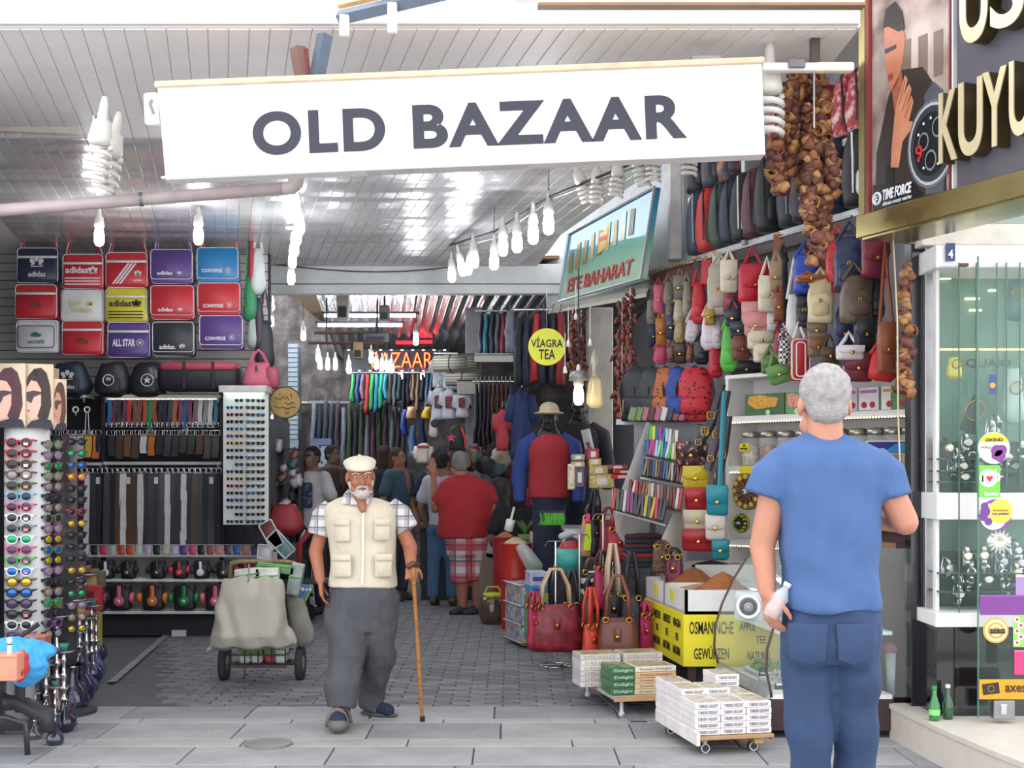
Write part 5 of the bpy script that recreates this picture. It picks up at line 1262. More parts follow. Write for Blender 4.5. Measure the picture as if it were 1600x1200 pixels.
part('body', slouch(.16, .26, .1, 1), glass('d8d0a0', .45, .15), t, (0, 0, -.02)); part('knot', MB().lathe([(0, 0), (.02, .02), (.012, .08), (.03, .14), (.02, .2), (0, .26)], 8).mesh(True), glass('d8d4b8', .5, .2), t, (-.01, 0, .1))
# lower shelf with rucksacks
t = thing('rucksack_shelf', 'grey shelf edge under the orange, blue and red rucksacks', 'shelf', tuple(P(1046, 659, 10.4)), -.35)
part('board', MB().box((0, .1, 0), (.85, .35, .04), .004).mesh(), mat('b9bbbf', .5), t); part('price_rail', MB().box((0, -.08, .0), (.85, .01, .045)).mesh(), mat('cfd0d4', .4), t)
for i, (px, w, c, lab, dots) in enumerate(((997, .30, '23252c', 'black rucksack at the left end of the lower rucksack shelf', 0), (1018, .28, '30343a', 'charcoal rucksack with grey strap on the lower shelf', 0), (1040, .28, 'b0602e', 'orange-brown rucksack on the lower shelf', 1), (1058, .22, '2a4a9c', 'blue rucksack squeezed beside the red one', 0), (1085, .34, 'c82a38', 'big red monogram rucksack with black straps on the lower shelf', 1))):
    m_ = pattern('dots', (c, '5a1c20' if c != 'b0602e' else '6a3418'), 26, .5) if dots else None
    backpack(tuple(P(px, 617, 10.35-.04*i)), lab, w, .42, .22, c, None, -.3 if i < 4 else -.1, i, 0, None, m_)
for i in range(9):
    c = random.choice(('6f8a5c', 'd8d6d0', 'b06880', '5a3c34', '8a5038', '3c3a60'))
    solo('wallet', _C.setdefault('wal', MB().box((0, 0, 0), (.055, .10, .11), .005).mesh()), mat(c, .5), f'small upright wallet, {ORD[i]} from the left in front of the rucksacks', 'wallet', tuple(P(990+i*9.6, 647, 10.15)), (0, .25, -.3), 'wallets in a row on the rucksack shelf')

# ---- notebook rack (tiers, slightly turned)
def frame_at(px, py, Y, yaw): return P(px, py, Y), yaw
rk = thing('notebook_rack', 'white tiered rack full of colourful notebooks and wallets', 'rack', (0, 0, 0))
tiers = [((1008, 713), (1070, 724), 9.9), ((1000, 744), (1070, 757), 9.7), ((980, 785), (1066, 800), 9.5), ((962, 797), (1040, 818), 9.3)]
for i, (a, b, Y) in enumerate(tiers):
    pa, pb = P(*a, Y), P(*b, Y-.25); part('tier_wire', MB().tube([pa+Vector((0, -.06, .0)), pb+Vector((0, -.06, 0))], .006, 5).mesh(), STEEL, rk)
    m = MB(); m.add([pa, pb, pb+Vector((0, .14, -.0)), pa+Vector((0, .14, 0)), pa-Vector((0, 0, .02)), pb-Vector((0, 0, .02))], [(0, 1, 2, 3), (4, 5, 1, 0)]); part('tier_board', m.mesh(), OFFW, rk)
m = MB(); q = [P(1010, 660, 9.95), P(958, 800, 9.5), P(962, 830, 9.5), P(1010, 900, 9.9)]; m.loft([[v for v in q], [v+Vector((.03, .03, 0)) for v in q]]); part('side_panel', m.mesh(), WHITE, rk)
m = MB(); q = [P(1068, 765, 9.5), P(1030, 850, 9.2), P(1032, 905, 9.2), P(1068, 905, 9.5)]; m.loft([[v for v in q], [v+Vector((.03, .03, 0)) for v in q]]); part('side_panel', m.mesh(), WHITE, rk)
part('back_panel', MB().box(tuple(P(1040, 730, 10.2)), (.5, .02, .7)).mesh(), mat('8f9296', .6), rk)
bright = ('d8c832', 'c8452c', 'c04a6a', '3a62b0', '4ab84a', 'b82838', 'e0dcd8', '8a8078', '2c6a9c', 'b83a90', 'd8d850', 'a8c8d8')
dull = ('6a4a36', '8a7a60', 'b8b2a4', '2c5a8c', '3a3230', '9c2a34', '4a6a7c', 'c8c2b8', '7c2c34', '2c2c34')
@cached
def book(w, h, d):
    m = MB(); m.box((0, 0, 0), (w, d, h), .003); m.box((0, -.0, h/2), (w*.6, d*.9, .004)); return m.mesh()
bn = 0
rnd = random.Random(9)
for ti, (a, b, Y, h, n, pal, z0) in enumerate((((1010, 690), (1060, 700), 9.95, .12, 10, bright, 0), ((1011, 713), (1072, 724), 9.8, .125, 14, bright, 0), ((1003, 744), (1070, 757), 9.6, .13, 16, dull, 0), ((983, 783), (1066, 799), 9.4, .15, 17, ('7a3036', '8a5a40', '3a2c34', 'b8323a', '4a3a34', '9c9484', 'c8c4bc', '2c3650'), 0), ((958, 797), (1040, 817), 9.2, .15, 15, ('b0a040', 'b83038', '3a3c44', '4a5a50', '7a3a6a', 'b82a34', '3c4444', '2c3850', 'c0b8a8'), 0))):
    for i in range(n):
        f = (i+.5)/n; p = P(a[0]+(b[0]-a[0])*f, a[1]+(b[1]-a[1])*f, Y-.25*f)
        w_ = (b[0]-a[0])*Y/F/n*.92
        solo('notebook', book(round(w_, 3), h, .10), mat(rnd.choice(pal), .4), f'upright notebook, {ORD[i]} from the left on the {ORD[ti]} tier of the rack', 'notebook', tuple(p+Vector((0, .0, h/2+.005))), (-.15, rnd.uniform(.02, .22), -.2), 'notebooks on the tiered rack')
# purses hung right of the rack
def purse(px0, py0, px1, py1, Y, col, lab, kind='flap', quilt=False, strap=None, yaw=-.2, mm=None):
    w, h = (px1-px0)*Y/F, (py1-py0)*Y/F
    t = thing('purse', lab, 'bag', tuple(P((px0+px1)/2, (py0+py1)/2, Y)), (0, 0, yaw))
    m_ = mm or mat(col, .4, var=.06, bump=.3 if quilt else 0, bscale=45)
    part('body', satchel_body(round(w, 2), round(h, 2), .08, 0), m_, t); part('flap', flap_mesh(round(w*.98, 2), round(h*.6, 2)), m_, t, (0, -.052, h*.2)); part('clasp', cup(.014), GOLD, t, (0, -.07, -h*.05), scale=(1, .4, 1))
    if strap: part('strap', MB().tube([(w*.1, 0, h*.5), (w*.2, .01, h*.5+strap*.5), (w*.3, .02, h*.5+strap)], .016, 4, flat=.4).mesh(), m_, t)
    return t
purse(1056, 690, 1105, 729, 9.3, '222228', 'black flower-printed clutch over the notebook rack', mm=pattern('mottle', ('1a1a20', '26262c', '7a3038', 'd8d0c8'), 30, .5))
purse(1067, 728, 1108, 764, 9.2, 'cdb52c', 'yellow quilted purse under the black clutch', quilt=True)
purse(1070, 762, 1108, 798, 9.15, 'a81f2c', 'dark red purse with a silver mark under the yellow one')
purse(1068, 796, 1112, 830, 9.1, 'c9bda2', 'beige purse under the dark red one')
purse(1066, 826, 1118, 862, 9.1, 'a82430', 'red flat bag near the floor end of the purse column')
purse(1104, 758, 1138, 806, 8.9, '1f8a9a', 'turquoise folded purse on a long turquoise strap', strap=.65)
purse(1102, 802, 1134, 844, 8.95, 'd6cfc4', 'off-white purse hanging below the turquoise one', strap=.1)
purse(1112, 843, 1140, 874, 8.9, '1c7f8c', 'second turquoise purse at the bottom of the column')
for i, (a, b, c, w_) in enumerate((((1128, 600), (1095, 690), '33303a', .03), ((1135, 610), (1105, 735), '4a4048', .035), ((1120, 640), (1085, 700), '2c2c3a', .04), ((1138, 650), (1118, 760), '3a343a', .03))):
    t = thing('hanging_strap', f'{("dark grey", "taupe-grey", "navy", "charcoal")[i]} leather strap with gold buckles hanging left of the white shelf unit', 'strap', tuple(P(*a, 9.0)))
    v = P(*b, 9.0)-P(*a, 9.0); part('band', MB().tube([(0, 0, 0), tuple(v*.5+Vector((.015, 0, 0))), tuple(v)], w_, 5, flat=.3).mesh(), mat(c, .4), t)
    part('buckle', buckle_mesh(.05, .05), GOLD, t, tuple(v*.55+Vector((.0, -.02, 0)))); part('buckle', buckle_mesh(.04, .04), GOLD, t, tuple(v*.85+Vector((.0, -.02, 0))))

# ---- white shelf unit with jars
UN = Plane(1.61+.77*9.6, .77, 1135)
def ua(px, py, off=0): return UN.w(px, py, off)
u1 = UN.u(1430); ztop = EYE-(592-HZ)/F*UN.Y(1135)
un = thing('shelf_unit', 'tall white shop shelf unit with jars, sweets boxes and lit edges', 'shelf unit', tuple(UN.at(0, 0)), UN.rot)
part('back_panel', MB().box((u1/2, .34, ztop/2), (u1, .02, ztop)).mesh(), WHITE, un)
part('side_panel', MB().box((.012, .17, ztop/2), (.03, .36, ztop), .003).mesh(), WHITE, un); part('side_panel', MB().box((u1, .17, ztop/2), (.03, .36, ztop), .003).mesh(), WHITE, un)
part('top_panel', MB().box((u1/2, .17, ztop+.01), (u1+.02, .36, .03), .004).mesh(), WHITE, un)
part('header_panel', MB().box((u1/2, .30, ztop-.06), (u1, .06, .12), .003).mesh(), WHITE, un)
def zU(px, py): return EYE-(py-HZ)/F*UN.Y(px)
zs = [zU(1160, 655), zU(1160, 733), zU(1160, 848)]
for z_ in zs:
    part('shelf_board', MB().box((u1/2, .15, z_), (u1-.04, .32, .045), .004).mesh(), WHITE, un)
    m = MB()
    for i in range(64): m.box((.05+i*(u1-.1)/63, -.013, z_-.026), (.008, .006, .006))
    o = part('light_dots', m.mesh(), emit('ffeec0', 5), un); o['kind'] = 'stuff'
# sweets boxes
pics = [(1162, 1224, '4f6f50', 'dark green sweets box with yellow pastry picture, first from the left'), (1225, 1256, '6a9c6a', 'light green sweets box with pink pastry picture beside the head'), (1316, 1338, 'd8cdd6', 'white sweets box with purple corner and red fruit'), (1339, 1372, 'e4dcdc', 'white sweets box with two pomegranates'), (1373, 1424, '5a8a5c', 'green-edged sweets box with tomatoes and greens at the right')]
for i, (a, b, c, lab) in enumerate(pics):
    ua_, ub = UN.u(a), UN.u(b); w_ = ub-ua_-.006; h_ = .155
    t = thing('sweets_box', lab, 'box', tuple(UN.at((ua_+ub)/2, zs[0]+.025+h_/2, .0)), (0, 0, UN.rot))
    part('carton', MB().box((0, .03, 0), (w_, .04, h_), .003).mesh(), mat(c, .4, var=.1), t)
    if i < 2:
        part('printed_pastry', MB().prism([(-w_*.42, -.0), (-w_*.2, -.045), (w_*.3, -.03), (w_*.38, .03), (-w_*.1, .06), (-w_*.38, .05)], 0, .002).mesh(), pattern('mottle', ('c8602c', 'e0b040', 'd88a48') if i == 0 else ('d8705c', 'e8a890', 'c05040'), 40, .5), t, (0, .006, .01)); part('printed_plate', MB().prism(circ(.02, 12), 0, .002).mesh(), mat('cfe0c0'), t, (w_*.1, .007, -.06))
    else:
        for k in range(2): part('printed_fruit', MB().prism(circ(.022, 12), 0, .002).mesh(), mat('b02430', .4, var=.2), t, (-w_*.2+k*w_*.4, .006, -.04))
        part('printed_banner', MB().box((0, 0, 0), (w_*.8, .002, .02)).mesh(), mat('b86a9c' if i < 4 else 'd8a03c'), t, (0, .007, .05))
        if i == 4: part('printed_side', MB().box((0, 0, 0), (w_*.3, .002, h_)).mesh(), mat('e8e4e0'), t, (-w_*.3, .008, 0))
# glass jars
@cached
def jar_mesh(): return MB().lathe([(0, 0), (.052, 0), (.056, .01), (.056, .15), (.048, .17)], 16).mesh(True)
@cached
def jar_fill(k): return MB().lathe([(0, .004), (.05, .006), (.05, .06+.05*k), (.02, .075+.05*k), (0, .08+.05*k)], 12).mesh(True)
@cached
def jar_lid(): return MB().lathe([(.05, .165), (.053, .17), (.053, .195), (.03, .205), (0, .205)], 16).mesh(True)
jc = ['d8d0bc', '9c6a54', 'c8c6c2', 'a88c7c', 'b8a48a', '8c6a50', 'c0b4a0', 'b09080', '9c8068', 'c4b8a4', '4c382e', '8a7448', '3c2c28']
jp = [1165, 1192, 1219, 1246, 1273, 1300, 1327, 1346-14+0, 1360, 1387, 1413]
jp = [1165, 1193, 1220, 1248, 1276, 1304, 1333, 1361, 1388, 1416]
def jar(px, z0, lab, c, sticker, sc=1.0):
    t = thing('jar', lab, 'jar', tuple(UN.at(UN.u(px), z0, -.06)), UN.rot, None, sc)
    part('glass', jar_mesh(), glass('eef2f0', .22, .03), t); part('filling', jar_fill(1), mat(c, .6, var=.4, nscale=60), t); part('lid', jar_lid(), mat('a8a09a', .3, .8), t)
    if sticker: part('label', MB().prism(rrect(.075, .045, .006), 0, .004).mesh() if 'jl' not in _C else _C['jl'], YEL, t, (0, -.06, .11)); _C.setdefault('jl', COL.objects[-1].data); part('lettering', text_mesh('TEA\nNATURAL', .055, .03), INK, t, (0, -.061, .111))
for i, px in enumerate(jp):
    jar(px, zs[1]+.023, f'glass spice jar with metal lid, {ORD[i]} from the left on the upper lit shelf', jc[i], i in (0, 3, 8, 9), 1.25)
for i, px in enumerate((1395, 1416)):
    jar(px, zs[2]+.40-.14, f'golden glass jar, {("left", "right")[i]} one of the pair behind the elbow', 'b8923c', False, .7)
for i, px in enumerate((1168, 1200, 1392, 1415)):
    solo('price_label', MB().prism(rrect(.11, .05, .004), 0, .004).mesh(), YEL, f'yellow price label on the shelf edge, {ORD[i]} from the left', 'label', tuple(UN.at(UN.u(px), zs[1]-.005, .024)), UN.rot)
# round sweet platters hung on the unit
def platter(px, py, r, lab, inner):
    t = thing('sweets_platter', lab, 'platter', tuple(UN.w(px, py, .06)), UN.rot)
    part('tray', MB().lathe([(0, 0), (r*.9, 0), (r, -.02), (r, .01), (0, .02)], 24, ax='Y').mesh(True), mat('b08a54', .4, .2), t)
    for k in range(12):
        a = 2*PI*k/12; part('slice', MB().box((0, 0, 0), (r*.62, .02, r*.14), .004).mesh() if ('sl', r) not in _C else _C[('sl', r)], mat('6a4a30' if inner else '3a2c28', .6), t, (r*.42*math.cos(a), -.02, r*.42*math.sin(a)), (0, -a, 0)); _C.setdefault(('sl', r), COL.objects[-1].data)
        part('sweet', cup(round(r*.13, 3)), mat('cdb35a' if inner else '9ac83a', .4), t, (r*.8*math.cos(a), -.03, r*.8*math.sin(a)), scale=(1, .6, 1))
    part('centre', cup(round(r*.14, 3)), mat('d8dfe8'), t, (0, -.035, 0)); part('centre_dot', cup(round(r*.06, 3)), mat('2a5aa0'), t, (0, -.05, 0))
platter(1178, 768, .135, 'large round platter of wedge sweets on the white unit', True)
platter(1168, 817, .072, 'small round platter with green sweets below the large one', False)
t = thing('appliance_plate', 'blue and white oval-cornered sign plate behind the right shoulder', 'sign', tuple(P(1385, 699, 8.0)), -.1)
part('plate', rbox(.28, .085, .015, .03, .004), WHITE, t); part('blue_band', MB().prism(rrect(.26, .068, .024), 0, .002).mesh(), mat('3c3f8c', .4), t, (0, -.01, 0)); part('light_wave', MB().prism([(-.02, -.03), (.11, -.03), (.125, 0), (.12, .03), (.05, .02)], 0, .002).mesh(), mat('3a9ce0', .4), t, (0, -.012, 0))
# extra storage boxes lower right (white crates with yellow labels)
for i, (py0, py1) in enumerate(((830, 888), (890, 945))):
    a, b = P(1390, py0, 7.9), P(1432, py1, 7.9)
    t = thing('white_crate', f'{("upper", "lower")[i]} white crate in front of the shelf unit by the dark pillar', 'crate', ((a.x+b.x)/2+.03, 8.05, (a.z+b.z)/2))
    part('crate', MB().box((0, 0, 0), (.26, .3, a.z-b.z), .008).mesh(), mat('e8e8ee', .4), t); part('label', MB().box((.09, -.152, 0), (.045, .004, .06)).mesh(), YEL, t)
t = thing('crate_stand', 'grey metal stand holding the two white crates', 'stand', (P(1411, 0, 7.95).x+.03, 8.05, 0)); zc_ = EYE-(946-HZ)/F*7.9
part('top', MB().box((0, 0, zc_-.02), (.28, .3, .03)).mesh(), STEEL, t)
for sx in (-1, 1):
    for sy in (-1, 1): part('leg', MB().box((sx*.12, sy*.13, zc_/2), (.025, .025, zc_)).mesh(), STEEL, t)
t = thing('printed_bucket', 'pale bucket with a tulip print and purple lid beside the dark pillar', 'bucket', (P(1415, 0, 7.35).x, 7.45, 0))
zb0 = EYE-(1100-HZ)/F*7.35
part('bucket', MB().lathe([(.07, .02), (.085, .32)], 18).mesh(True), mat('b8bcc2', .4), t, (0, 0, zb0-.03)); part('lid', MB().lathe([(.095, .3), (.098, .33), (.07, .35), (0, .35)], 18).mesh(True), mat('9a5a7a', .4), t, (0, 0, zb0-.01)); part('printed_tulip', MB().prism([(-.02, -.03), (.02, -.03), (.03, .03), (0, .01), (-.03, .03)], 0, .002).mesh(), mat('c05a3a'), t, (0, -.085, zb0+.1))
solo('bucket_block', MB().box((0, 0, .06), (.26, .26, .12), .01).mesh(), mat('6a6660', .8), 'low block under the tulip bucket', 'block', (P(1415, 0, 7.35).x, 7.45, 0))
# ================================================================ GOODS ON THE RIGHT SIDE OF THE PASSAGE
# ---- spice stand
Ys = 8.2; s0 = G(1070, Ys)
sp_yaw = 0.0
t = thing('spice_stand', 'white two-tray spice stand with big yellow lettered signs on a dark trestle', 'stand', tuple(s0))
zt_, zm, zl = EYE-(922-HZ)/F*Ys, EYE-(960-HZ)/F*Ys, EYE-(1041-HZ)/F*Ys
wS, dS, sx_ = .64, 1.05, -.14
def shear_box(m, x0, x1, y0, y1, z0, z1):
    k = sx_/dS
    m.add([(x0+k*y0, y0, z0), (x1+k*y0, y0, z0), (x1+k*y1, y1, z0), (x0+k*y1, y1, z0), (x0+k*y0, y0, z1), (x1+k*y0, y0, z1), (x1+k*y1, y1, z1), (x0+k*y1, y1, z1)],
          [(0, 3, 2, 1), (4, 5, 6, 7), (0, 1, 5, 4), (1, 2, 6, 5), (2, 3, 7, 6), (3, 0, 4, 7)]); return m
def tray(m, x0, x1, y0, y1, z0, z1, th=.02):
    shear_box(m, x0, x1, y0, y1, z0, z0+.02)
    shear_box(m, x0, x1, y0, y0+th, z0, z1); shear_box(m, x0, x1, y1-th, y1, z0, z1); shear_box(m, x0, x0+th, y0, y1, z0, z1); shear_box(m, x1-th, x1, y0, y1, z0, z1); return m
part('tray', tray(MB(), 0, wS, 0, .52, zm, zt_).mesh(), WHITE, t); part('tray', tray(MB(), 0, wS, .53, 1.05, zm, zt_).mesh(), WHITE, t)
part('front_sign', shear_box(MB(), 0, wS, -.012, 0, zl, zm).mesh(), YEL, t)
m = shear_box(MB(), -.012, 0, -.012, dS, zl, zm); part('side_sign', m.mesh(), YEL, t)
part('trestle', shear_box(MB(), .06, wS, .05, dS, .06, zm-.01).mesh(), mat('2a2628', .8), t)
for x, y in ((.05, .05), (.55, .05), (-.03, .95)): part('leg', MB().box((x, y, zl/2), (.05, .05, zl)).mesh(), mat('4a3430', .6), t)
def tx(px0, px1, py0, py1, s, sh=0):
    a, b = P(px0, py0, Ys-.012), P(px1, py1, Ys-.012); c = (a+b)/2-s0
    part('lettering', text_mesh(s, b.x-a.x, a.z-b.z, .003, .01), INK, t, (c.x, -.0145, c.z))
tx(1077, 1146, 971, 991, 'OSMANINCHE'); tx(1084, 1139, 1009, 1030, 'GEWÜRZEN'); tx(1155, 1180, 973, 985, 'APPLE'); tx(1181, 1196, 994, 1005, 'TEE'); tx(1168, 1205, 1018, 1032, 'NATURAL')
sa = math.atan2(sx_, dS)
for i, (w1_, yy) in enumerate((('APPLE', .92), ('SAMESTER', .66), ('ABBESICI', .40), ('VIAGRA', .14))):
    for s_, z_, hh_ in ((w1_, zm-.07, .055), ('TEE', zm-.16, .045), ('NATURAL', zm-.25, .055)):
        part('lettering', text_mesh(s_, .19 if len(s_) > 3 else .07, hh_, .002, 0), INK, t, (-.0155+sx_/dS*yy, yy, z_), (0, 0, -PI/2-sa))
for yy in (.3, .75): part('price_label', MB().box((0, 0, 0), (.004, .09, .07)).mesh() if 'pl' not in _C else _C['pl'], YEL, t, (-.004+sx_/dS*yy, yy, zt_-.06), (0, 0, -sa)); _C.setdefault('pl', COL.objects[-1].data)
for i, (yy, h_, c) in enumerate(((.26, .13, 'a8683a'), (.78, .12, '9a5a34'), (.5, .04, 'b89878'))):
    m = MB(); m.lathe([(.22, 0), (.13, h_*.35), (.055, h_*.8), (.0, h_)], 18, c=(0, 0, 0)); m.noise(.01, 14)
    o = part('spice_heap', m.mesh(True), mat(c, .9, var=.15, nscale=40, bump=.4, bscale=120), t, (wS*(.42 if i else .5)+sx_/dS*yy, yy, zt_-.035)); 
t = thing('spice_box', 'raised white spice box with three yellow labels behind the yellow signs', 'box', tuple(G(1082, 9.15)))
za, zb_ = EYE-(885-HZ)/F*9.0, EYE-(935-HZ)/F*9.0
t.location.z = zb_-.06
part('box', tray(MB(), 0, .52, 0, .42, 0, za-zb_+.06).mesh(), WHITE, t)
for i in range(3): part('label', MB().box((.06+i*.12, -.004, (za-zb_)*.55), (.05, .006, .10)).mesh(), YEL, t)
part('spice_heap', MB().lathe([(.2, 0), (.1, .04), (0, .06)], 14).mesh(True), mat('3a2c24', .9, bump=.4), t, (.17, .2, za-zb_+.02)); part('spice_heap', MB().lathe([(.16, 0), (.08, .03), (0, .045)], 14).mesh(True), mat('b8a488', .9, bump=.4), t, (.34, .2, za-zb_+.02))
solo('box_table', MB().box((.26, .21, 0), (.5, .4, zb_-.07)).mesh(), mat('3a3434', .8), 'dark block carrying the raised white spice box', 'table', tuple(G(1082, 9.15, (zb_-.07)/2)))

# ---- glass counter
Yc = 7.1; c0 = G(1197, Yc)
t = thing('glass_counter', 'curved glass sweets counter with brown wooden base beside the blue-shirted man', 'counter', tuple(c0))
L_, kx = 1.0, -.13
prof = [(.36, 1.06), (.28, 1.02), (.20, .93), (.12, .80), (.05, .65), (.005, .5), (0, .38), (.025, .27), (.03, .235)]
rings = [[(x+kx*y, y, z) for x, z in prof] for y in (0, L_)]
m = MB(); n = len(prof); m.add(rings[0]+rings[1], [(i, i+1, n+i+1, n+i) for i in range(n-1)])
part('curved_glass', m.mesh(True), glass('dfeee8', .16, .03), t)
endp = prof+[(.8, .235), (.8, 1.06)]
for y in (0, L_):
    m = MB(); m.add([(x+kx*y, y, z) for x, z in endp], [tuple(range(len(endp)))]); part('end_glass', m.mesh(), glass('dfeee8', .14, .03), t)
    part('edge_rim', MB().tube([(x+kx*y, y, z) for x, z in prof], .008, 5).mesh(True), mat('4a3834', .4), t)
k0 = sx_, dS
def cb_(x0, x1, z0, z1, y0=0.0, y1=L_):
    m = MB(); m.add([(x0+kx*y0, y0, z0), (x1+kx*y0, y0, z0), (x1+kx*y1, y1, z0), (x0+kx*y1, y1, z0), (x0+kx*y0, y0, z1), (x1+kx*y0, y0, z1), (x1+kx*y1, y1, z1), (x0+kx*y1, y1, z1)], [(0, 3, 2, 1), (4, 5, 6, 7), (0, 1, 5, 4), (1, 2, 6, 5), (2, 3, 7, 6), (3, 0, 4, 7)]); return m.mesh()
part('wood_base', cb_(-.01, .70, .05, .225), mat('3a2628', .45, var=.2, stretch=(1, 1, 10)), t)
m = MB(); m.add([(-.015, 0, .2), (-.015+kx*L_, L_, .2), (.03+kx*L_, L_, .285), (.03, 0, .285), (.03, 0, .2), (.03+kx*L_, L_, .2)], [(0, 3, 2, 1), (0, 4, 3), (1, 2, 5)]); part('plinth_strip', m.mesh(), mat('aab0b4', .35, .4), t)
part('floor_tray', cb_(.03, .7, .225, .25), WHITE, t); part('glass_shelf', cb_(.18, .7, .58, .60), mat('cfe0dc', .3), t); part('shelf_front', cb_(.16, .18, .55, .64), WHITE, t); part('top_board', cb_(.34, .72, 1.06, 1.09), mat('6a4a34', .4), t)
part('rear_panel', cb_(.84, .90, .0, 1.14, -.05, 1.0), mat('4a3030', .45, var=.2, stretch=(1, 1, 8)), t); part('panel_cap', cb_(.80, .93, 1.14, 1.16, -.06, 1.0), mat('a87c54', .4), t)
for i, (x, y, z, c) in enumerate(((.42, .25, .615, '8a7a68'), (.42, .65, .615, 'b0a088'), (.2, .3, .265, 'a8a096'), (.24, .7, .265, '6a8a4a'), (.5, .3, .265, 'b8a890'), (.5, .7, .265, '7a6a5a'))):
    part('tray', tray(MB(), -.1, .1, -.14, .14, 0, .03, .01).mesh() if 'gtr' not in _C else _C['gtr'], mat('dfe3e6', .3), t, (x+kx*y, y, z-.012)); _C.setdefault('gtr', COL.objects[-1].data)
    m = MB(); rnd = random.Random(i)
    for k in range(60): m.ell((rnd.uniform(-.085, .085), rnd.uniform(-.12, .12), .02+rnd.random()*.03), (.018, .01, .008), 6, 4, Euler((rnd.random(), rnd.random(), rnd.random()*6)).to_matrix())
    o = part('nuts', m.mesh(True), mat(c, .6, var=.35), t, (x+kx*y, y, z)); o['kind'] = 'stuff'
t = thing('round_vent_fan', 'pale blue plate with a round grey fan fixed on the counter glass', 'fan', tuple(P(1170, 947, 7.45)), -.25)
part('plate', rbox(.165, .17, .03, .02, .006), mat('b9c9cc', .4), t)
part('outer_ring', ring_mesh(.062, .012, 24, 6), WHITE, t, (0, -.03, 0)); part('inner_ring', ring_mesh(.036, .009, 20, 6), mat('5a5a5e', .4), t, (0, -.035, 0)); part('hub', cup(.018), mat('9a9a9e'), t, (0, -.035, 0)); part('face', cup(.05), mat('b4b4b4'), t, (0, -.015, 0))

# ---- low trolleys with boxed sweets
def castor(par, x, y):
    w = part('castor', MB().lathe([(.012, -.012), (.03, -.010), (.03, .010), (.012, .012)], 14, c=(x, y, .03), ax='Y').mesh(True), mat('3c3c40', .6), par)
    part('wheel_disc', ring_mesh(.022, .004, 14, 5), mat('d8d8d8'), w, (x, y-.014, .03)); part('fork', MB().box((x, y, .065), (.022, .03, .03), .003).mesh(), mat('d0d0d4', .4), w)
yaw1 = .20
t = thing('goods_trolley', 'low wooden board on castors carrying white sweets boxes, nearest trolley', 'trolley', tuple(G(1090, 6.68)), yaw1)
part('board', MB().box((.20, .30, .10), (.42, .68, .02), .003).mesh(), mat('b08a62', .6), t); part('side_board', MB().box((-.012, .30, .098), (.02, .70, .07), .003).mesh(), mat('e4e0da', .6), t); part('runner', MB().box((.34, .30, .075), (.05, .6, .04)).mesh(), mat('c09a70', .6), t)
for x, y in ((.06, .06), (.33, .06), (.04, .56)): castor(t, x, y)
@cached
def sweet_box(w, d, h): return MB().box((0, 0, 0), (w, d, h), .002).mesh()
R1 = Matrix.Rotation(yaw1, 3, 'Z'); o1 = G(1090, 6.68)
rnd = random.Random(4)
def sbox(o_, R_, yaw_, x, y, z, w, d, h, c, lab, grp, txt=None, tc='5a4a58', side='mottle', band=None):
    p = o_+R_ @ Vector((x, y, z))
    t = thing('sweets_box', lab, 'box', tuple(p), yaw_+rnd.uniform(-.02, .02), grp)
    part('carton', sweet_box(w, d, h-.002), mat(c, .4, var=.05), t)
    if txt: part('lettering', text_mesh(txt, w*.78, h*.5, .0015), mat(tc, .5, var=0), t, (0, -d/2-.001, 0))
    if band: part('printed_top', MB().box((0, 0, h/2), (w*.9, d*.9, .002)).mesh(), pattern('mottle', band, 18, .3), t)
    return t
bw, bd, bh = .138, .22, .034
for row in range(3):
    for col in range(3):
        nl = ((5, 5, 5), (6, 6, 5), (6, 4, 7))[row][col]
        for l in range(nl):
            top = l == nl-1
            sbox(o1, R1, yaw1, -.02+.07+col*.141, .09+row*.225, .112+bh*(l+.5), bw, bd, bh, rnd.choice(('ece6e6', 'efe9ea', 'e9e0de')),
                 f'white sweets box on the nearest trolley, {("front", "middle", "back")[row]} row, {("left", "centre", "right")[col]} stack, {ORD[l]} layer up', 'white sweets boxes on the nearest trolley', 'TURKISH DELIGHT', band=('b8a890', 'd8cfc4', 'a8906a') if top else None)
yaw2 = .22
o2 = G(968, 7.75); R2 = Matrix.Rotation(yaw2, 3, 'Z')
t = thing('goods_trolley', 'low board on short legs carrying green and cream sweets boxes, farther trolley', 'trolley', tuple(o2), yaw2)
part('board', MB().box((.17, .36, .12), (.44, .80, .025), .003).mesh(), mat('b8b2a8', .6), t); part('front_edge', MB().box((.17, -.045, .115), (.44, .012, .03)).mesh(), mat('c09a70', .6), t)
for x, y in ((.02, .02), (.34, .02), (-.0, .7)): part('leg', MB().lathe([(.018, 0), (.018, .02), (.012, .03), (.012, .11)], 8, c=(x, y, 0)).mesh(), mat('d8d8da'), t)
for l in range(5): sbox(o2, R2, yaw2, .22, .07, .134+bh*(l+.5), .26, .2, bh, ('d8c4a4', 'd8c0a0', 'dcb890', 'dcb088', 'e4dccb')[l], f'cream lettered sweets box, {ORD[l]} layer up in the front stack of the farther trolley', 'cream sweets boxes on the farther trolley', 'Sweet Delight', '8a5a48', band=('8a9a6a', 'c8b890', '9a7a4a') if l == 4 else None)
for l in range(4): sbox(o2, R2, yaw2, .02, .10, .134+.042*(l+.5), .15, .24, .042, '3f6f4a', f'green sweets box, {ORD[l]} layer up in the left stack of the farther trolley', 'green sweets boxes', 'Delight', 'd8e4d8', band=('3a5a3c', '6a8a5a', 'b0a070') if l == 3 else None)
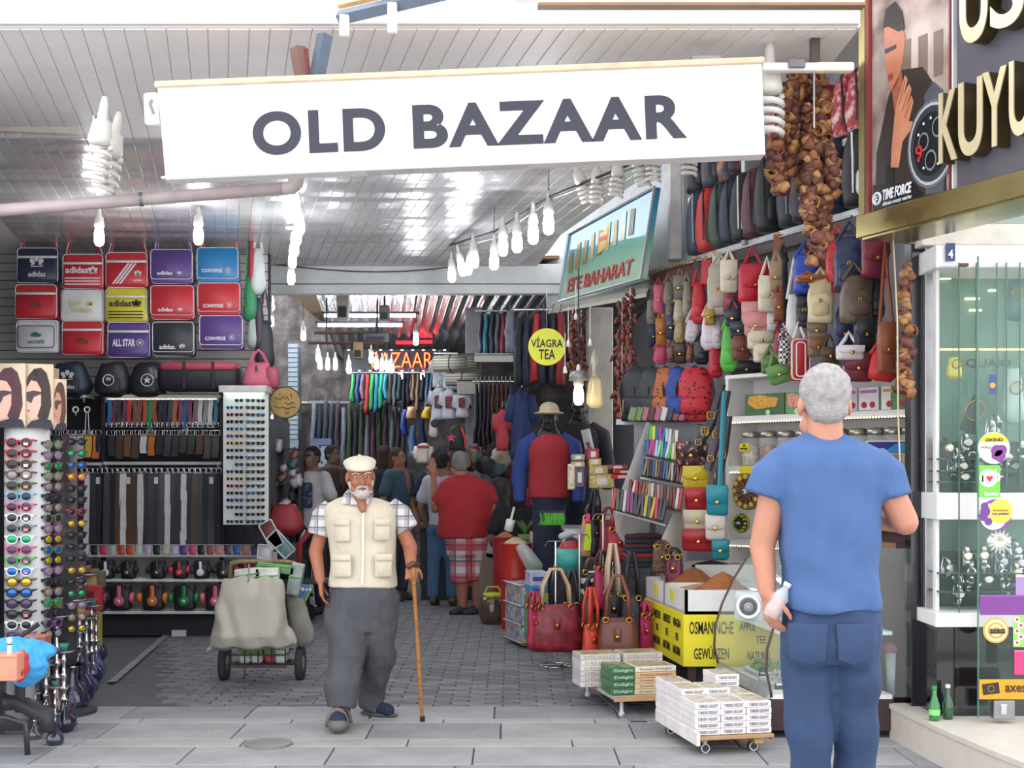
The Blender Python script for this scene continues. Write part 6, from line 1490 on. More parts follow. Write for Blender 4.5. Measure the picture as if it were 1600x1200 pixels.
for c_ in range(2):
    for l in range(6): sbox(o2, R2, yaw2, -.03+c_*.28, .40+(.0), .134+bh*(l+.5), .26, .2, bh, rnd.choice(('d8ccd0', 'e4dcda', 'cfc8c2')), f'white sweets box, {ORD[l]} layer up in the {("left", "right")[c_]} rear stack of the farther trolley', 'white sweets boxes on the farther trolley', 'DELIGHT', 'a89a78', band=('8a7a6a', 'c8b890') if l == 5 else None)

# ---- handbags on floor stands
@cached
def tote_body(w, h, d, seed):
    m = MB(); rings = []
    for i in range(9):
        t = i/8; kk = (.72+.28*math.sin(t*PI*.62)) if t < .9 else .92
        ring = []
        for j in range(20):
            a = 2*PI*j/20; ca, sa = math.cos(a), math.sin(a); pl = 1+.05*math.sin(a*7+seed)*(1-t)
            ring.append((w/2*kk*pl*math.copysign(abs(ca)**.6, ca), d/2*(.35+.65*math.sin(t*PI*.6+.2))*pl*math.copysign(abs(sa)**.8, sa), h/2-t*h))
        rings.append(ring)
    m.loft(rings); m.f = [f[::-1] for f in m.f]; m.noise(.012, 6+seed); return m.mesh(True)
def tote(px0, py0, px1, py1, Y, col, hcol, lab, hh=.22, yaw=0, mm=None, seed=0, drop=.0):
    w, h = (px1-px0)*Y/F, (py1-py0)*Y/F
    t = thing('handbag', lab, 'handbag', tuple(P((px0+px1)/2, (py0+py1)/2, Y)), yaw)
    m_ = mm or mat(col, .42, var=.1)
    part('body', tote_body(round(w, 2), round(h, 2), round(min(.2, w*.5), 2), seed), m_, t)
    for s in (-1, 1):
        y = s*.04; a = w*.26
        hd_ = part('handle', MB().tube([(-a, y, h*.42), (-a*.9, y, h*.5+hh*.5), (-a*.35, y*.4, h*.5+hh*.95), (a*.35, y*.4, h*.5+hh*.95), (a*.9, y, h*.5+hh*.5), (a, y, h*.42)], .014, 6, flat=.6).mesh(True), mat(hcol, .4), t)
        for q in (-1, 1): part('ring', ring_mesh(.018, .005, 12, 5), GOLD, hd_, (q*a, y-.01, h*.46))
    part('front_tab', rbox(.05, .09, .012, .01, .003), m_, t, (0, -min(.2, w*.5)*.5, h*.12)); part('clasp', cup(.012), GOLD, t, (0, -min(.2, w*.5)*.5-.015, h*.08), scale=(1, .4, 1))
    return t
quilt = pattern('mottle', ('6a1a26', '8c2430', 'a83a40'), 12, .4)
tote(824, 945, 912, 1016, 9.6, '8c2430', 'cfb08a', 'large dark red gathered handbag with cream and black handles on a floor stand', .28, .1, quilt, 0)
tote(822, 945, 846, 1012, 9.55, 'b52a50', 'b52a50', 'narrow magenta handbag pressed against the dark red one', .1, .5, None, 1)
tote(876, 942, 912, 1000, 9.75, '7c1c28', '2a2a30', 'wine red handbag with black handles behind the gathered one', .26, -.2, None, 2)
tote(908, 975, 938, 1032, 8.75, 'c8402e', 'c8402e', 'coral handbag with long coral handles and gold links', .26, .5, None, 1)
tote(930, 965, 1000, 1032, 8.7, '6a3a2c', '7a4432', 'brown leather handbag with gold links beside the coral one', .30, -.1, None, 0)
tote(906, 925, 944, 985, 9.5, '1e2028', '26262c', 'navy black handbag behind the coral one', .12, 0, None, 2)
tote(968, 930, 1006, 1020, 9.0, '1f2026', '1c1c20', 'tall black handbag behind the brown leather one', .32, 0, None, 1)
tote(940, 925, 975, 985, 9.1, '2a262c', 'c9b49c', 'dark handbag with cream looped handles', .36, .1, None, 2)
tote(998, 958, 1020, 1022, 8.95, 'b82a5c', 'b82a5c', 'magenta handbag showing beside the yellow signs', .08, .2, None, 0)
tote(944, 825, 992, 878, 9.9, 'a81f28', 'a81f28', 'bright red tote below the notebook rack', .14, 0, None, 0)
tote(934, 812, 968, 872, 10.1, '7a2024', '7a2024', 'maroon textured tote beside the bright red one', .1, 0, quilt, 1)
tote(906, 806, 945, 868, 10.2, 'c89a84', '3a2c2a', 'beige-pink tote with black edge between black and red totes', .1, .0, None, 2)
tote(922, 806, 938, 870, 10.1, '20222a', '1c1c20', 'narrow black tote with high looped handles', .22, .4, None, 1)
tote(1018, 852, 1050, 895, 9.2, '6a4a38', '6a4a38', 'brown woven cylinder-shaped bag below the rack', .03, 0, pattern('mottle', ('4a3428', '8a6648'), 40, .6), 2)
tote(1038, 868, 1068, 915, 9.0, '6a2034', '3a2428', 'burgundy half-moon bag left of the spice box', .05, -.3, None, 0)
tote(925, 885, 960, 950, 9.4, 'a82a4c', '5a3a30', 'raspberry shopper with brown handles', .12, .35, None, 1)
tote(905, 892, 944, 930, 9.9, 'e4e0dc', '5a3a30', 'black and white striped shopper with orange scarf', .10, 0, pattern('stripes', ('26262a', 'e4e0dc'), 12, .5, axes=('Z',)), 2)
for i, (px, py, Y, z1_) in enumerate(((868, 1041, 9.7, .95), (905, 1040, 8.95, 1.0), (942, 1036, 8.8, 1.15))):
    t = thing('bag_stand', f'chrome floor stand holding handbags, {ORD[i]} from the left', 'stand', tuple(G(px, EYE*F/(py-HZ))))
    part('base_ring', MB().tube([(.12*math.cos(a), .12*math.sin(a), .008) for a in [2*PI*j/16 for j in range(16)]], .007, 5, closed=True).mesh(True), CHROME, t); part('crossbar', MB().tube([(-.12, 0, .01), (.12, 0, .01)], .006, 5).mesh(), CHROME, t)
    part('pole', MB().tube([(0, 0, .01), (0, 0, z1_)], .009, 6).mesh(), CHROME, t); part('top_hook', MB().tube([(-.08, 0, z1_-.04), (-.06, 0, z1_), (.06, 0, z1_), (.08, 0, z1_-.04)], .006, 5).mesh(), CHROME, t)
# folded jeans pile
for i in range(7):
    solo('folded_garment', MB().prism(rrect(.28, .035, .012, 2), -.12, .12, .01).mesh(True) if 'fg' not in _C else _C['fg'], mat(('2c3a54', '3a3a44', 'a8382c', '2c3448', '5a2a34', '36363e', '4a2438')[i], .8), f'folded garment, {ORD[i]} from the bottom of the pile under the rack', 'clothes', tuple(P(1003, 882-i*7.4, 9.7)), 0, 'pile of folded garments'); _C.setdefault('fg', COL.objects[-1].data)
solo('garment_bench', MB().box((0, 0, 0), (.5, .4, .62), .01).mesh(), mat('54545a', .8), 'dark bench under the pile of folded garments', 'bench', tuple(G(1000, 9.95, .31)))
# tub with slippers, highlighter shoe etc
t = thing('turquoise_tub', 'turquoise tub of small goods below the round glass counter', 'tub', tuple(P(890, 876, 10.3)))
part('tub', MB().lathe([(.09, -.1), (.115, .1), (.12, .1), (.10, -.08)], 18).mesh(True), mat('4fb0a8', .4), t); part('contents', slouch(.2, .12, .14, 1), mat('a83038', .5), t, (0, 0, .1))
t = thing('safety_vest', 'small yellow and pink neon garment hanging above the turquoise tub', 'garment', tuple(P(917, 833, 10.1)))
part('yellow_panel', MB().prism([(-.03, -.14), (.04, -.14), (.03, .08), (-.0, .1)], 0, .02, .004).mesh(), mat('c8e020', .5), t); part('pink_panel', MB().prism([(-.02, .08), (.03, .07), (.025, .15), (.0, .16)], 0, .02, .004).mesh(), mat('e83a7a', .5), t)
solo('slippers', remesh(MB().cap((-.06, 0, 0), (.03, 0, .03), .03, .022).cap((.07, 0, 0), (-.01, 0, .035), .03, .022), .008, 2), mat('b8bcc0', .5), 'grey plush slippers under the glass counter', 'slippers', tuple(P(890, 838, 10.1)))
# far curved glass counter with stacked gift boxes
t = thing('dome_counter', 'dark curved glass counter topped with gift boxes, beside the mannequin', 'counter', tuple(G(905, 11.0)))
pr_ = [(-.06, .95), (-.14, .88), (-.2, .74), (-.23, .55), (-.24, .35), (-.22, .05)]
m = MB(); n = len(pr_); v0 = [(x, 0, z) for x, z in pr_]; v1 = [(x, .7, z) for x, z in pr_]; m.add(v0+v1, [(i, i+1, n+i+1, n+i) for i in range(n-1)]); m.add([*v0, (.25, 0, .05), (.25, 0, .95)], [tuple(range(n+2))]); part('curved_glass', m.mesh(True), mat('5a5e64', .12, .3, var=.3, coat=.8), t)
part('top', MB().box((.08, .35, .97), (.42, .75, .04), .005).mesh(), mat('c8c8cc', .3, .5), t); part('rim', MB().tube([(x, -.005, z) for x, z in pr_], .01, 5).mesh(), STEEL, t); part('body', MB().box((.1, .4, .5), (.3, .6, .9)).mesh(), mat('6a2a30', .6), t)
for i, (px, py, w_, h_, c, lab) in enumerate(((940, 752, 40, 22, 'b0a060', 'gold foil gift boxes, bottom layer on the dome counter'), (934, 735, 30, 16, 'b8a868', 'gold foil gift box, second layer on the dome counter'), (928, 722, 20, 12, 'c0b070', 'gold foil gift box on top of the gold pile'), (925, 710, 20, 18, '8a2c40', 'dark red gift box with white tag'), (903, 715, 22, 10, '7a8a6a', 'green round gift tin above the pale one'), (903, 726, 22, 10, 'a88a70', 'tan gift tin below the green one'), (893, 745, 12, 40, 'c8b89a', 'pale spiral edged candy stack at the left of the counter'), (906, 746, 16, 32, '4a3a44', 'dark wrapped gift box between gold and pale stacks'), (965, 730, 34, 8, '7c3040', 'maroon roll of wrapped sweets'), (972, 745, 40, 9, 'b83038', 'red flat lettered sweets box on the side table'), (975, 737, 38, 7, 'c8342c', 'upper red flat sweets box'))):
    w, h = w_*10.9/F, h_*10.9/F; t = thing('gift_box', lab, 'box', tuple(P(px, py, 10.9)), random.uniform(-.1, .1))
    part('box', MB().box((0, 0, 0), (w, .14, h), .008).mesh(), mat(c, .3, .3 if i < 3 else 0, var=.4, nscale=40), t); part('label', MB().box((0, -.072, 0), (w*.4, .003, h*.5)).mesh(), OFFW, t)
# barrels, sacks
def tub(px, py0, py1, Y, r, col, lab, heap, hc):
    z1_ = EYE-(py0-HZ)/F*Y; z0_ = max(0, EYE-(py1-HZ)/F*Y)
    t = thing('barrel', lab, 'barrel', tuple(G(px, Y, 0)))
    part('drum', MB().lathe([(0, 0), (r*.88, 0), (r*.92, .02), (r*.96, z1_*.6), (r*.99, z1_*.62), (r*.96, z1_*.64), (r, z1_), (r*1.03, z1_+.01), (r*.95, z1_+.01)], 22).mesh(True), mat(col, .4, var=.06), t)
    part('heap', MB().lathe([(r*.97, z1_-.02), (r*.6, z1_+heap*.4), (r*.25, z1_+heap*.85), (0, z1_+heap)], 18).mesh(True), mat(hc, .9, var=.1, bump=.3), t)
tub(806, 850, 928, 12.0, .15, 'b82c22', 'bright red barrel heaped with pale flour', .07, 'd8c8a8')
tub(789, 840, 912, 12.6, .12, 'a02430', 'darker red barrel behind the bright red one', .06, 'a87848')
tub(849, 832, 900, 12.2, .13, 'd4c8c4', 'white ribbed tub heaped with pinkish powder', .09, 'c8a490')
for i, (px, py, r, lab) in enumerate(((797, 818, .25, 'white plastic scoop stuck in the rear red barrel'), (826, 872, -.6, 'clear plastic bag of green herbs leaning on the red barrel'))):
    t = thing('scoop', lab, 'scoop' if i == 0 else 'bag', tuple(P(px, py, 11.9-.2*i)), (0, r, 0))
    if i == 0: part('blade', MB().lathe([(.0, -.08), (.04, -.07), (.045, .03), (.03, .04)], 10).mesh(True), WHITE, t); part('handle', MB().tube([(0, 0, .03), (0, 0, .16)], .012, 6).mesh(), WHITE, t)
    else: part('bag', slouch(.16, .30, .06, 0), glass('d8dce0', .4, .2), t); part('herbs', slouch(.12, .1, .05, 1), mat('4a8a3a', .7), t, (0, 0, -.08))
# candy packet rack, cartons
t = thing('packet_rack', 'wire rack of colourful candy packets beside the red handbag', 'rack', tuple(G(818, 10.9)), .3)
part('packets', MB().box((0, 0, .28), (.18, .5, .5), .01).mesh(), pattern('gems', ('8a6a80',), 22, .3), t)
for z_ in (.05, .2, .36, .53): part('wire', MB().tube([(-.1, -.26, z_), (.1, -.26, z_), (.1, .26, z_), (-.1, .26, z_)], .006, 4, closed=True).mesh(), STEEL, t)
for i, (px, py, w_, h_, c, lab) in enumerate(((838, 903, 28, 22, 'b8c0d8', 'white and blue carton on the candy rack'), (838, 920, 28, 14, '3a8ac8', 'bright blue carton below the white one'), (842, 945, 22, 40, 'b0a040', 'yellow-green carton stack beside the candy rack'), (828, 960, 14, 60, '6a9a5a', 'green packet column beside the candy rack'))):
    t = thing('carton', lab, 'box', tuple(P(px, py, 10.6)), .2); part('box', MB().box((0, 0, 0), (w_*10.6/F, .2, h_*10.6/F), .004).mesh(), mat(c, .4, var=.2), t); part('band', MB().box((0, -.102, 0), (w_*.7*10.6/F, .003, h_*.3*10.6/F)).mesh(), mat('4a4a90'), t)
t = thing('potted_plant', 'small green leafy plant behind the barrels', 'plant', tuple(P(820, 835, 12.4)))
part('pot', MB().lathe([(.05, -.08), (.07, .0)], 12).mesh(True), mat('6a8a4a'), t)
m = MB(); rnd = random.Random(3)
for i in range(40):
    a, l = rnd.random()*6.3, rnd.uniform(.06, .16); p1 = Vector((math.cos(a)*l*.7, math.sin(a)*l*.5, l)); sd = Vector((-math.sin(a), math.cos(a), 0))*.012
    m.add([(0, 0, 0), p1*.6+sd, p1, p1*.6-sd], [(0, 1, 2, 3)])
o = part('leaves', m.mesh(), mat('6f9a4a', .5, var=.3), t)
t = thing('grass_display', 'bright green artificial grass bundle hanging by the glass counter', 'plant', tuple(P(862, 808, 11.6))); m = MB()
for i in range(60): x = rnd.uniform(-.11, .11); m.tube([(x, 0, .05), (x+.01, -.03, -.02), (x+rnd.uniform(-.02, .02), -.03, -.07)], .004, 3)
part('blades', m.mesh(), mat('6ac04a', .5, var=.2), t); part('bar', MB().box((0, 0, .05), (.24, .02, .02)).mesh(), DARK, t)
t = thing('glass_jar_stool', 'large dark glass jar with yellow lid on the ground by the plaid shorts', 'jar', tuple(G(770, 12.4))); part('jar', MB().lathe([(0, 0), (.11, .01), (.14, .1), (.12, .22), (.09, .27)], 16).mesh(True), mat('5a4a3c', .15, .1, coat=.5, var=.3), t); part('lid', MB().lathe([(.09, .26), (.095, .3), (0, .31)], 16).mesh(True), mat('c8cc3a', .4), t); part('handle', MB().tube([(-.09, 0, .28), (-.05, 0, .36), (.05, 0, .36), (.09, 0, .28)], .008, 5).mesh(), mat('c8cc3a', .4), t)
for i, (px, py, w_, h_, c, lab) in enumerate(((762, 900, 26, 72, '6a5a50', 'brown cardboard panel leaning behind the plaid shorts'), (770, 850, 16, 44, '8a9090', 'clear plastic sleeve leaning above the brown panel'))):
    solo('leaning_panel', MB().box((0, 0, 0), (w_*12.9/F, .03, h_*12.9/F), .004).mesh(), mat(c, .5), lab, 'panel', tuple(P(px, py, 12.9)), (0, .15, 0))

# ---- round yellow sign
t = thing('round_tea_sign', 'round yellow hanging sign with two black words over the passage', 'sign', tuple(P(854.5, 542, 10.9)))
part('disc', MB().lathe([(0, -.01), (.157, -.01), (.159, 0), (.157, .01), (0, .01)], 36, ax='Y').mesh(), mat('d8dc3a', .5, var=.03), t)
part('lettering', text_mesh('VİAGRA', .27, .09, .003, .015), INK, t, (0, -.013, .04)); part('lettering', text_mesh('TEA', .14, .085, .003, .015), INK, t, (0, -.013, -.065)); part('hanger_wire', MB().tube([(0, 0, .16), (0, 0, .5)], .003, 4).mesh(), STEEL, t)

# ---- garments
@cached
def shirt_mesh(w, h, seed):
    m = MB(); rings = []
    for i in range(8):
        t = i/7; ww = w*(.42 if i == 0 else .9 if i == 1 else .8+.2*t); ring = []
        for j in range(14):
            a = 2*PI*j/14; pl = 1+.15*math.sin(a*5+seed+t*2)
            ring.append((ww/2*math.cos(a), .06*pl*math.sin(a)*(1+t*.5), -t*h))
        rings.append(ring)
    m.loft(rings); m.f = [f[::-1] for f in m.f]
    for s in (-1, 1): m.tube([(s*w*.38, 0, -.05), (s*w*.52, .0, -.2), (s*w*.58, .0, -h*.45)], [.05, .055, .05], 8)
    m.noise(.012, 6+seed); return m.mesh(True)
@cached
def side_mesh(w, h, seed):
    m = MB(); rings = []
    for i in range(7):
        t = i/6; ring = []
        for j in range(12):
            a = 2*PI*j/12; ring.append((w/2*math.cos(a)*(.7+.4*t)+.01*math.sin(t*5+seed), .16*math.sin(a)*(.5+.5*min(1, t*3)), -t*h))
        rings.append(ring)
    m.loft(rings); m.f = [f[::-1] for f in m.f]; m.noise(.015, 8+seed); return m.mesh(True)
def garment(px, py0, py1, wpx, Y, col, lab, front=False, grp=None, m=None, yaw=0, pr=None):
    h, w = (py1-py0)*Y/F, wpx*Y/F
    t = thing('hanging_garment', lab, 'garment', tuple(P(px, py0, Y)), yaw, grp); mm = m or mat(col, .8, var=.15)
    part('body', (shirt_mesh if front else side_mesh)(round(w, 2), round(h, 2), int(px) % 3), mm, t)
    part('hanger', MB().tube([(-.03, 0, .0), (0, 0, .03), (0, 0, .08), (.02, 0, .09)], .005, 4).mesh() if 'hg' not in _C else _C['hg'], STEEL, t); _C.setdefault('hg', COL.objects[-1].data)
    if pr: part('print', MB().prism(rrect(w*.5, h*.4, .02), 0, .004).mesh(), pattern('mottle', pr, 14, .7), t, (0, -.10, -h*.45))
    return t
gt = [(760, 492, 556, 9, 14.3, '2c7a90', 'teal'), (770, 490, 558, 9, 14.2, '34384a', 'slate'), (778, 490, 552, 8, 14.1, '5a5a66', 'grey'), (786, 494, 555, 8, 14.0, '9c3440', 'dark red'), (797, 486, 552, 16, 13.9, '8a90a0', 'pale blue-grey'), (752, 494, 552, 8, 14.4, '3a4458', 'navy')]
for i, g_ in enumerate(gt): garment(g_[0], g_[1], g_[2], g_[3]*1.1, g_[4], g_[5], f'{g_[6]} hooded jacket on the upper rack right of the grey pillar', grp='jackets on the upper rack')
for i, (px, y0, y1, w_, Y, c, n_) in enumerate(((812, 500, 600, 18, 12.6, '20222a', 'black tracksuit top hanging left of the round yellow sign'), (824, 498, 604, 16, 12.5, '262c40', 'navy tracksuit top left of the round yellow sign'), (838, 492, 596, 16, 12.4, 'a82c34', 'red striped jersey behind the round yellow sign'), (850, 488, 602, 16, 12.3, '22243a', 'dark blue jersey with red print behind the yellow sign'), (864, 490, 600, 16, 12.3, '2a2c38', 'black and red jersey behind the yellow sign'), (876, 490, 602, 14, 12.2, '8c2a34', 'red-black jersey right of the yellow sign'), (832, 520, 600, 10, 12.45, '7c2430', 'dark red trousers hanging behind the yellow sign'))):
    garment(px, y0, y1, w_, Y, c, n_)
rnd = random.Random(21)
for i in range(9):
    px = 744+i*6.6; c = rnd.choice(('6a2c34', '2c3448', '4a3430', '34343c', '5a4438', '7a3038', '3a3048'))
    garment(px, 600, rnd.uniform(685, 705), 7.5, 13.8-.05*i, c, f'long dark coat, {ORD[i]} from the left on the rack behind the hatted mannequin', grp='long coats on the lower rack')
garment(785, 640, 705, 20, 13.0, 'b8404a', 'salmon red dress on the coat rack', True); garment(815, 610, 720, 34, 12.8, '2a3a64', 'navy blue long jacket on a bust left of the mannequin', True)
for i, (px, y0, y1, w_, Y) in enumerate(((687, 558, 605, 18, 15.8), (703, 562, 608, 18, 15.7), (686, 606, 656, 20, 15.6), (702, 608, 655, 18, 15.5), (722, 612, 652, 16, 15.4))):
    garment(px, y0, y1, w_*1.3, Y, 'c4c8d2', ('white T-shirt, upper left of the white group', 'white T-shirt, upper right of the white group', 'white T-shirt with dark print, lower left of the group', 'white T-shirt with dark print, lower right of the group', 'grey-white T-shirt with print beside the dark handbag')[i], True, None, pr=('2c2c34', '8a3040', '3a3a44') if i > 1 else None)
sc_ = ['2f8a4c', '3a4a80', '7a6a80', 'b83a40', '3a9a50', '2c7aa0', '2f9a70', '3a8aa8', '4a4438', '54606a', '3c4a52', '20242c', '20242c', '8a7464', '8a7866', '3a3c48', '5a6c88', '58708c', '3a6a4c', '2c3440']
scn = ['green', 'blue', 'mauve', 'red', 'green', 'blue', 'emerald', 'turquoise', 'olive', 'grey', 'slate', 'black', 'black', 'beige', 'beige', 'charcoal', 'pale blue', 'pale blue', 'green', 'dark blue']
for i, c in enumerate(sc_):
    px = 552+i*7.2; garment(px, 585, 585+rnd.uniform(38, 62), 8, 18.2, c, f'{scn[i]} scarf, {ORD[i]} from the left on the rail below the neon sign', grp='scarves on the rail below the neon sign')
for i in range(16):
    px = 490+i*9.4; c = rnd.choice(('2c3044', '4a3a44', '26282e', '3a4450', '54483c', '5a3a48', '3c4a3c', '707884'))
    garment(px, 640+rnd.uniform(-14, 6), 730, 10, 18.6, c, f'dark long garment, {ORD[i]} from the left along the end wall', grp='long garments along the end wall')
for i, (px, py, w_, h_, c, lab) in enumerate(((642, 645, 17, 18, 'c89c7c', 'peach folded cloth hanging at the end of the passage'), (668, 645, 17, 18, 'c8a030', 'mustard yellow folded cloth hanging at the end of the passage'), (632, 660, 10, 40, '2c4a9c', 'strong blue cloth strip at the end of the passage'), (645, 690, 14, 50, '5a80a8', 'pale blue long cloth under the peach one'), (660, 680, 12, 50, '2a3458', 'navy cloth under the yellow one'))):
    solo('hanging_cloth', side_mesh(round(w_*17.5/F, 2), round(h_*17.5/F, 2), i), mat(c, .8), lab, 'cloth', tuple(P(px, py-h_/2, 17.5)))
for i, (px, py, r_, lab) in enumerate(((705, 568, .1, 'upper-left rolled striped mat beside the grey pillar'), (720, 566, .1, 'upper-right rolled striped mat beside the grey pillar'), (724, 592, .08, 'lower rolled striped mat beside the grey pillar'))):
    t = thing('rolled_mat', lab, 'mat', tuple(P(px, py, 14.9)), (0, 0, 1.3)); part('roll', MB().lathe([(r_*.3, -.2), (r_, -.2), (r_, .2), (r_*.3, .2)], 18, ax='Y').mesh(True), pattern('stripes', ('6a665c', '9a968a'), 30, .8, axes=('Z',)), t); part('strap', ring_mesh(r_*1.02, .008, 18, 4), DARK, t)
t = thing('wall_box', 'pale flat cardboard box on the rack above the white T-shirts', 'box', tuple(P(733, 605, 14.5))); part('box', MB().box((0, 0, 0), (.26, .2, .17), .005).mesh(), mat('c0bab2'), t); part('edge', MB().box((0, -.102, .07), (.26, .004, .02)).mesh(), DARK, t)
t = thing('rack_shelf', 'thin white shelf jutting under the upper jackets', 'shelf', tuple(P(772, 556, 14.0))); part('board', MB().box((0, 0, 0), (.42, .35, .02)).mesh(), WHITE, t); part('front_lip', MB().box((0, -.17, -.04), (.42, .01, .08)).mesh(), OFFW, t)
for i, (a, b, c_, Y, lab) in enumerate(((742, 806, 486, 14.4, 'rail of the upper jacket rack'), (802, 884, 484, 12.5, 'rail of the jerseys behind the yellow sign'), (738, 806, 596, 13.9, 'rail of the long dark coats'), (545, 695, 582, 18.3, 'rail of the coloured scarves'), (480, 640, 628, 18.7, 'rail of the long garments at the end wall'), (678, 715, 552, 15.7, 'short rail of the white T-shirts'))):
    solo('garment_rail', MB().tube([P(a, c_, Y), P(b, c_, Y)], .012, 6).mesh(), STEEL, lab, 'rail')
# goods heaps on the table mid passage
t = thing('goods_table', 'long stall table heaped with clothes behind the red-shirted man', 'table', tuple(G(745, 15.0))); part('top', MB().box((0, 0, .85), (1.3, .9, .05)).mesh(), mat('5a5048'), t); part('skirt', MB().box((0, .02, .42), (1.25, .8, .82)).mesh(), mat('3a3a44', .8), t)
for i in range(34):
    c = rnd.choice(('8a7a64', '3a3c48', '9a8a78', '7a2c34', '6a6e78', '2c3038', '4a6a70', 'a89c88', '5a3c30', 'b8b4b0'))
    a_ = rnd.uniform(700, 800); b_ = rnd.uniform(690, 800)
    solo('folded_clothes', slouch(.16, .14, .14, i % 3), mat(c, .8, var=.2), f'small folded garment heap, {ORD[i]} of the pile on the far stall table', 'clothes', tuple(P(a_, 745-15*math.sin((a_-700)/100*PI)-rnd.uniform(0, 26), 14.7+rnd.uniform(-.3, .3))), (rnd.random(), rnd.random(), rnd.random()*6), 'heap of clothes on the far stall table', rnd.uniform(.8, 1.5))
t = thing('football_shirt', 'small white child shirt with red trim displayed in the passage', 'shirt', tuple(P(662, 692, 15.5))); part('body', shirt_mesh(.18, .24, 0), mat('d8ccc0'), t); part('red_trim', MB().box((0, -.07, -.05), (.14, .01, .03)).mesh(), mat('a83040'), t)
t = thing('soft_toy', 'white and black spotted soft toy above the small white shirt', 'toy', tuple(P(677, 668, 15.5))); part('body', slouch(.11, .24, .1, 1), mat('cfc4b8'), t); part('dark_patch', cup(.05), DARK, t, (.02, -.05, .05))
t = thing('red_backpack', 'black and coral patterned backpack in the far clothes heap', 'backpack', tuple(P(714, 684, 14.4))); part('body', backpack_body(.2, .28, .15, 1), mat('26262c'), t); part('star', MB().prism([(-p[0], p[1]) for p in starpts(.06)], 0, .01).mesh(), mat('e04a60'), t, (-.06, -.08, 0)); part('strap', MB().tube([(.05, -.08, .12), (.09, -.08, 0), (.1, -.06, -.1)], .015, 5).mesh(), mat('e05a50'), t)
# ---- left passage clutter (stroller, racks of tiny goods)
t = thing('stroller', 'red hooded stroller frame behind the sunglasses cabinet', 'stroller', tuple(G(445, 12.6)))
part('hood', slouch(.36, .3, .3, 1), mat('a8343c', .5), t, (0, 0, 1.0)); part('seat', slouch(.3, .35, .25, 2), mat('34363c'), t, (.05, 0, .6)); part('frame', MB().tube([(-.2, 0, 1.0), (0, -.05, .6), (.22, 0, .1)], .015, 6).mesh(), mat('a83a3c'), t); part('frame', MB().tube([(.2, 0, .9), (0, -.05, .5), (-.2, 0, .1)], .015, 6).mesh(), STEEL, t)
for x in (-.2, .22): part('wheel', MB().lathe([(.03, -.02), (.09, -.02), (.09, .02), (.03, .02)], 14, c=(x, 0, .09), ax='Y').mesh(True), RUBBER, t)
t = thing('red_chair', 'red tubular chair back left of the old man', 'chair', tuple(G(492, 12.2))); part('backrest', MB().tube([(-.16, 0, .4), (-.14, 0, .8), (0, 0, .95), (.14, 0, .98)], .03, 8).mesh(True), mat('9c2e34', .4), t); part('seat', MB().box((0, .15, .42), (.36, .36, .04), .01).mesh(), mat('3a3a40'), t)
for sx in (-1, 1):
    for yy in (.0, .3): part('leg', MB().box((sx*.16, yy, .2), (.03, .03, .4)).mesh(), STEEL, t)
for i in range(22):
    px = 405+rnd.uniform(0, 60); py = rnd.uniform(690, 850)
    solo('trinket', slouch(.1, .12, .08, i % 3), mat(rnd.choice(('2a2c34', '5a5a64', '7a4440', 'a8a4a8', '3a5a60', '6a4a3a')), .35, .2, var=.3), f'small souvenir, {ORD[i]} of those on the dark rack behind the sunglasses cabinet', 'souvenir', tuple(P(px, py, 12.9)), (0, rnd.random(), 0), 'souvenirs on the dark rack', rnd.uniform(.7, 1.3))
t = thing('souvenir_rack', 'dark open rack of souvenirs behind the sunglasses cabinet', 'rack', tuple(G(435, 13.1))); 
for z_ in (.3, .65, 1.0, 1.35, 1.7): part('shelf_board', MB().box((0, 0, z_), (.5, .4, .02)).mesh() if 0 else MB().box((0, 0, z_), (.5, .4, .02)).mesh(), mat('3a3a40'), t)
for sx in (-1, 1): part('side_panel', MB().box((sx*.25, 0, .95), (.02, .4, 1.9)).mesh(), mat('3a3a40'), t)
for i, (px, py, w_, h_, c) in enumerate(((462, 692, 30, 9, 'a8b8b8'), (502, 690, 30, 10, '7a86a8'))):
    t = thing('evil_eye_board', ('white card of blue bead charms above the T-shirted man', 'blue patterned card of bead charms right of the white one')[i], 'display', tuple(P(px, py, 16.5))); part('header', MB().box((0, 0, 0), (w_*16.5/F, .03, h_*16.5/F)).mesh(), mat(c), t)
    part('card', MB().box((0, .01, -.2), (w_*16.5/F, .02, .3)).mesh(), pattern('dots', ('b8c4d0', '2a4a9c'), 14, .5), t)
# ================================================================ JEWELLER'S FRONT
SG = SIGN
def ss(px, py): u, z = SG.uz(px, py); return u, z
uE = SG.u(1600)+.5; zB = 2.83
GLD = mat('a89a68', .22, .85, var=.15, nscale=5)
t = thing('framed_poster', 'tall watch poster of a man with a hand on his chest in a gold frame', 'poster', tuple(SG.at(0, 0)), SG.rot)
u0, _ = ss(1365, 300); u1_, _ = ss(1490, 300)
w_, h_, zc_ = u1_-u0, 1.25, zB+.625
uc = (u0+u1_)/2
part('poster', MB().box((uc, .0, zc_), (w_, .02, h_)).mesh(), pattern('mottle', ('6a5650', 'a8948c', 'c8b8ae'), 3.5, .25), t)
def pp(name, pts, col, off, **kw):
    q = [ss(a, b) for a, b in pts]; ar = sum(q[i][0]*q[(i+1) % len(q)][1]-q[(i+1) % len(q)][0]*q[i][1] for i in range(len(q)))
    if ar < 0: q = q[::-1]
    part(name, MB().prism(q, -.012-off, -.0105-off+.001).mesh(), mat(col, .3, var=kw.get('var', .12), nscale=12), t)
for x in (1420, 1446, 1470): pp('printed_window', [(x-8, 150-x*.02), (x+6, 145-x*.02), (x+6, 60-(x-1420)*.3), (x-8, 66-(x-1420)*.3)], '7c6a60', .001)
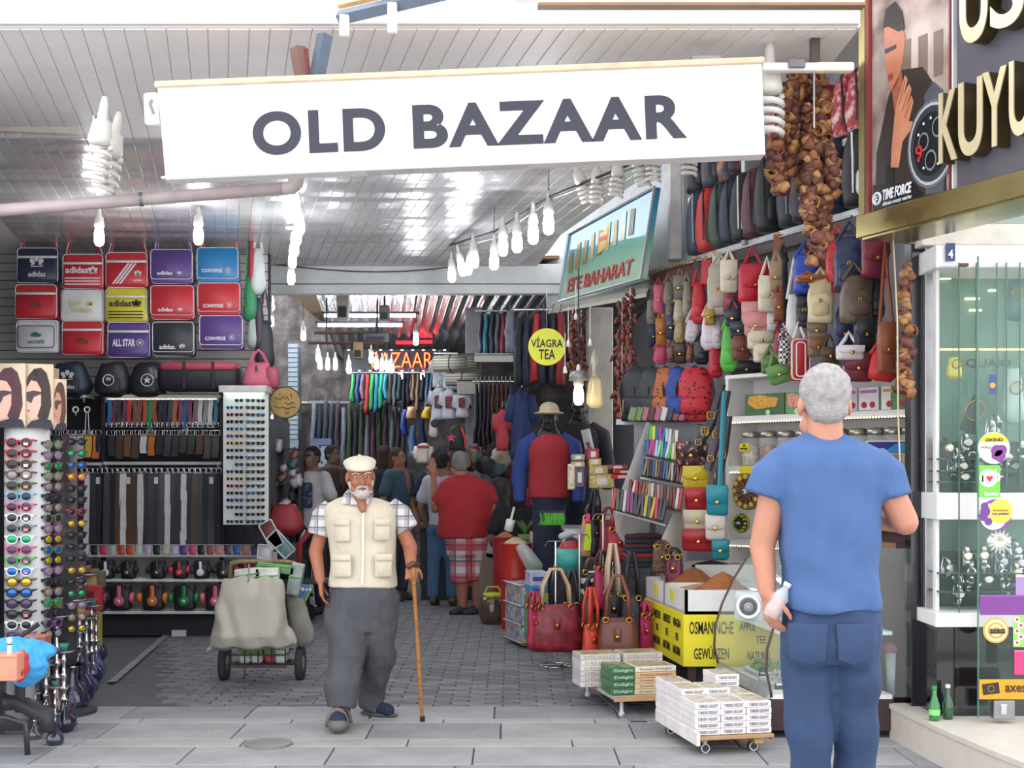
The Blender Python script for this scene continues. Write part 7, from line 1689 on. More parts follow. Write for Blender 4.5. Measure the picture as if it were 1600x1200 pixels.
pp('printed_jacket', [(1370, 330), (1373, 240), (1392, 150), (1410, 110), (1445, 105), (1468, 140), (1480, 200), (1482, 298)], '3a302e', .002)
pp('printed_hair', [(1383, 45), (1388, 15), (1402, 3), (1413, 18), (1417, 45), (1408, 50), (1392, 42)], '2a1c1a', .0045)
pp('printed_face', [(1385, 45), (1395, 36), (1412, 38), (1418, 60), (1414, 95), (1405, 135), (1397, 143), (1391, 125), (1387, 100), (1386, 75)], 'c07a5c', .003)
pp('printed_lips', [(1391, 118), (1398, 114), (1400, 122), (1393, 128)], '9c4a40', .0045)
pp('printed_eyes', [(1386, 78), (1404, 70), (1404, 76), (1387, 85)], '3a2420', .0045)
pp('printed_neck', [(1397, 140), (1412, 110), (1418, 170), (1402, 180)], 'a8644a', .003)
pp('printed_hand', [(1397, 235), (1402, 180), (1406, 160), (1418, 118), (1422, 125), (1416, 150), (1424, 132), (1428, 140), (1420, 172), (1428, 150), (1431, 160), (1424, 190), (1430, 190), (1428, 202), (1414, 222), (1408, 262), (1396, 262)], 'd08c6c', .005)
for a, b in (((1409, 165), (1419, 125)), ((1414, 175), (1425, 140)), ((1418, 185), (1429, 158))):
    p0, p1 = ss(*a), ss(*b); part('finger_line', MB().tube([(p0[0], -.0185, p0[1]), (p1[0], -.0185, p1[1])], .0015, 3).mesh(), mat('8a4c38'), t)
pp('printed_cuff', [(1388, 262), (1402, 255), (1400, 290), (1386, 300)], '1c1a1e', .004)
cu, cz_ = ss(1460, 225)
def disc(name, r, col, off, du=0, dz=0, ax=.8):
    part(name, MB().prism([(cu+du+r*ax*math.cos(2*PI*i/24), cz_+dz+r*1.0*math.sin(2*PI*i/24)) for i in range(24)], -.012-off, -.011-off).mesh(), mat(col, .25, var=.03), t)
pp('printed_watch_strap', [(1448, 150), (1462, 128), (1476, 140), (1482, 170), (1478, 300), (1450, 305)], '55565c', .004)
disc('watch_case', .215, '6a6c74', .006); disc('watch_bezel', .20, 'b8bac0', .0075); disc('watch_ring', .185, '3c3e46', .009); disc('watch_dial', .155, '22242a', .0105)
for du, dz, r in ((.05, .07, .05), (-.05, .02, .045), (0, -.08, .05)): disc('sub_dial', r, '8a8c92', .012, du, dz); disc('sub_dial_face', r*.8, '1c1e24', .0135, du, dz)
for i in range(12):
    a = 2*PI*i/12; part('dial_mark', MB().box((cu+.125*.8*math.cos(a), -.0225, cz_+.125*math.sin(a)), (.012, .002, .012)).mesh(), mat('d83a30' if i == 6 else 'e0e0e4'), t)
part('numeral', text_mesh('9', .05, .08), mat('d02a28', .4), t, (cu-.08, -.025, cz_-.03))
def ptext(s, px0, px1, py, h, col='e8e8ec', bold=.02, shear=.2):
    a, b = ss(px0, py), ss(px1, py); part('lettering', text_mesh(s, b[0]-a[0], h, .002, bold, shear), mat(col, .4, var=0), t, ((a[0]+b[0])/2, -.02, ss((px0+px1)/2, py)[1]))
pp('printed_footer', [(1368, 330), (1368, 290), (1430, 285), (1446, 305)], '1c1a1e', .006)
ptext('TIME FORCE', 1384, 1429, 299, .055, bold=.04); ptext('ultimate concept watches', 1384, 1429, 314, .028, bold=0)
part('logo_ring', ring_mesh(.028, .008, 16, 5), mat('e8e8ec'), t, (ss(1375, 311)[0], -.02, ss(1375, 311)[1])); part('lettering', text_mesh('F', .02, .04, .002, .04), mat('e8e8ec'), t, (ss(1375, 313)[0], -.024, ss(1375, 313)[1]))
for nm, ua_, ub_, c, mt in (('frame_edge', u0-.06, u0-.035, 0, GLD), ('frame_strip', u0-.03, u0-.005, 0, mat('8a3a38', .4)), ('frame_edge', u1_+.0, u1_+.012, 0, mat('7c2c2c', .4)), ('frame_edge', u1_+.02, u1_+.03, 0, mat('d8d8d4', .3))):
    part(nm, MB().box(((ua_+ub_)/2, -.01, zc_), (ub_-ua_, .04, h_)).mesh(), mt, t)
t = thing('gold_fascia', 'polished gold metal fascia band and column under the jeweller sign', 'fascia', tuple(SG.at(0, 0)), SG.rot)
part('band', MB().box((uE/2-.02, .0, zB-.06), (uE+.04, .06, .12), .004).mesh(), GLD, t); part('underside', MB().box((uE/2, .12, zB-.125), (uE, .28, .015)).mesh(), GLD, t)
part('column', MB().box((-.02, .05, zB+.55), (.05, .12, 1.35), .004).mesh(), GLD, t); part('side_return', MB().box((-.03, .2, zB+.5), (.02, .3, 1.25)).mesh(), mat('5a4c40', .3, .5, var=.3), t)
t = thing('jeweller_sign', 'dark grey sign panel with raised gold letters at the top right corner', 'sign', tuple(SG.at(0, 0)), SG.rot)
ua_ = u1_+.035
part('panel', MB().box(((ua_+uE)/2, .01, zc_), (uE-ua_, .04, h_)).mesh(), mat('57545c', .45, var=.05), t)
LG, LS = mat('e6d6ae', .3, .5, var=.05), mat('6a5a3c', .3, .8, var=.2)
def gl(s, px0, px1, py0, py1):
    (a, z1_), (b, z2_) = ss(px0, (py0+py1)/2), ss(px1, (py0+py1)/2); zt = ss((px0+px1)/2, py0)[1]; zb = ss((px0+px1)/2, py1)[1]
    o = part('letter', text_mesh(s, b-a, zt-zb, .07, .02), LS, t, ((a+b)/2, -.055, (zt+zb)/2)); part('letter_face', text_mesh(s, b-a, zt-zb, .006, .02), LG, o, (0, -.038, 0))
gl('K', 1491, 1520, 145, 255); gl('U', 1522, 1560, 128, 246); gl('Y', 1560, 1598, 112, 232); gl('U', 1602, 1636, 95, 215)
gl('U', 1524, 1568, -60, 70); gl('S', 1572, 1625, -75, 46)
# shutter housing, window bay
YJ = 6.74
def wbox(par, nm, px0, px1, py0, py1, Y, d, mt, ch=.003):
    a, b = P(px0, py0, Y), P(px1, py1, Y); return part(nm, MB().box(((a.x+b.x)/2, Y+d/2, (a.z+b.z)/2), (b.x-a.x, d, a.z-b.z), ch).mesh(), mt, par)
t = thing('shop_window_bay', 'white and black jeweller window bay with glass sides and watch shelves', 'shop window', (0, 0, 0))
wbox(t, 'header', 1462, 1700, 383, 418, YJ, .4, WHITE); wbox(t, 'left_post', 1462, 1468, 400, 970, YJ+.1, .05, WHITE)
wbox(t, 'middle_band', 1464, 1700, 770, 812, YJ+.02, .3, WHITE); wbox(t, 'sill_band', 1462, 1700, 958, 980, YJ-.03, .34, WHITE); wbox(t, 'base', 1463, 1700, 980, 1122, YJ, .3, mat('141418', .12, coat=.6))
wbox(t, 'base_side', 1463, 1498, 978, 1112, YJ-.01, .02, mat('1c1c20', .1, coat=.6)); wbox(t, 'back_lining', 1466, 1700, 418, 958, YJ+.42, .02, mat('5f8070', .3, .1, var=.25, nscale=2))  # back lining's green is the window reflection put into its colour
for px, nm in ((1499, 'corner_glass_edge'), (1526, 'glass_edge'), (1558, 'glass_edge'), (1573, 'glass_edge'), (1594, 'glass_edge')): wbox(t, nm, px-.7, px+.7, 410, 958 if px < 1520 else 760, YJ-.02, .01, mat('4a6a5c', .2), 0)
wbox(t, 'front_glass', 1468, 1700, 415, 770, YJ, .006, glass('7fa092', .10, .02), 0); wbox(t, 'front_glass', 1468, 1700, 812, 958, YJ, .006, glass('8fb0a2', .06, .02), 0)
for py in (716, 735, 752): wbox(t, 'glass_shelf', 1468, 1700, py, py+2, YJ+.05, .26, mat('3c4a48', .15), 0)
for py in (895, 924): wbox(t, 'glass_shelf', 1468, 1700, py, py+2, YJ+.05, .26, mat('3c4a48', .15), 0)
wbox(t, 'dark_backing', 1470, 1700, 862, 955, YJ+.34, .02, mat('26262a', .5)); wbox(t, 'dark_backing', 1470, 1700, 690, 768, YJ+.34, .02, mat('2a322e', .4))
a, b = P(1510, 569, YJ-.01), P(1580, 569, YJ-.01); part('lettering', text_mesh('QUAJO', b.x-a.x, .055, .002), mat('3c4444', .4), t, tuple((a+b)/2))
a, b = P(1515, 868, YJ+.33), P(1590, 868, YJ+.33); part('lettering', text_mesh('TIME FORCE', b.x-a.x, .03, .002, .02), mat('b8b8bc'), t, tuple((a+b)/2))
m = MB(); rnd = random.Random(8)
for i in range(40): m.ell(P(1470+i*4.2, 546, YJ+.3), (.006, .004, .006), 6, 4)
o = part('light_string', m.mesh(), emit('ffe890', 4), t); o['kind'] = 'stuff'
for (px, py, w2) in ((1478, 433, 16), (1530, 427, 12), (1520, 465, 22), (1525, 483, 18), (1552, 452, 12)): wbox(t, 'ceiling_spot', px-w2/2, px+w2/2, py, py+3, YJ+.38, .02, emit('fff0b8', 3), 0)
t = thing('house_number', 'small blue plate with white number 4 on the window header', 'sign', tuple(P(1485, 394, YJ-.01))); part('plate', MB().box((0, 0, 0), (.048, .006, .095)).mesh(), mat('243c6c', .3), t); part('numeral', text_mesh('4', .026, .045, .002, .03), WHITE, t, (0, -.005, -.01))
# velvet busts and diagonal stand
for i, (px, py, w2, h2, c, lab) in enumerate(((1490, 575, .085, .12, 'd8d060', 'pale yellow necklace bust in the upper window'), (1522, 648, .2, .16, '3c4a44', 'dark slanted display wedge with gold script in the upper window'), (1583, 620, .12, .3, 'b4ccc0', 'pale necklace bust at the right edge of the window'), (1585, 470, .1, .22, '5c7a78', 'dim grey-green bust high in the right of the window'))):
    t = thing('jewellery_bust', lab, 'display stand', tuple(P(px, py, YJ+.2)), (0, -.5 if i == 1 else 0, 0)); part('bust', slouch(w2, h2, .08, i % 3) if i != 1 else rbox(.09, .2, .03, .01, .005), mat(c, .4), t, (0, 0, 0), (0, 0, 0) if i != 1 else (0, .9, 0)); part('necklace', ring_mesh(w2*.28, .004, 16, 4), GOLD, t, (0, -.05, h2*.15), (.3, 0, 0))
@cached
def watch_face(): return MB().lathe([(0, -.012), (.018, -.012), (.022, -.006), (.022, .004), (0, .004)], 14, ax='Y').mesh(True)
@cached
def watch_band(): return MB().tube([(0, .0, .02), (0, .01, .045), (0, .035, .05), (0, .05, 0), (0, .035, -.05), (0, .01, -.045), (0, 0, -.02)], .011, 6, flat=.3).mesh(True)
wl_ = [(1483, 700), (1498, 716), (1512, 692), (1505, 728), (1520, 712), (1490, 732), (1553, 672), (1560, 664), (1585, 728), (1575, 715), (1597, 704), (1530, 725), (1508, 745), (1566, 735), (1484, 888), (1512, 869), (1494, 902), (1515, 908), (1500, 928), (1518, 893), (1540, 887), (1538, 868), (1567, 895), (1568, 878), (1545, 905), (1578, 915), (1590, 860), (1590, 895), (1536, 915), (1596, 880)]
for i, (px, py) in enumerate(wl_):
    up_ = i < 14; t = thing('wristwatch', f'silver wristwatch, {ORD[i if up_ else i-14]} on the {"upper" if up_ else "lower"} window shelves', 'watch', tuple(P(px, py, YJ+.08+.05*(i % 3))), random.uniform(-.4, .4), 'wristwatches in the window', 1.15)
    part('case', watch_face(), CHROME if i % 3 else mat('c8b48a', .25, .9, var=0), t); part('dial', cup(.015), mat(('e8e8e4', '22242c', 'd8dce4')[i % 3], .3), t, (0, -.012, 0), scale=(1, .15, 1)); part('band', watch_band(), CHROME if i % 4 else mat('3a2820', .5), t)
t = thing('ornate_plate', 'silver fluted ornamental plate in the lower window', 'plate', tuple(P(1561, 846, YJ+.1))); part('dish', MB().lathe([(0, 0), (.03, -.01), (.065, 0), (.065, .006), (0, .01)], 24, ax='Y').mesh(True), mat('d8d4c0', .2, .7), t)
for k in range(16): part('flute', MB().box((0, 0, 0), (.005, .008, .035)).mesh() if 'fl' not in _C else _C['fl'], CHROME, t, (.047*math.cos(k*PI/8), -.008, .047*math.sin(k*PI/8)), (0, -k*PI/8+PI/2, 0)); _C.setdefault('fl', COL.objects[-1].data)
# open glass door leaf with stickers
YD = 6.55
t = thing('glass_door', 'clear frameless glass door leaf covered in card stickers', 'door', (0, 0, 0))
wbox(t, 'pane', 1529, 1700, 400, 1122, YD, .008, glass('8fb0a4', .05, .02), 0); wbox(t, 'pane_edge', 1528, 1529.6, 400, 1122, YD-.002, .012, mat('567a6c', .2), 0); wbox(t, 'patch_fitting', 1553, 1586, 1095, 1124, YD-.02, .05, STEEL); wbox(t, 'lock', 1564, 1574, 1101, 1117, YD-.03, .02, CHROME); wbox(t, 'top_hinge', 1500, 1514, 411, 416, YD, .03, mat('5a4a34', .4, .5))
kY = YD/F
def sticker(lab, px, py, base): return thing('sticker', lab, 'sticker', tuple(P(px, py, YD-.006)))
def sd(t, name, r, col, dx=0, dz=0, y=0.0, n=28): part(name, MB().prism(circ(r, n), 0, .0015).mesh(), mat(col, .35, var=0), t, (dx, y, dz))
def sr(t, name, w, h, col, dx=0, dz=0, y=0.0): part(name, MB().box((0, 0, 0), (w, .0015, h)).mesh(), mat(col, .35, var=.02), t, (dx, y, dz))
def sx(t, s, w, h, col, dx=0, dz=0, y=-.004, **k): part('lettering', text_mesh(s, w, h, .001, *k.values()), mat(col, .4, var=0), t, (dx, y, dz))
t = sticker('round white sticker with yellow top and purple flower on the glass door', 1553, 700, 0)
sd(t, 'disc', 25*kY, 'e4e2e0'); part('yellow_cap', MB().prism([(24*kY*math.cos(a), 24*kY*math.sin(a)) for a in [PI*.12+i*PI*.76/12 for i in range(13)]], 0, .0015).mesh(), mat('e8d82a', .4, var=0), t, (0, -.003, 0)); sx(t, 'ÇEKİNİZ', 29*kY, 7*kY, '26241c', 0, 13*kY, -.006, b=.03); sx(t, 'WORLD', 16*kY, 3.5*kY, '3a3a3a', -13*kY, 1*kY)
for a, b, r in ((4, -4, 9), (12, -3, 8), (9, -12, 9), (2, -12, 6), (10, -18, 5)): sd(t, 'petal', r*kY, '7c3c8c', a*kY, b*kY, -.003-.0004*r, 12)
t = sticker('green sticker with a red heart in a white bubble on the glass door', 1546, 752, 0)
sr(t, 'card', 33*kY, 50*kY, '6cd03c'); sd(t, 'bubble', 14*kY, 'e8e8e8', -2*kY, 5*kY, -.002); sx(t, 'I', 2.5*kY, 10*kY, '22222a', -11*kY, 4*kY, -.004, b=.02); sx(t, 'b', 10*kY, 20*kY, 'e8f0e4', 12*kY, 9*kY, -.005, b=.05); sx(t, 'bonus', 22*kY, 7*kY, 'f0f4ee', 3*kY, -19*kY, -.004, b=.03)
part('heart', MB().prism([(0, -.018), (.017, .004), (.014, .014), (.006, .015), (0, .009), (-.006, .015), (-.014, .014), (-.017, .004)], 0, .001).mesh(), mat('d02828', .4, var=0), t, (0, -.004, 4*kY))
t = sticker('purple and yellow round sticker on the white window band', 1556, 803, 0)
sd(t, 'purple_disc', 25*kY, '7c4a9a', 0, -2*kY); sd(t, 'pale_disc', 21*kY, 'd8d0dc', -4*kY, -4*kY, -.002); sd(t, 'yellow_disc', 19*kY, 'e8d048', 7*kY, 4*kY, -.004); sx(t, 'fırsatlarına', 24*kY, 4*kY, '7a5a30', 7*kY, 6*kY, -.006); sx(t, 'hoş geldiniz!', 26*kY, 5*kY, '6a3a80', 7*kY, 0, -.006, b=.02)
for a, b, r in ((-18, 12, 6), (-17, 4, 8), (-20, -4, 7), (-12, -12, 6)): sd(t, 'purple_shape', r*kY, '6a3a8c', a*kY, b*kY, -.003-.0003*r, 12)
t = sticker('plain purple rectangle sticker band across the glass door', 1570, 946, 0); sr(t, 'card', 78*kY, 30*kY, '7a3c8c'); sr(t, 'upper_edge', 78*kY, 3*kY, '8c52a0', 0, 15*kY, -.001)
t = sticker('small lilac sticker at the right edge above the purple band', 1597, 914, 0); sr(t, 'card', 20*kY, 32*kY, 'a484b4'); sr(t, 'pale_edge', 20*kY, 4*kY, 'd0c0d8', 0, 14*kY, -.001)
t = sticker('round sticker of gold and cream rings on the glass door', 1556, 985, 0)
for r, c, y in ((20, 'd0a840', 0), (17, 'ece0b8', -.002), (13, 'c8a040', -.0035), (9.5, 'ece0b8', -.005), (6, 'c8a040', -.0065)): sd(t, 'ring', r*kY, c, 0, 0, y)
sx(t, 'axess', 24*kY, 8*kY, '2a2620', 2*kY, -1*kY, -.009, b=.03)
t = sticker('green and white dotted sticker at the right edge', 1592, 986, 0); sr(t, 'card', 18*kY, 50*kY, '8ad05a')
for k in range(5): sd(t, 'dot', 5*kY, 'e8e4e0', (-3+k % 2*6)*kY, (18-k*9)*kY, -.002, 12); sd(t, 'red_dot', 2.4*kY, 'c83040', (-3+k % 2*6)*kY, (18-k*9)*kY, -.0035, 8)
t = sticker('bright pink sticker at the right edge below the dotted one', 1594, 1035, 0); sr(t, 'card', 18*kY, 38*kY, 'e83a78'); sr(t, 'edge', 18*kY, 2*kY, 'f080a8', 0, 18*kY, -.001)
t = sticker('orange sticker with a black card picture low on the glass door', 1568, 1077, 0); sr(t, 'card', 76*kY, 31*kY, 'e09a20'); part('printed_card', MB().box((0, 0, 0), (26*kY, .0015, 17*kY)).mesh(), mat('2a2420', .3), t, (-20*kY, -.003, 1*kY), (0, -.12, 0)); part('printed_arc', ring_mesh(5*kY, .002, 14, 4), GOLD, t, (-20*kY, -.005, 1*kY)); sx(t, 'axess', 40*kY, 11*kY, '3a2a10', 22*kY, 1*kY, -.004, b=.02)
t = sticker('small blue and orange card sticker in the middle of the door', 1551, 600, 0); sr(t, 'card', 10*kY, 29*kY, '3a4a8c'); sd(t, 'orange_spot', 4.5*kY, 'd89a30', 0, -2*kY, -.002, 14)
# bottles on the ledge
for i, (px, Y) in enumerate(((1460, 6.62), (1481, 6.66))):
    t = thing('green_bottle', ('green glass bottle with a green label on the ledge, the left one', 'green glass bottle standing right of its twin on the ledge')[i], 'bottle', tuple(G(px, Y, .2)))
    part('glass', MB().lathe([(0, 0), (.026, .002), (.028, .02), (.028, .08), (.012, .13), (.011, .165), (0, .165)], 14).mesh(True), mat('1c7a34', .08, coat=.8, var=.1) if i == 0 else mat('1a4a2c', .08, coat=.8, var=.1), t); part('cap', MB().lathe([(0, .162), (.013, .162), (.013, .18), (0, .18)], 12).mesh(), mat('d8dcd8' if i else '2a9a44', .4), t); part('label', MB().lathe([(.0285, .03), (.0292, .03), (.0292, .06), (.0285, .06)], 14).mesh(), mat('8ad07a' if i == 0 else '2a5a3a', .5), t)
# ================================================================ PEOPLE
SKN = lambda c: mat(c, .55, var=.08, nscale=14)
class Man:
    def __init__(s, lab, px, Y, vox, skin, sc=1.0):
        s.Y, s.px, s.vox, s.sc = Y, px, vox, sc
        s.o = Vector(((px-CX)/F*Y, Y, 0)); s.t = thing('person', lab, 'person', tuple(s.o)); s.b = MB(); s.skin = SKN(skin)
    def q(s, px, py, dy=0.0): return P(px, py, s.Y+dy)-s.o
    def torso(s, rings, m, name, mb=None, extra=None, sleeves=(), amp=.006, fold=None, sm=4, e=.85):
        """rings: (px, py, half width px, ry metres[, dy])"""
        mb = MB(); rr = []
        for r in rings:
            c = s.q(r[0], r[1], r[4] if len(r) > 4 else 0); rx = r[2]*s.Y/F
            rr.append([(c.x+rx*math.copysign(abs(math.cos(a))**e, math.cos(a)), c.y+r[3]*math.copysign(abs(math.sin(a))**e, math.sin(a)), c.z) for a in [2*PI*k/24 for k in range(24)]])
        mb.loft(rr); mb.f = [f[::-1] for f in mb.f]
        for sl in sleeves: mb.tube([sl[i] for i in range(len(sl)-1)], sl[-1], 14)
        if extra: extra(mb)
        return part(name, remesh(mb, s.vox, sm, amp, 9, fold), m, s.t)
    def limb(s, pts, rs):
        for i in range(len(pts)-1): s.b.cap(pts[i], pts[i+1], rs[i], rs[i+1], 12)
    def hand(s, w, d, n, k=1.0, curl=.35, thumb=1, grip=False):
        w, d, n = Vector(w), Vector(d).normalized(), Vector(n).normalized(); n = (n-d*n.dot(d)).normalized(); sd = d.cross(n)*thumb
        k *= s.sc
        for i in range(4):
            o = (i-1.5)*.019*k; L = (.072, .080, .076, .062)[i]*k; r = (.0088, .009, .0086, .0075)[i]*k
            kn = w+d*.088*k-sd*o*1.0; s.b.cap(w+d*.01*k-sd*o*.6, kn, .015*k, .0125*k, 8)
            p, dirv = kn, d; 
            for j, f in enumerate((.42, .32, .26)):
                a = curl*(1.1 if not grip else 1.6); dirv = (dirv*math.cos(a)+n*math.sin(a)).normalized(); p2 = p+dirv*L*f*1.05; s.b.cap(p, p2, r*(1-.08*j), r*(.92-.08*j), 8); n2 = n; n = (n-dirv*n.dot(dirv)).normalized(); p = p2
            n = (Vector(n2)-d*Vector(n2).dot(d)).normalized()
        b0 = w+d*.025*k+sd*.022*k; b1 = b0+(d*.6+sd*.75+n*.25).normalized()*.04*k; b2 = b1+(d*.85+sd*.25+n*.45).normalized()*.032*k; b3 = b2+(d*.9+n*.4).normalized()*.024*k
        s.b.cap(b0, b1, .015*k, .0115*k, 8); s.b.cap(b1, b2, .0112*k, .0098*k, 8); s.b.cap(b2, b3, .0095*k, .008*k, 8)
    def head(s, c, yaw=0.0, pitch=0.0, k=1.0, hair=None, eyes=True, beard=None, roll=0.0, long=False):
        R = Matrix.Rotation(yaw, 3, 'Z') @ Matrix.Rotation(pitch, 3, 'X') @ Matrix.Rotation(roll, 3, 'Y'); c = Vector(c); s.R, s.hc, s.hk = R, c, k
        h = lambda x, y, z: c+R @ Vector((x, y, z))*k
        E = lambda x, y, z, a, b, d, n=12: s.b.ell(h(x, y, z), (a*k, b*k, d*k), n, 8, R)
        E(0, .012, .035, .076, .094, .088, 18); E(0, -.028, -.02, .062, .066, .088, 16); E(0, -.052, -.082, .040, .042, .036)
        for q in (-1, 1): E(q*.036, -.066, -.025, .025, .02, .022); E(q*.078, .012, -.008, .010, .021, .033); E(q*.045, -.03, -.07, .026, .04, .03); E(q*.03, -.082, .028, .026, .014, .009)
        s.b.cap(h(0, -.088, .018), h(0, -.112, -.024), .009*k, .014*k, 8); 
        for q in (-1, 1): E(q*.013, -.100, -.029, .011, .012, .009)
        E(0, -.090, -.055, .023, .010, .007); E(0, -.088, -.065, .020, .010, .008); E(0, -.082, -.096, .020, .014, .014)
        s.b.cap(h(0, .02, -.04), h(0, .035, -.17), .055*k, .06*k, 12)
        if eyes:
            for q in (-1, 1):
                e_ = part('eye', MB().ell(h(q*.031, -.0835, .008), (.0125*k, .008*k, .007*k), 10, 6, R).mesh(True), mat('d8d0c8', .3, var=0), s.t)
                part('iris', MB().ell(h(q*.031, -.0905, .008), (.0055*k, .003*k, .006*k), 8, 5, R).mesh(True), mat('241a16', .2, var=0), e_)
                part('eyebrow', MB().tube([h(q*.014, -.098, .026), h(q*.032, -.097, .034), h(q*.052, -.082, .028)], .0042*k, 5).mesh(), mat(beard or hair or '2a201c', .8), s.t)
            part('lips', MB().tube([h(-.02, -.094, -.060), h(0, -.101, -.059), h(.02, -.094, -.060)], .0042*k, 6).mesh(True), mat('8a4a40', .5), s.t)
        if hair:
            mb = MB(); mb.ell(h(0, .022, .045), (.082*k, .095*k, .088*k), 20, 12, R); mb.ell(h(0, .050, -.012), (.066*k, .060*k, .056*k), 16, 10, R)
            if long: mb.ell(h(0, .05, -.10), (.085*k, .06*k, .13*k), 16, 10, R)
            part('hair', remesh(mb, min(s.vox, .009), 2, .004, 60), mat(hair, .9, var=.18, nscale=50, bump=.6, bscale=220), s.t)
        if beard:
            mb = MB()
            mb.ell(h(0, -.058, -.088), (.047*k, .046*k, .040*k), 14, 8, R)
            for q in (-1, 1): mb.cap(h(q*.066, -.012, -.03), h(q*.045, -.045, -.078), .013*k, .022*k, 8); mb.cap(h(q*.026, -.088, -.052), h(0, -.101, -.043), .009*k, .009*k, 8); mb.cap(h(q*.027, -.086, -.052), h(q*.027, -.078, -.08), .010*k, .012*k, 8)
            part('beard', remesh(mb, .006, 2, .003, 70), mat(beard, .95, var=.12, nscale=60, bump=.6, bscale=200), s.t)
    def finish(s, sm=3): part('body', remesh(s.b, s.vox*.8, sm), s.skin, s.t)
def foldf(amp, fr=16, dirv=(1, 0, .35)):
    d = Vector(dirv)
    return lambda p: amp*math.sin(p.dot(d)*fr+3*noise.noise(p*3))*(.5+.5*noise.noise(p*4))
def shoe(t, a, b, w, col, name='shoe', sole=None, h=.07):
    a, b = Vector(a), Vector(b); mb = MB(); d = (b-a); mb.cap(a+Vector((0, 0, h*.6)), b+Vector((0, 0, h*.35)), w*.9, w*.75, 12); mb.cap(a+Vector((0, 0, h)), a.lerp(b, .4)+Vector((0, 0, h*.8)), w*.85, w*.8, 12)
    o = part(name, remesh(mb, .01, 2), mat(col, .6), t)
    if sole: part('sole', MB().ell(a.lerp(b, .5)+Vector((0, 0, .012)), (w*1.1, d.length*.5+w, .014), 14, 6).mesh(True), mat(sole, .7), o)
    return o

# ---- the blue-shirted man, back to us
M1 = Man('grey-haired man in a blue T-shirt and jeans seen from behind at right', 1296, 4.1, .0095, 'b87e66')
q = M1.q
M1.head(q(1287, 632, .02), PI, -.05, 1.0, 'a5a09e', eyes=False)
M1.b.cap(q(1287, 655, .03), q(1289, 712, .02), .056, .068, 16)
M1.b.cap(q(1240, 728), q(1345, 728), .05, .05); M1.b.ell(q(1294, 800), (.13, .09, .26))
M1.limb([q(1218, 735), q(1191, 853, .02), q(1199, 925, -.02)], [.052, .042, .029]); M1.hand(q(1199, 922, -.02), (.12, -.1, -1), (.9, .35, 0), 1.0, .42, 1)
M1.limb([q(1372, 735), q(1414, 815, -.02), q(1362, 797, .27)], [.054, .044, .03]); M1.hand(q(1362, 797, .27), (-.4, .9, .1), (0, .2, -1), 1.0, .3, -1)
for a, b, c in ((q(1264, 1000), q(1266, 1180, -.02), q(1278, 1425, .02)), (q(1334, 1000), q(1336, 1180, .03), q(1330, 1425, .02))): M1.limb([a, b, c], [.07, .05, .04])
M1.finish()
blue = mat('44608f', .85, var=.05, bump=1.0, bscale=9, stretch=(1.6, 1, .45))
def wr(p): return .006*math.sin((p.x*26+p.z*9)+2.5*noise.noise(p*4))*max(0, min(1, (1.28-p.z)*3))*(.4+.6*abs(noise.noise(p*5)))*2.8+.009*math.sin(p.z*34+p.x*22+4*noise.noise(p*3))*max(0, .5-abs(p.z-1.12))
M1.torso([(1286, 674, 28, .062, .03), (1287, 680, 36, .07, .03), (1289, 690, 60, .085, .02), (1291, 703, 84, .105), (1293, 725, 92, .12), (1294, 770, 84, .125), (1296, 830, 77, .125), (1297, 890, 75, .125), (1297, 940, 76, .135), (1297, 951, 76, .137)], blue, 't_shirt',
         sleeves=((q(1228, 716), q(1208, 742), q(1196, 777), [.052, .070, .074]), (q(1360, 714), q(1380, 740), q(1391, 780, -.01), [.052, .070, .072])), amp=.003, fold=wr)
part('collar', MB().tube([q(1287, 672, .03)+Vector((.054*math.cos(a), .056*math.sin(a), .012*math.sin(a))) for a in [2*PI*i/24 for i in range(24)]], .007, 6, closed=True).mesh(True), mat('35589a', .8), M1.t)
jean = mat('2c3f60', .85, var=.14, nscale=7, bump=.8, bscale=12, stretch=(1, 1, .8))
def legs(mb):
    mb.tube([q(1262, 985), q(1262, 1060), q(1266, 1180, -.02), q(1276, 1300), q(1280, 1435, .02)], [.085, .087, .070, .062, .060], 16); mb.tube([q(1334, 985), q(1334, 1060), q(1336, 1180, .03), q(1332, 1300, .02), q(1330, 1435, .02)], [.085, .087, .070, .062, .060], 16)
    for sx in (1264, 1334): mb.ell(q(sx, 1000, -.05), (.078, .085, .11), 14, 8)
M1.torso([(1297, 930, 70, .12), (1297, 960, 75, .125), (1298, 1000, 77, .135), (1298, 1030, 74, .12)], jean, 'jeans', extra=legs, amp=.004, fold=foldf(.008, 30, (.3, 0, 1)))
for sx in (1262, 1336):
    part('back_pocket', MB().prism([(-.06, .05), (-.055, -.06), (0, -.08), (.055, -.06), (.06, .05)], 0, .006, .002).mesh(True), mat('2f4264', .85, var=.1), M1.t, tuple(q(sx, 1000, -.134)), (0, 0, .22 if sx > 1297 else -.22))
for sx, dx in ((1278, .02), (1331, .02)): shoe(M1.t, q(sx, 1465, .0)*1.0-Vector((0, 0, 0)), q(sx, 1465, .18), .045, '2a2a2c', sole='d8d4cc')
t = thing('plastic_bottle', 'crumpled clear plastic bottle held low in the man\'s left hand', 'bottle', tuple(P(1215, 942, 4.04)), (0, .5, 0)); part('bottle', MB().lathe([(0, -.05), (.026, -.05), (.028, -.02), (.024, 0), (.028, .02), (.012, .05), (.011, .06)], 12).mesh(True), glass('e8eef4', .35, .08), t); part('cap', MB().lathe([(0, .058), (.013, .058), (.013, .072), (0, .072)], 10).mesh(), mat('c8ccd4'), t)

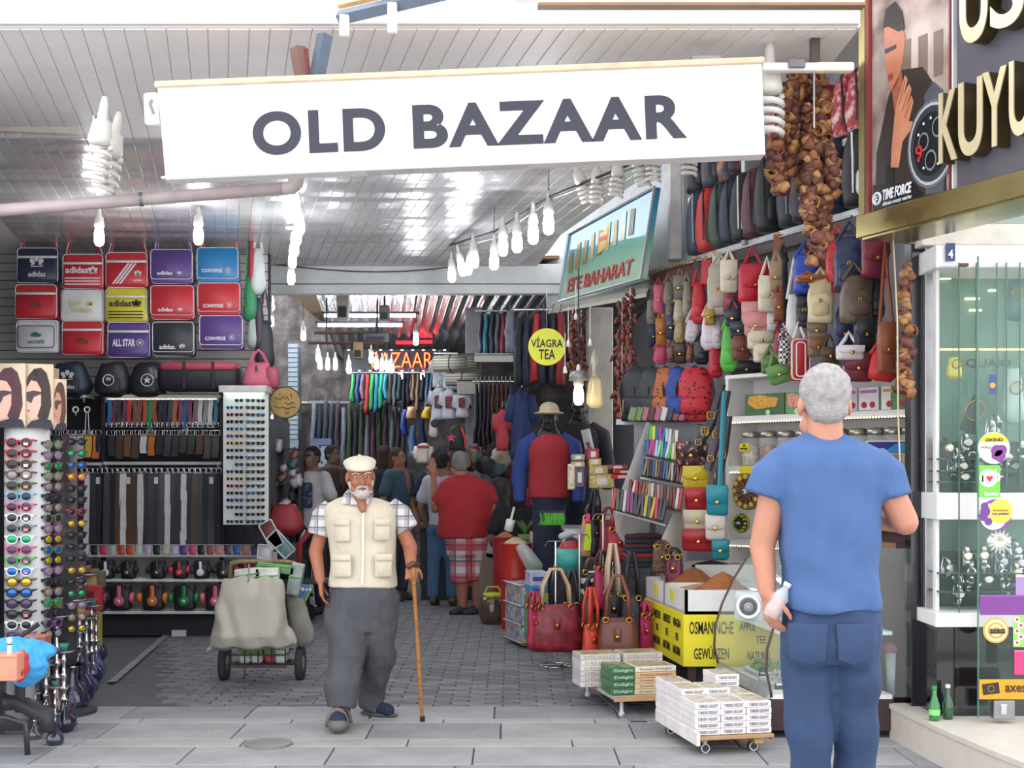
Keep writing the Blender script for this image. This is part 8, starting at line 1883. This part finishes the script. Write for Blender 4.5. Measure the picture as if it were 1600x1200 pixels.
# ---- the old man with the cane
M2 = Man('elderly bearded man in a cream vest and flat cap walking towards us with a cane', 563, 7.6, .0095, 'a8694e')
q = M2.q
M2.head(q(563, 745, -.14), .22, .10, 1.0, None, True, 'cfc6c0', roll=-.05)
M2.b.cap(q(562, 765, -.10), q(563, 800, -.05), .055, .07); M2.b.cap(q(564, 778, -.13), q(567, 796, -.175), .034, .022)
M2.b.ell(q(563, 840), (.17, .11, .24)); M2.b.cap(q(526, 804), q(602, 802), .045, .045)
M2.limb([q(509, 806), q(493, 862, .02), q(500, 905, -.06)], [.042, .043, .031]); M2.hand(q(500, 905, -.06), (.12, -.1, -1), (1, .1, 0), 1.05, .28, -1)
M2.limb([q(618, 804), q(641, 855, .0), q(642, 884, -.14)], [.042, .043, .031]); M2.hand(q(642, 880, -.15), (.05, -.25, -1), (.1, .95, -.2), .95, .5, 1, True)
M2.limb([q(540, 930), q(540, 1015, -.12), q(532, 1106, -.18)], [.07, .05, .038]); M2.limb([q(588, 930), q(592, 1015, .0), q(585, 1096, .22)], [.07, .05, .038])
M2.finish()
vest = mat('d6cab4', .85, var=.04, bump=.8, bscale=14, stretch=(1.2, 1, .6))
M2.torso([(560, 776, 18, .06, -.05), (560, 779, 34, .085, -.04), (561, 785, 50, .10, -.03), (562, 796, 58, .125, -.03), (564, 815, 56, .14, -.02), (566, 845, 52, .14), (567, 880, 52, .14), (567, 905, 54, .15), (567, 916, 54, .152)], vest, 'vest', amp=.004, fold=foldf(.009, 26, (.6, 0, .8)))
plaid = pattern('plaid', ('d8d2d2', '7a7684', '4a4450'), 15, .8)
plaidY = plaid
mb = MB(); mb.tube([q(520, 792), q(505, 808), q(497, 836, -.01)], [.06, .072, .068], 14); me = remesh(mb, .009, 3, .004, 12); part('shirt_sleeve', me, plaid, M2.t)
mb = MB(); mb.tube([q(607, 790), q(624, 804), q(638, 828, -.01)], [.06, .072, .068], 14); part('shirt_sleeve', remesh(mb, .009, 3, .004, 12), plaid, M2.t)
for sg, pts in ((-1, [(544, 764), (552, 776), (560, 790), (566, 797), (551, 789), (533, 786), (537, 772)]), (1, [(582, 762), (584, 772), (578, 786), (567, 797), (571, 784), (574, 772)])):
    v = [q(a, b, -.165+.05*(1-min(1, (b-762)/30))) for a, b in pts]; m = MB(); n_ = len(v); m.add(v+[p+Vector((0, .012, 0)) for p in v], [tuple(range(n_)), tuple(range(n_, 2*n_))[::-1]]+[(i, (i+1) % n_, n_+(i+1) % n_, n_+i) for i in range(n_)]); part('collar', m.mesh(), plaid, M2.t)
part('zip', MB().tube([q(568, 799, -.18), q(567, 830, -.162), q(567, 870, -.148), q(566, 914, -.158)], .007, 4, flat=.5).mesh(), mat('f0e8d8', .6), M2.t)
for cx, cy, w, h in ((535, 829, .10, .13), (597, 828, .09, .12), (534, 884, .12, .13), (599, 884, .10, .13)):
    o = part('vest_pocket', rbox(w, h, .014, .012, .004), vest, M2.t, tuple(q(cx, cy, -.142 if cy < 850 else -.147)), (0, 0, .30 if cx > 566 else -.30)); part('pocket_flap', rbox(w*1.04, h*.32, .012, .01, .004), vest, o, (0, -.010, h*.38))
cap_ = MB(); R, hc = M2.R, M2.hc
cap_.ell(hc+R @ Vector((-.0, .0, .082)), (.098, .118, .042), 20, 10, R); cap_.ell(hc+R @ Vector((0, -.03, .060)), (.090, .098, .03), 18, 8, R); cap_.ell(hc+R @ Vector((0, -.098, .052)), (.062, .042, .012), 14, 6, R)
o = part('flat_cap', remesh(cap_, .008, 3, .003, 14), mat('e0d6c0', .85, var=.04), M2.t); part('cap_button', MB().ell(hc+R @ Vector((0, .01, .126)), (.010, .010, .006), 8, 5).mesh(True), mat('d8ccb4'), o)
tr = mat('4f4f54', .85, var=.1, nscale=5, bump=.9, bscale=9, stretch=(1.8, 1, .5))
def lg2(mb):
    mb.tube([q(540, 935), q(540, 985, -.05), q(541, 1030, -.12), q(534, 1085, -.17), q(533, 1106, -.18)], [.115, .122, .112, .09, .088], 16)
    mb.tube([q(592, 935), q(592, 985, .0), q(590, 1030, .05), q(583, 1080, .18), q(580, 1101, .21)], [.108, .112, .098, .08, .078], 16)
M2.torso([(567, 900, 46, .125), (567, 930, 54, .145), (567, 960, 55, .15), (566, 985, 50, .13)], tr, 'trousers', extra=lg2, amp=.010, fold=foldf(.018, 19, (.7, 0, .8)))
# sandals and socks
f1a, f1b = q(536, 1128, -.14), q(528, 1136, -.36)
mb = MB(); mb.cap(Vector((f1a.x, f1a.y, .06)), Vector((f1b.x, f1b.y, .075)), .045, .05, 12); mb.cap(Vector((f1a.x, f1a.y, .10)), Vector((f1a.x, f1a.y+.0, .04)), .045, .04, 12)
part('sandal_toe', MB().ell((f1b.x, f1b.y-.01, .055), (.058, .055, .042), 14, 8).mesh(True), mat('6b6560', .6), M2.t)
o = part('sock', remesh(mb, .009, 2), mat('26304a', .9), M2.t)
part('sandal_sole', MB().ell((f1a.x-.005, f1a.y-.10, .035), (.056, .155, .018), 16, 6, Matrix.Rotation(-.16, 3, 'X')).mesh(True), mat('5c5854', .7), M2.t)
for yy, zz in ((-.17, .09), (-.05, .09)): part('sandal_strap', MB().tube([(f1a.x-.01+.058*math.cos(a), f1a.y+yy, zz-.06+.10*math.sin(a)) for a in [PI*i/10 for i in range(11)]], .016, 5, flat=.6).mesh(True), mat('6f6660', .6), M2.t)
f2a, f2b = q(582, 1114, .22), q(606, 1114, .12)
mb = MB(); mb.cap(Vector((f2a.x, f2a.y, .05)), Vector((f2b.x, f2b.y, .045)), .045, .042, 12); mb.cap(Vector((f2a.x, f2a.y, .10)), Vector((f2a.x, f2a.y, .04)), .045, .04, 12)
part('sock', remesh(mb, .009, 2), mat('26304a', .9), M2.t)
part('sandal_sole', MB().ell((f2a.x+.045, f2a.y-.05, .016), (.135, .055, .016), 16, 6, Matrix.Rotation(-.5, 3, 'Z')).mesh(True), mat('5c5854', .7), M2.t)
part('sandal_strap', MB().tube([(f2a.x+.03+.012*math.cos(a), f2a.y-.03+.055*math.cos(a), .03+.07*math.sin(a)) for a in [PI*i/10 for i in range(11)]], .018, 5, flat=.6).mesh(True), mat('6f6660', .6), M2.t)
t = thing('walking_cane', 'knobbly light brown wooden walking cane in the old man\'s hand', 'cane', (0, 0, 0))
a, b = P(645, 886, 7.40), P(660, 1127, 7.58); b.z = .01; L = (b-a).length
pts = [a.lerp(b, i/24) for i in range(25)]; rs = [.0125-.003*i/24+(.0025 if i in (12, 14, 15, 17, 18, 20) else 0) for i in range(25)]
part('shaft', MB().tube(pts, rs, 8).mesh(True), mat('a8703c', .4, var=.25, nscale=8, stretch=(1, 1, 6)), t); part('handle', MB().tube([a+Vector((-.03, -.02, .0)), a+Vector((0, 0, .022)), a+Vector((.03, .03, .01))], .016, 8).mesh(True), mat('5a3a2a', .4), t); part('rubber_tip', MB().tube([b+Vector((0, 0, .03)), b+Vector((0, 0, -.008))], .015, 8).mesh(), RUBBER, t)

# ---- the man in red, back to us
M3 = Man('stout man in a red T-shirt and plaid shorts seen from behind in the passage', 728, 13.2, .016, 'a06a54')
q = M3.q
M3.head(q(718, 726, .0), PI+.35, 0, 1.08, '8c8a88', eyes=False); M3.b.cap(q(719, 738), q(724, 756), .065, .08)
M3.b.ell(q(727, 790), (.2, .16, .26)); M3.limb([q(692, 768), q(680, 795, .05), q(677, 742, .25)], [.055, .048, .034]); M3.hand(q(677, 740, .25), (-.1, .1, 1), (0, 1, 0), 1.1, .2)
M3.limb([q(764, 770), q(768, 800), q(763, 832, -.02)], [.06, .05, .036]); M3.hand(q(763, 832), (0, 0, -1), (-1, 0, 0), 1.1, .3)
M3.limb([q(722, 870), q(722, 915), q(722, 948)], [.10, .072, .048]); M3.limb([q(746, 870), q(748, 915), q(746, 952)], [.10, .075, .05]); M3.finish()
M3.torso([(722, 741, 12, .08), (724, 745, 24, .11), (727, 755, 40, .15), (728, 780, 44, .19), (727, 810, 42, .21), (723, 835, 40, .2), (723, 840, 40, .2)], mat('a82830', .85, var=.06, bump=.8, bscale=8), 't_shirt', sleeves=((q(698, 762), q(684, 786, .03), [.085, .085]), (q(758, 760), q(768, 788), [.09, .085])), amp=.008)
M3.torso([(728, 830, 35, .17), (730, 850, 34, .17), (731, 868, 33, .15)], pattern('plaid', ('cfc8cc', 'a83040', '2c3458', 'b83a44'), 6, .8), 'plaid_shorts', extra=lambda mb: (mb.tube([q(719, 860), q(720, 890), q(721, 910)], [.12, .115, .115], 12), mb.tube([q(745, 860), q(747, 890), q(749, 906)], [.12, .115, .115], 12)), amp=.006)
for a, b in (((722, 953), (708, 953)), ((746, 961), (728, 963))): p = q(*a); p2 = q(*b); p.z = 0; p2.z = 0; p2.y -= .06; shoe(M3.t, p, p2, .055, '26262c')

# ---- the people behind
def bystander(lab, px, Y, head_py, skin, hair, shirt, trousers, yaw=0.0, H_=None, long=False, pr=None, sleeves=True, k=1.0, lean=0, seat=False, hood=None):
    s = Y/F; z_h = EYE-(head_py-HZ)*s; M = Man(lab, px, Y, .02, skin); top = z_h-.13; w = k
    V = Vector; sc = (top if not seat else top*1.0)/1.45
    hip = V((0, 0, (.86*sc if not seat else top-.55))); ch = V((lean*.5, 0, top-.17))
    M.head(V((lean, 0, z_h)), yaw, 0, .98*k, hair, True, long=long); M.b.ell(ch, (.15*w, .10, .25)); M.b.cap(V((lean, .02, z_h-.06)), V((lean, .02, top-.04)), .055, .07)
    c, s_ = math.cos(yaw), math.sin(yaw); X = lambda x, y, z: V((x*c-y*s_, x*s_+y*c, z))
    for g_ in (-1, 1):
        sh = ch+X(g_*.19*w, 0, .08); el = sh+X(g_*.06, .02, -.27); wr_ = el+X(-g_*.04, -.12, -.2); M.limb([sh, el, wr_], [.05, .042, .03]); M.hand(wr_, X(-g_*.1, -.3, -1), X(-g_, 0, 0), 1.0, .3, g_)
        M.limb([hip+X(g_*.09, 0, 0), X(g_*.10, 0 if not seat else -.3, hip.z*.52), X(g_*.11, .02 if not seat else -.32, .08)], [.08, .055, .04])
    M.finish()
    sm_ = mat(shirt, .85, var=.08); mb = MB()
    prof = [(hip.z-.02, .165, .125), (hip.z+.12, .155, .12), (ch.z-.05, .18, .125), (ch.z+.08, .19, .12), (ch.z+.14, .15, .10), (ch.z+.17, .08, .08)]
    mb.loft([[V((lean*min(1, (z_-hip.z)/max(.1, (top-hip.z))), 0, 0))+X(rx*w*math.cos(a), ry*math.sin(a), z_) for a in [2*PI*i/18 for i in range(18)]] for z_, rx, ry in prof])
    for g_ in (-1, 1): sh = ch+X(g_*.16*w, 0, .10); mb.cap(sh, sh+X(g_*.07, .01, -.18), .075, .075, 12)
    part('t_shirt', remesh(mb, .018, 3, .008, 9), sm_, M.t)
    if pr: part('shirt_print', MB().prism(rrect(.22, .26, .03), 0, .006).mesh(), pattern('mottle', pr, 12, .8), M.t, tuple(ch+X(0, -.135, -.08)), (0, 0, yaw))
    mb = MB(); mb.ell(hip+V((0, 0, .0)), (.165*w, .13, .13), 16, 8)
    for g_ in (-1, 1): mb.tube([hip+X(g_*.08, 0, 0), X(g_*.10, 0 if not seat else -.3, hip.z*.52), X(g_*.11, .02 if not seat else -.32, .10)], [.10, .078, .062], 12)
    part('trousers', remesh(mb, .018, 3, .006, 9), mat(trousers, .85, var=.1), M.t)
    for g_ in (-1, 1): p = X(g_*.11, 0 if not seat else -.32, 0); shoe(M.t, p, p+X(0, -.14, 0), .045, '2a2a2e')
    if hood: part('hood', remesh(MB().ell(V((lean, .04, z_h+.02)), (.12, .11, .14), 14, 8), .015, 2), mat(hood, .8), M.t)
    return M
bystander('young man in a pale T-shirt with a dark blue print standing behind the old man', 487, 13.2, 716, '6a4a3c', '1c1a1c', 'b4b2b4', '30323c', -.5, pr=('2a3458', '3a4470', 'a8a8b0'))
bystander('dark-clothed person turned away left of the pale T-shirt', 461, 15.0, 722, '5a4238', '1c1a1e', '22242c', '26282e', 2.4)
bystander('dark-haired person in shadow just left of the old man\'s cap', 520, 15.0, 712, '5c4238', '221c1c', '3a2c30', '2a2a30', 1.0)
bystander('woman with auburn hair in profile right of the old man\'s cap', 622, 14.6, 716, '8a5c4c', '4a342c', '2f4a58', '2c2e38', 1.0, long=True)
bystander('long-haired person in a dark top behind the old man\'s shoulder', 602, 15.8, 712, '6a4a40', '3c2c2a', '24262e', '2a2c34', 2.6, long=True)
bystander('person in dark navy bending over the far clothes table', 678, 15.4, 720, '5c463c', '22242c', '242c44', '2a2c36', 2.8, lean=.05)
bystander('woman in a white top and jeans half hidden behind the red-shirted man', 692, 14.0, 724, '8a6250', '2a2426', 'b8b8c0', '4a6a8c', 2.9)
bystander('seated person in black with dark curly hair near the red barrels', 808, 12.9, 768, '6a4a3c', '241c1c', '1e1e24', '2a2a30', PI, seat=True, long=True)
bystander('small child in a red hood beside the seated person in black', 834, 13.7, 783, '8a6654', '3a2424', 'a82838', '7a2430', .1, k=.8, seat=True, hood='a82838')
bystander('dark-haired seated person below the mannequin', 870, 14.4, 775, '7a5646', '241e1c', '2a2c38', '2a2c34', 2.0, seat=True)
# mannequins
def mannequin(lab, px, Y, head_py, skin, body, centre, hat=None, acc=None):
    s = Y/F; z_h = EYE-(head_py-HZ)*s; M = Man(lab, px, Y, .014, skin); M.t['category'] = 'mannequin'; M.t.name = 'mannequin'; V = Vector; top = z_h-.14; ch = V((0, 0, top-.18))
    M.head(V((0, 0, z_h)), 0, 0, 1.0, None, False); M.b.ell(ch, (.17, .11, .26)); M.b.cap(V((0, .02, z_h-.06)), V((0, .02, top-.04)), .055, .075); M.b.cap(V((0, 0, .25)), V((0, 0, ch.z-.2)), .03, .04); M.b.cap(V((0, 0, .02)), V((0, 0, .26)), .1, .03); M.finish()
    mb = MB(); mb.loft([[V((rx*math.cos(a), ry*math.sin(a), z_)) for a in [2*PI*i/18 for i in range(18)]] for z_, rx, ry in ((ch.z-.42, .20, .14), (ch.z-.15, .19, .13), (ch.z+.02, .21, .14), (ch.z+.1, .2, .13), (ch.z+.15, .14, .1), (ch.z+.18, .09, .09))])
    part('front_panel', remesh(mb, .013, 3, .006, 9), mat(centre, .8, var=.05), M.t)
    mb = MB()
    for g_ in (-1, 1): mb.tube([ch+V((g_*.10, .01, .15)), ch+V((g_*.22, .02, .07)), ch+V((g_*.28, .02, -.2)), ch+V((g_*.27, -.03, -.46))], [.07, .09, .075, .06], 12)
    part('sleeves', remesh(mb, .014, 3, .006, 9), mat(body, .8, var=.06), M.t)
    mb = MB(); mb.loft([[V((rx*math.cos(a), ry*math.sin(a), z_)) for a in [2*PI*i/18 for i in range(18)]] for z_, rx, ry in ((.12, .15, .1), (ch.z-.5, .16, .12), (ch.z-.38, .18, .13))]); part('trousers', remesh(mb, .018, 3, .005, 9), mat('232a40', .85), M.t)
    if hat: part('sun_hat', remesh(MB().ell(V((0, .0, z_h+.09)), (.095, .11, .075), 18, 8).ell(V((0, 0, z_h+.055)), (.15, .16, .018), 20, 6), .011, 2), mat(hat, .85), M.t)
    if acc: part('stripe', MB().tube([ch+V((.05, -.17, .12)), ch+V((.10, -.17, -.1)), ch+V((.13, -.16, -.3))], .045, 6, flat=.3).mesh(), mat(acc, .6), M.t); part('lettering', text_mesh('adidas', .2, .04, .002, .02), INK, M.t, tuple(ch+V((.10, -.19, -.1))), (0, 1.35, 0))
mannequin('black-faced mannequin in a red shirt with blue sleeves and pale sun hat', 858, 12.0, 655, '1c1a1c', '263c80', '9c2630', hat='c2b498')
mannequin('mannequin in a black jacket with white lettered stripe under the warm lamp', 905, 12.6, 640, '1a1a1e', '1c1c22', '1e1e24', acc='d0d0d4')

# ---- sack cart
YT = 9.05; kT = YT/F
t = thing('sack_cart', 'old two-wheeled hand cart with wire basket and brown handle', 'cart', tuple(G(408, YT)))
for sx in (-1, 1):
    w_ = part('wheel', MB().lathe([(.05, -.02), (.115, -.024), (.12, 0), (.115, .024), (.05, .02)], 22, c=(sx*.0, 0, 0), ax='X').mesh(True), mat('3a3838', .8), t, (sx*.27, .05, .122), (0, 0, .0), (1, 1, 1.02)); part('hub', MB().lathe([(0, -.03), (.05, -.022), (.05, .022), (0, .03)], 14, ax='X').mesh(True), mat('8a8a88', .5, .3), w_)
part('axle', MB().tube([(-.26, .05, .12), (.26, .05, .12)], .012, 6).mesh(), mat('5a4440', .6), t)
for z_ in (.12, .20, .29): part('basket_wire', MB().tube([(-.19, -.10, z_), (.19, -.10, z_), (.19, .2, z_), (-.19, .2, z_)], .007 if z_ > .15 else .012, 5, closed=True).mesh(), mat('5c4a48', .6), t)
for i in range(5): part('basket_rod', MB().tube([(-.19+i*.095, -.105, .12), (-.19+i*.095, -.105, .32)], .005, 4).mesh(), mat('4a4040', .6), t)
part('stand_leg', MB().tube([(-.1, -.08, .12), (-.1, -.1, .0)], .008, 5).mesh(), mat('5a4440'), t)
zh = EYE-(878-HZ)*kT
part('handle', MB().tube([(-.23, .12, .4), (-.24, .10, zh-.09), (-.22, .05, zh-.01), (-.16, .04, zh), (.16, .04, zh), (.22, .05, zh-.01), (.24, .10, zh-.09), (.23, .12, .4)], .016, 8).mesh(True), mat('8a7454', .6, var=.25, nscale=20), t)
def sackfold(p): return .010*math.sin(p.x*34+p.z*6+3*noise.noise(p*4))*max(0, min(1, (p.z-.1)*5))+.006*noise.noise(p*8)
mb = MB(); rr = []
for py, x0, x1, ry in ((898, 360, 450, .05), (906, 356, 454, .08), (930, 352, 456, .12), (960, 346, 458, .15), (985, 340, 462, .16), (1002, 338, 466, .12), (1007, 345, 455, .05)):
    z_ = EYE-(py-HZ)*kT; a_, b_ = (x0-408)*kT, (x1-408)*kT; rr.append([((a_+b_)/2+(b_-a_)/2*math.copysign(abs(math.cos(a))**.7, math.cos(a)), ry*math.copysign(abs(math.sin(a))**.9, math.sin(a)), z_) for a in [2*PI*k/24 for k in range(24)]])
mb.loft(rr); mb.f = [f[::-1] for f in mb.f]; mb.cap(((348-408)*kT, 0, EYE-(1000-HZ)*kT), ((337-408)*kT, -.02, EYE-(1009-HZ)*kT), .04, .015); mb.cap(((455-408)*kT, 0, EYE-(985-HZ)*kT), ((470-408)*kT, -.02, EYE-(997-HZ)*kT), .06, .02)
tt = thing('cloth_sack', 'bulging dirty off-white cloth sack hung on the front of the hand cart', 'sack', (G(408, YT).x, YT-.22, 0))
part('sack', remesh(mb, .010, 3, .004, 6, sackfold), mat('b8b2a6', .9, var=.12, nscale=5, bump=.2, bscale=120), tt); part('tie_cord', MB().tube([((400-408)*kT, -.02, zh+.0), ((402-408)*kT, -.08, zh-.10), ((398-408)*kT, -.09, zh-.18)], .006, 5).mesh(), mat('8a8878'), tt)
for i, (px, py, w_, h_, c, lab) in enumerate(((388, 901, 40, 26, 'd0d0cc', 'white paper parcel sticking out of the sack at left'), (418, 903, 36, 32, 'd8dcd6', 'white parcel with a green cord sticking out of the sack at right'), (432, 888, 60, 14, '6a9a6a', 'green patterned plastic pack behind the parcels'), (462, 905, 20, 50, '9aa8a0', 'crumpled grey-green plastic bundle at the right of the sack'))):
    u_ = thing('parcel', lab, 'parcel', tuple(P(px, py, YT-.12+.08*(i > 1))), (0, .1*(i-1), 0)); part('wrap', rbox(w_*kT, h_*kT, .08, .01, .01), mat(c, .4, var=.15, nscale=20, bump=.4), u_); part('cord', MB().tube([(-w_*kT/2, -.045, .01), (w_*kT/2, -.045, .02)], .005, 4).mesh(), mat('5aa83a'), u_)
for i, (px, c) in enumerate(((467, '3a6ab0'), (472, '3a7ac0'), (478, '6a9a4a'))):
    u_ = thing('packet', ('dark blue', 'bright blue', 'green')[i]+' flat packet slanting at the right side of the cart', 'packet', tuple(P(px, 932, YT+.03*i)), (0, .45, 0)); part('card', MB().box((0, 0, 0), (.035, .02, .18), .003).mesh(), mat(c, .4), u_); part('edge', MB().box((0, -.011, .06), (.03, .002, .02)).mesh(), OFFW, u_)
solo('sack', slouch(.16, .42, .10, 1), mat('8a8880', .9, var=.15), 'second grey cloth sack hanging at the right side of the cart', 'sack', tuple(P(468, 965, YT+.02)), (0, -.25, 0))
for i, px in enumerate((384, 403, 424, 440)):
    u_ = thing('tissue_pack', f'green and white tissue pack in the wire basket, {ORD[i]} from the left', 'box', (G(px, YT).x, YT+.02, .215), 0, 'packs in the cart basket'); part('pack', MB().box((0, 0, 0), (.078, .14, .16), .012).mesh(), mat('d8dad6' if i != 2 else 'b04048', .4), u_); part('green_band', MB().box((0, -.071, -.0), (.077, .004, .04)).mesh(), mat('5ab040' if i < 3 else 'c8ccc8', .4), u_)
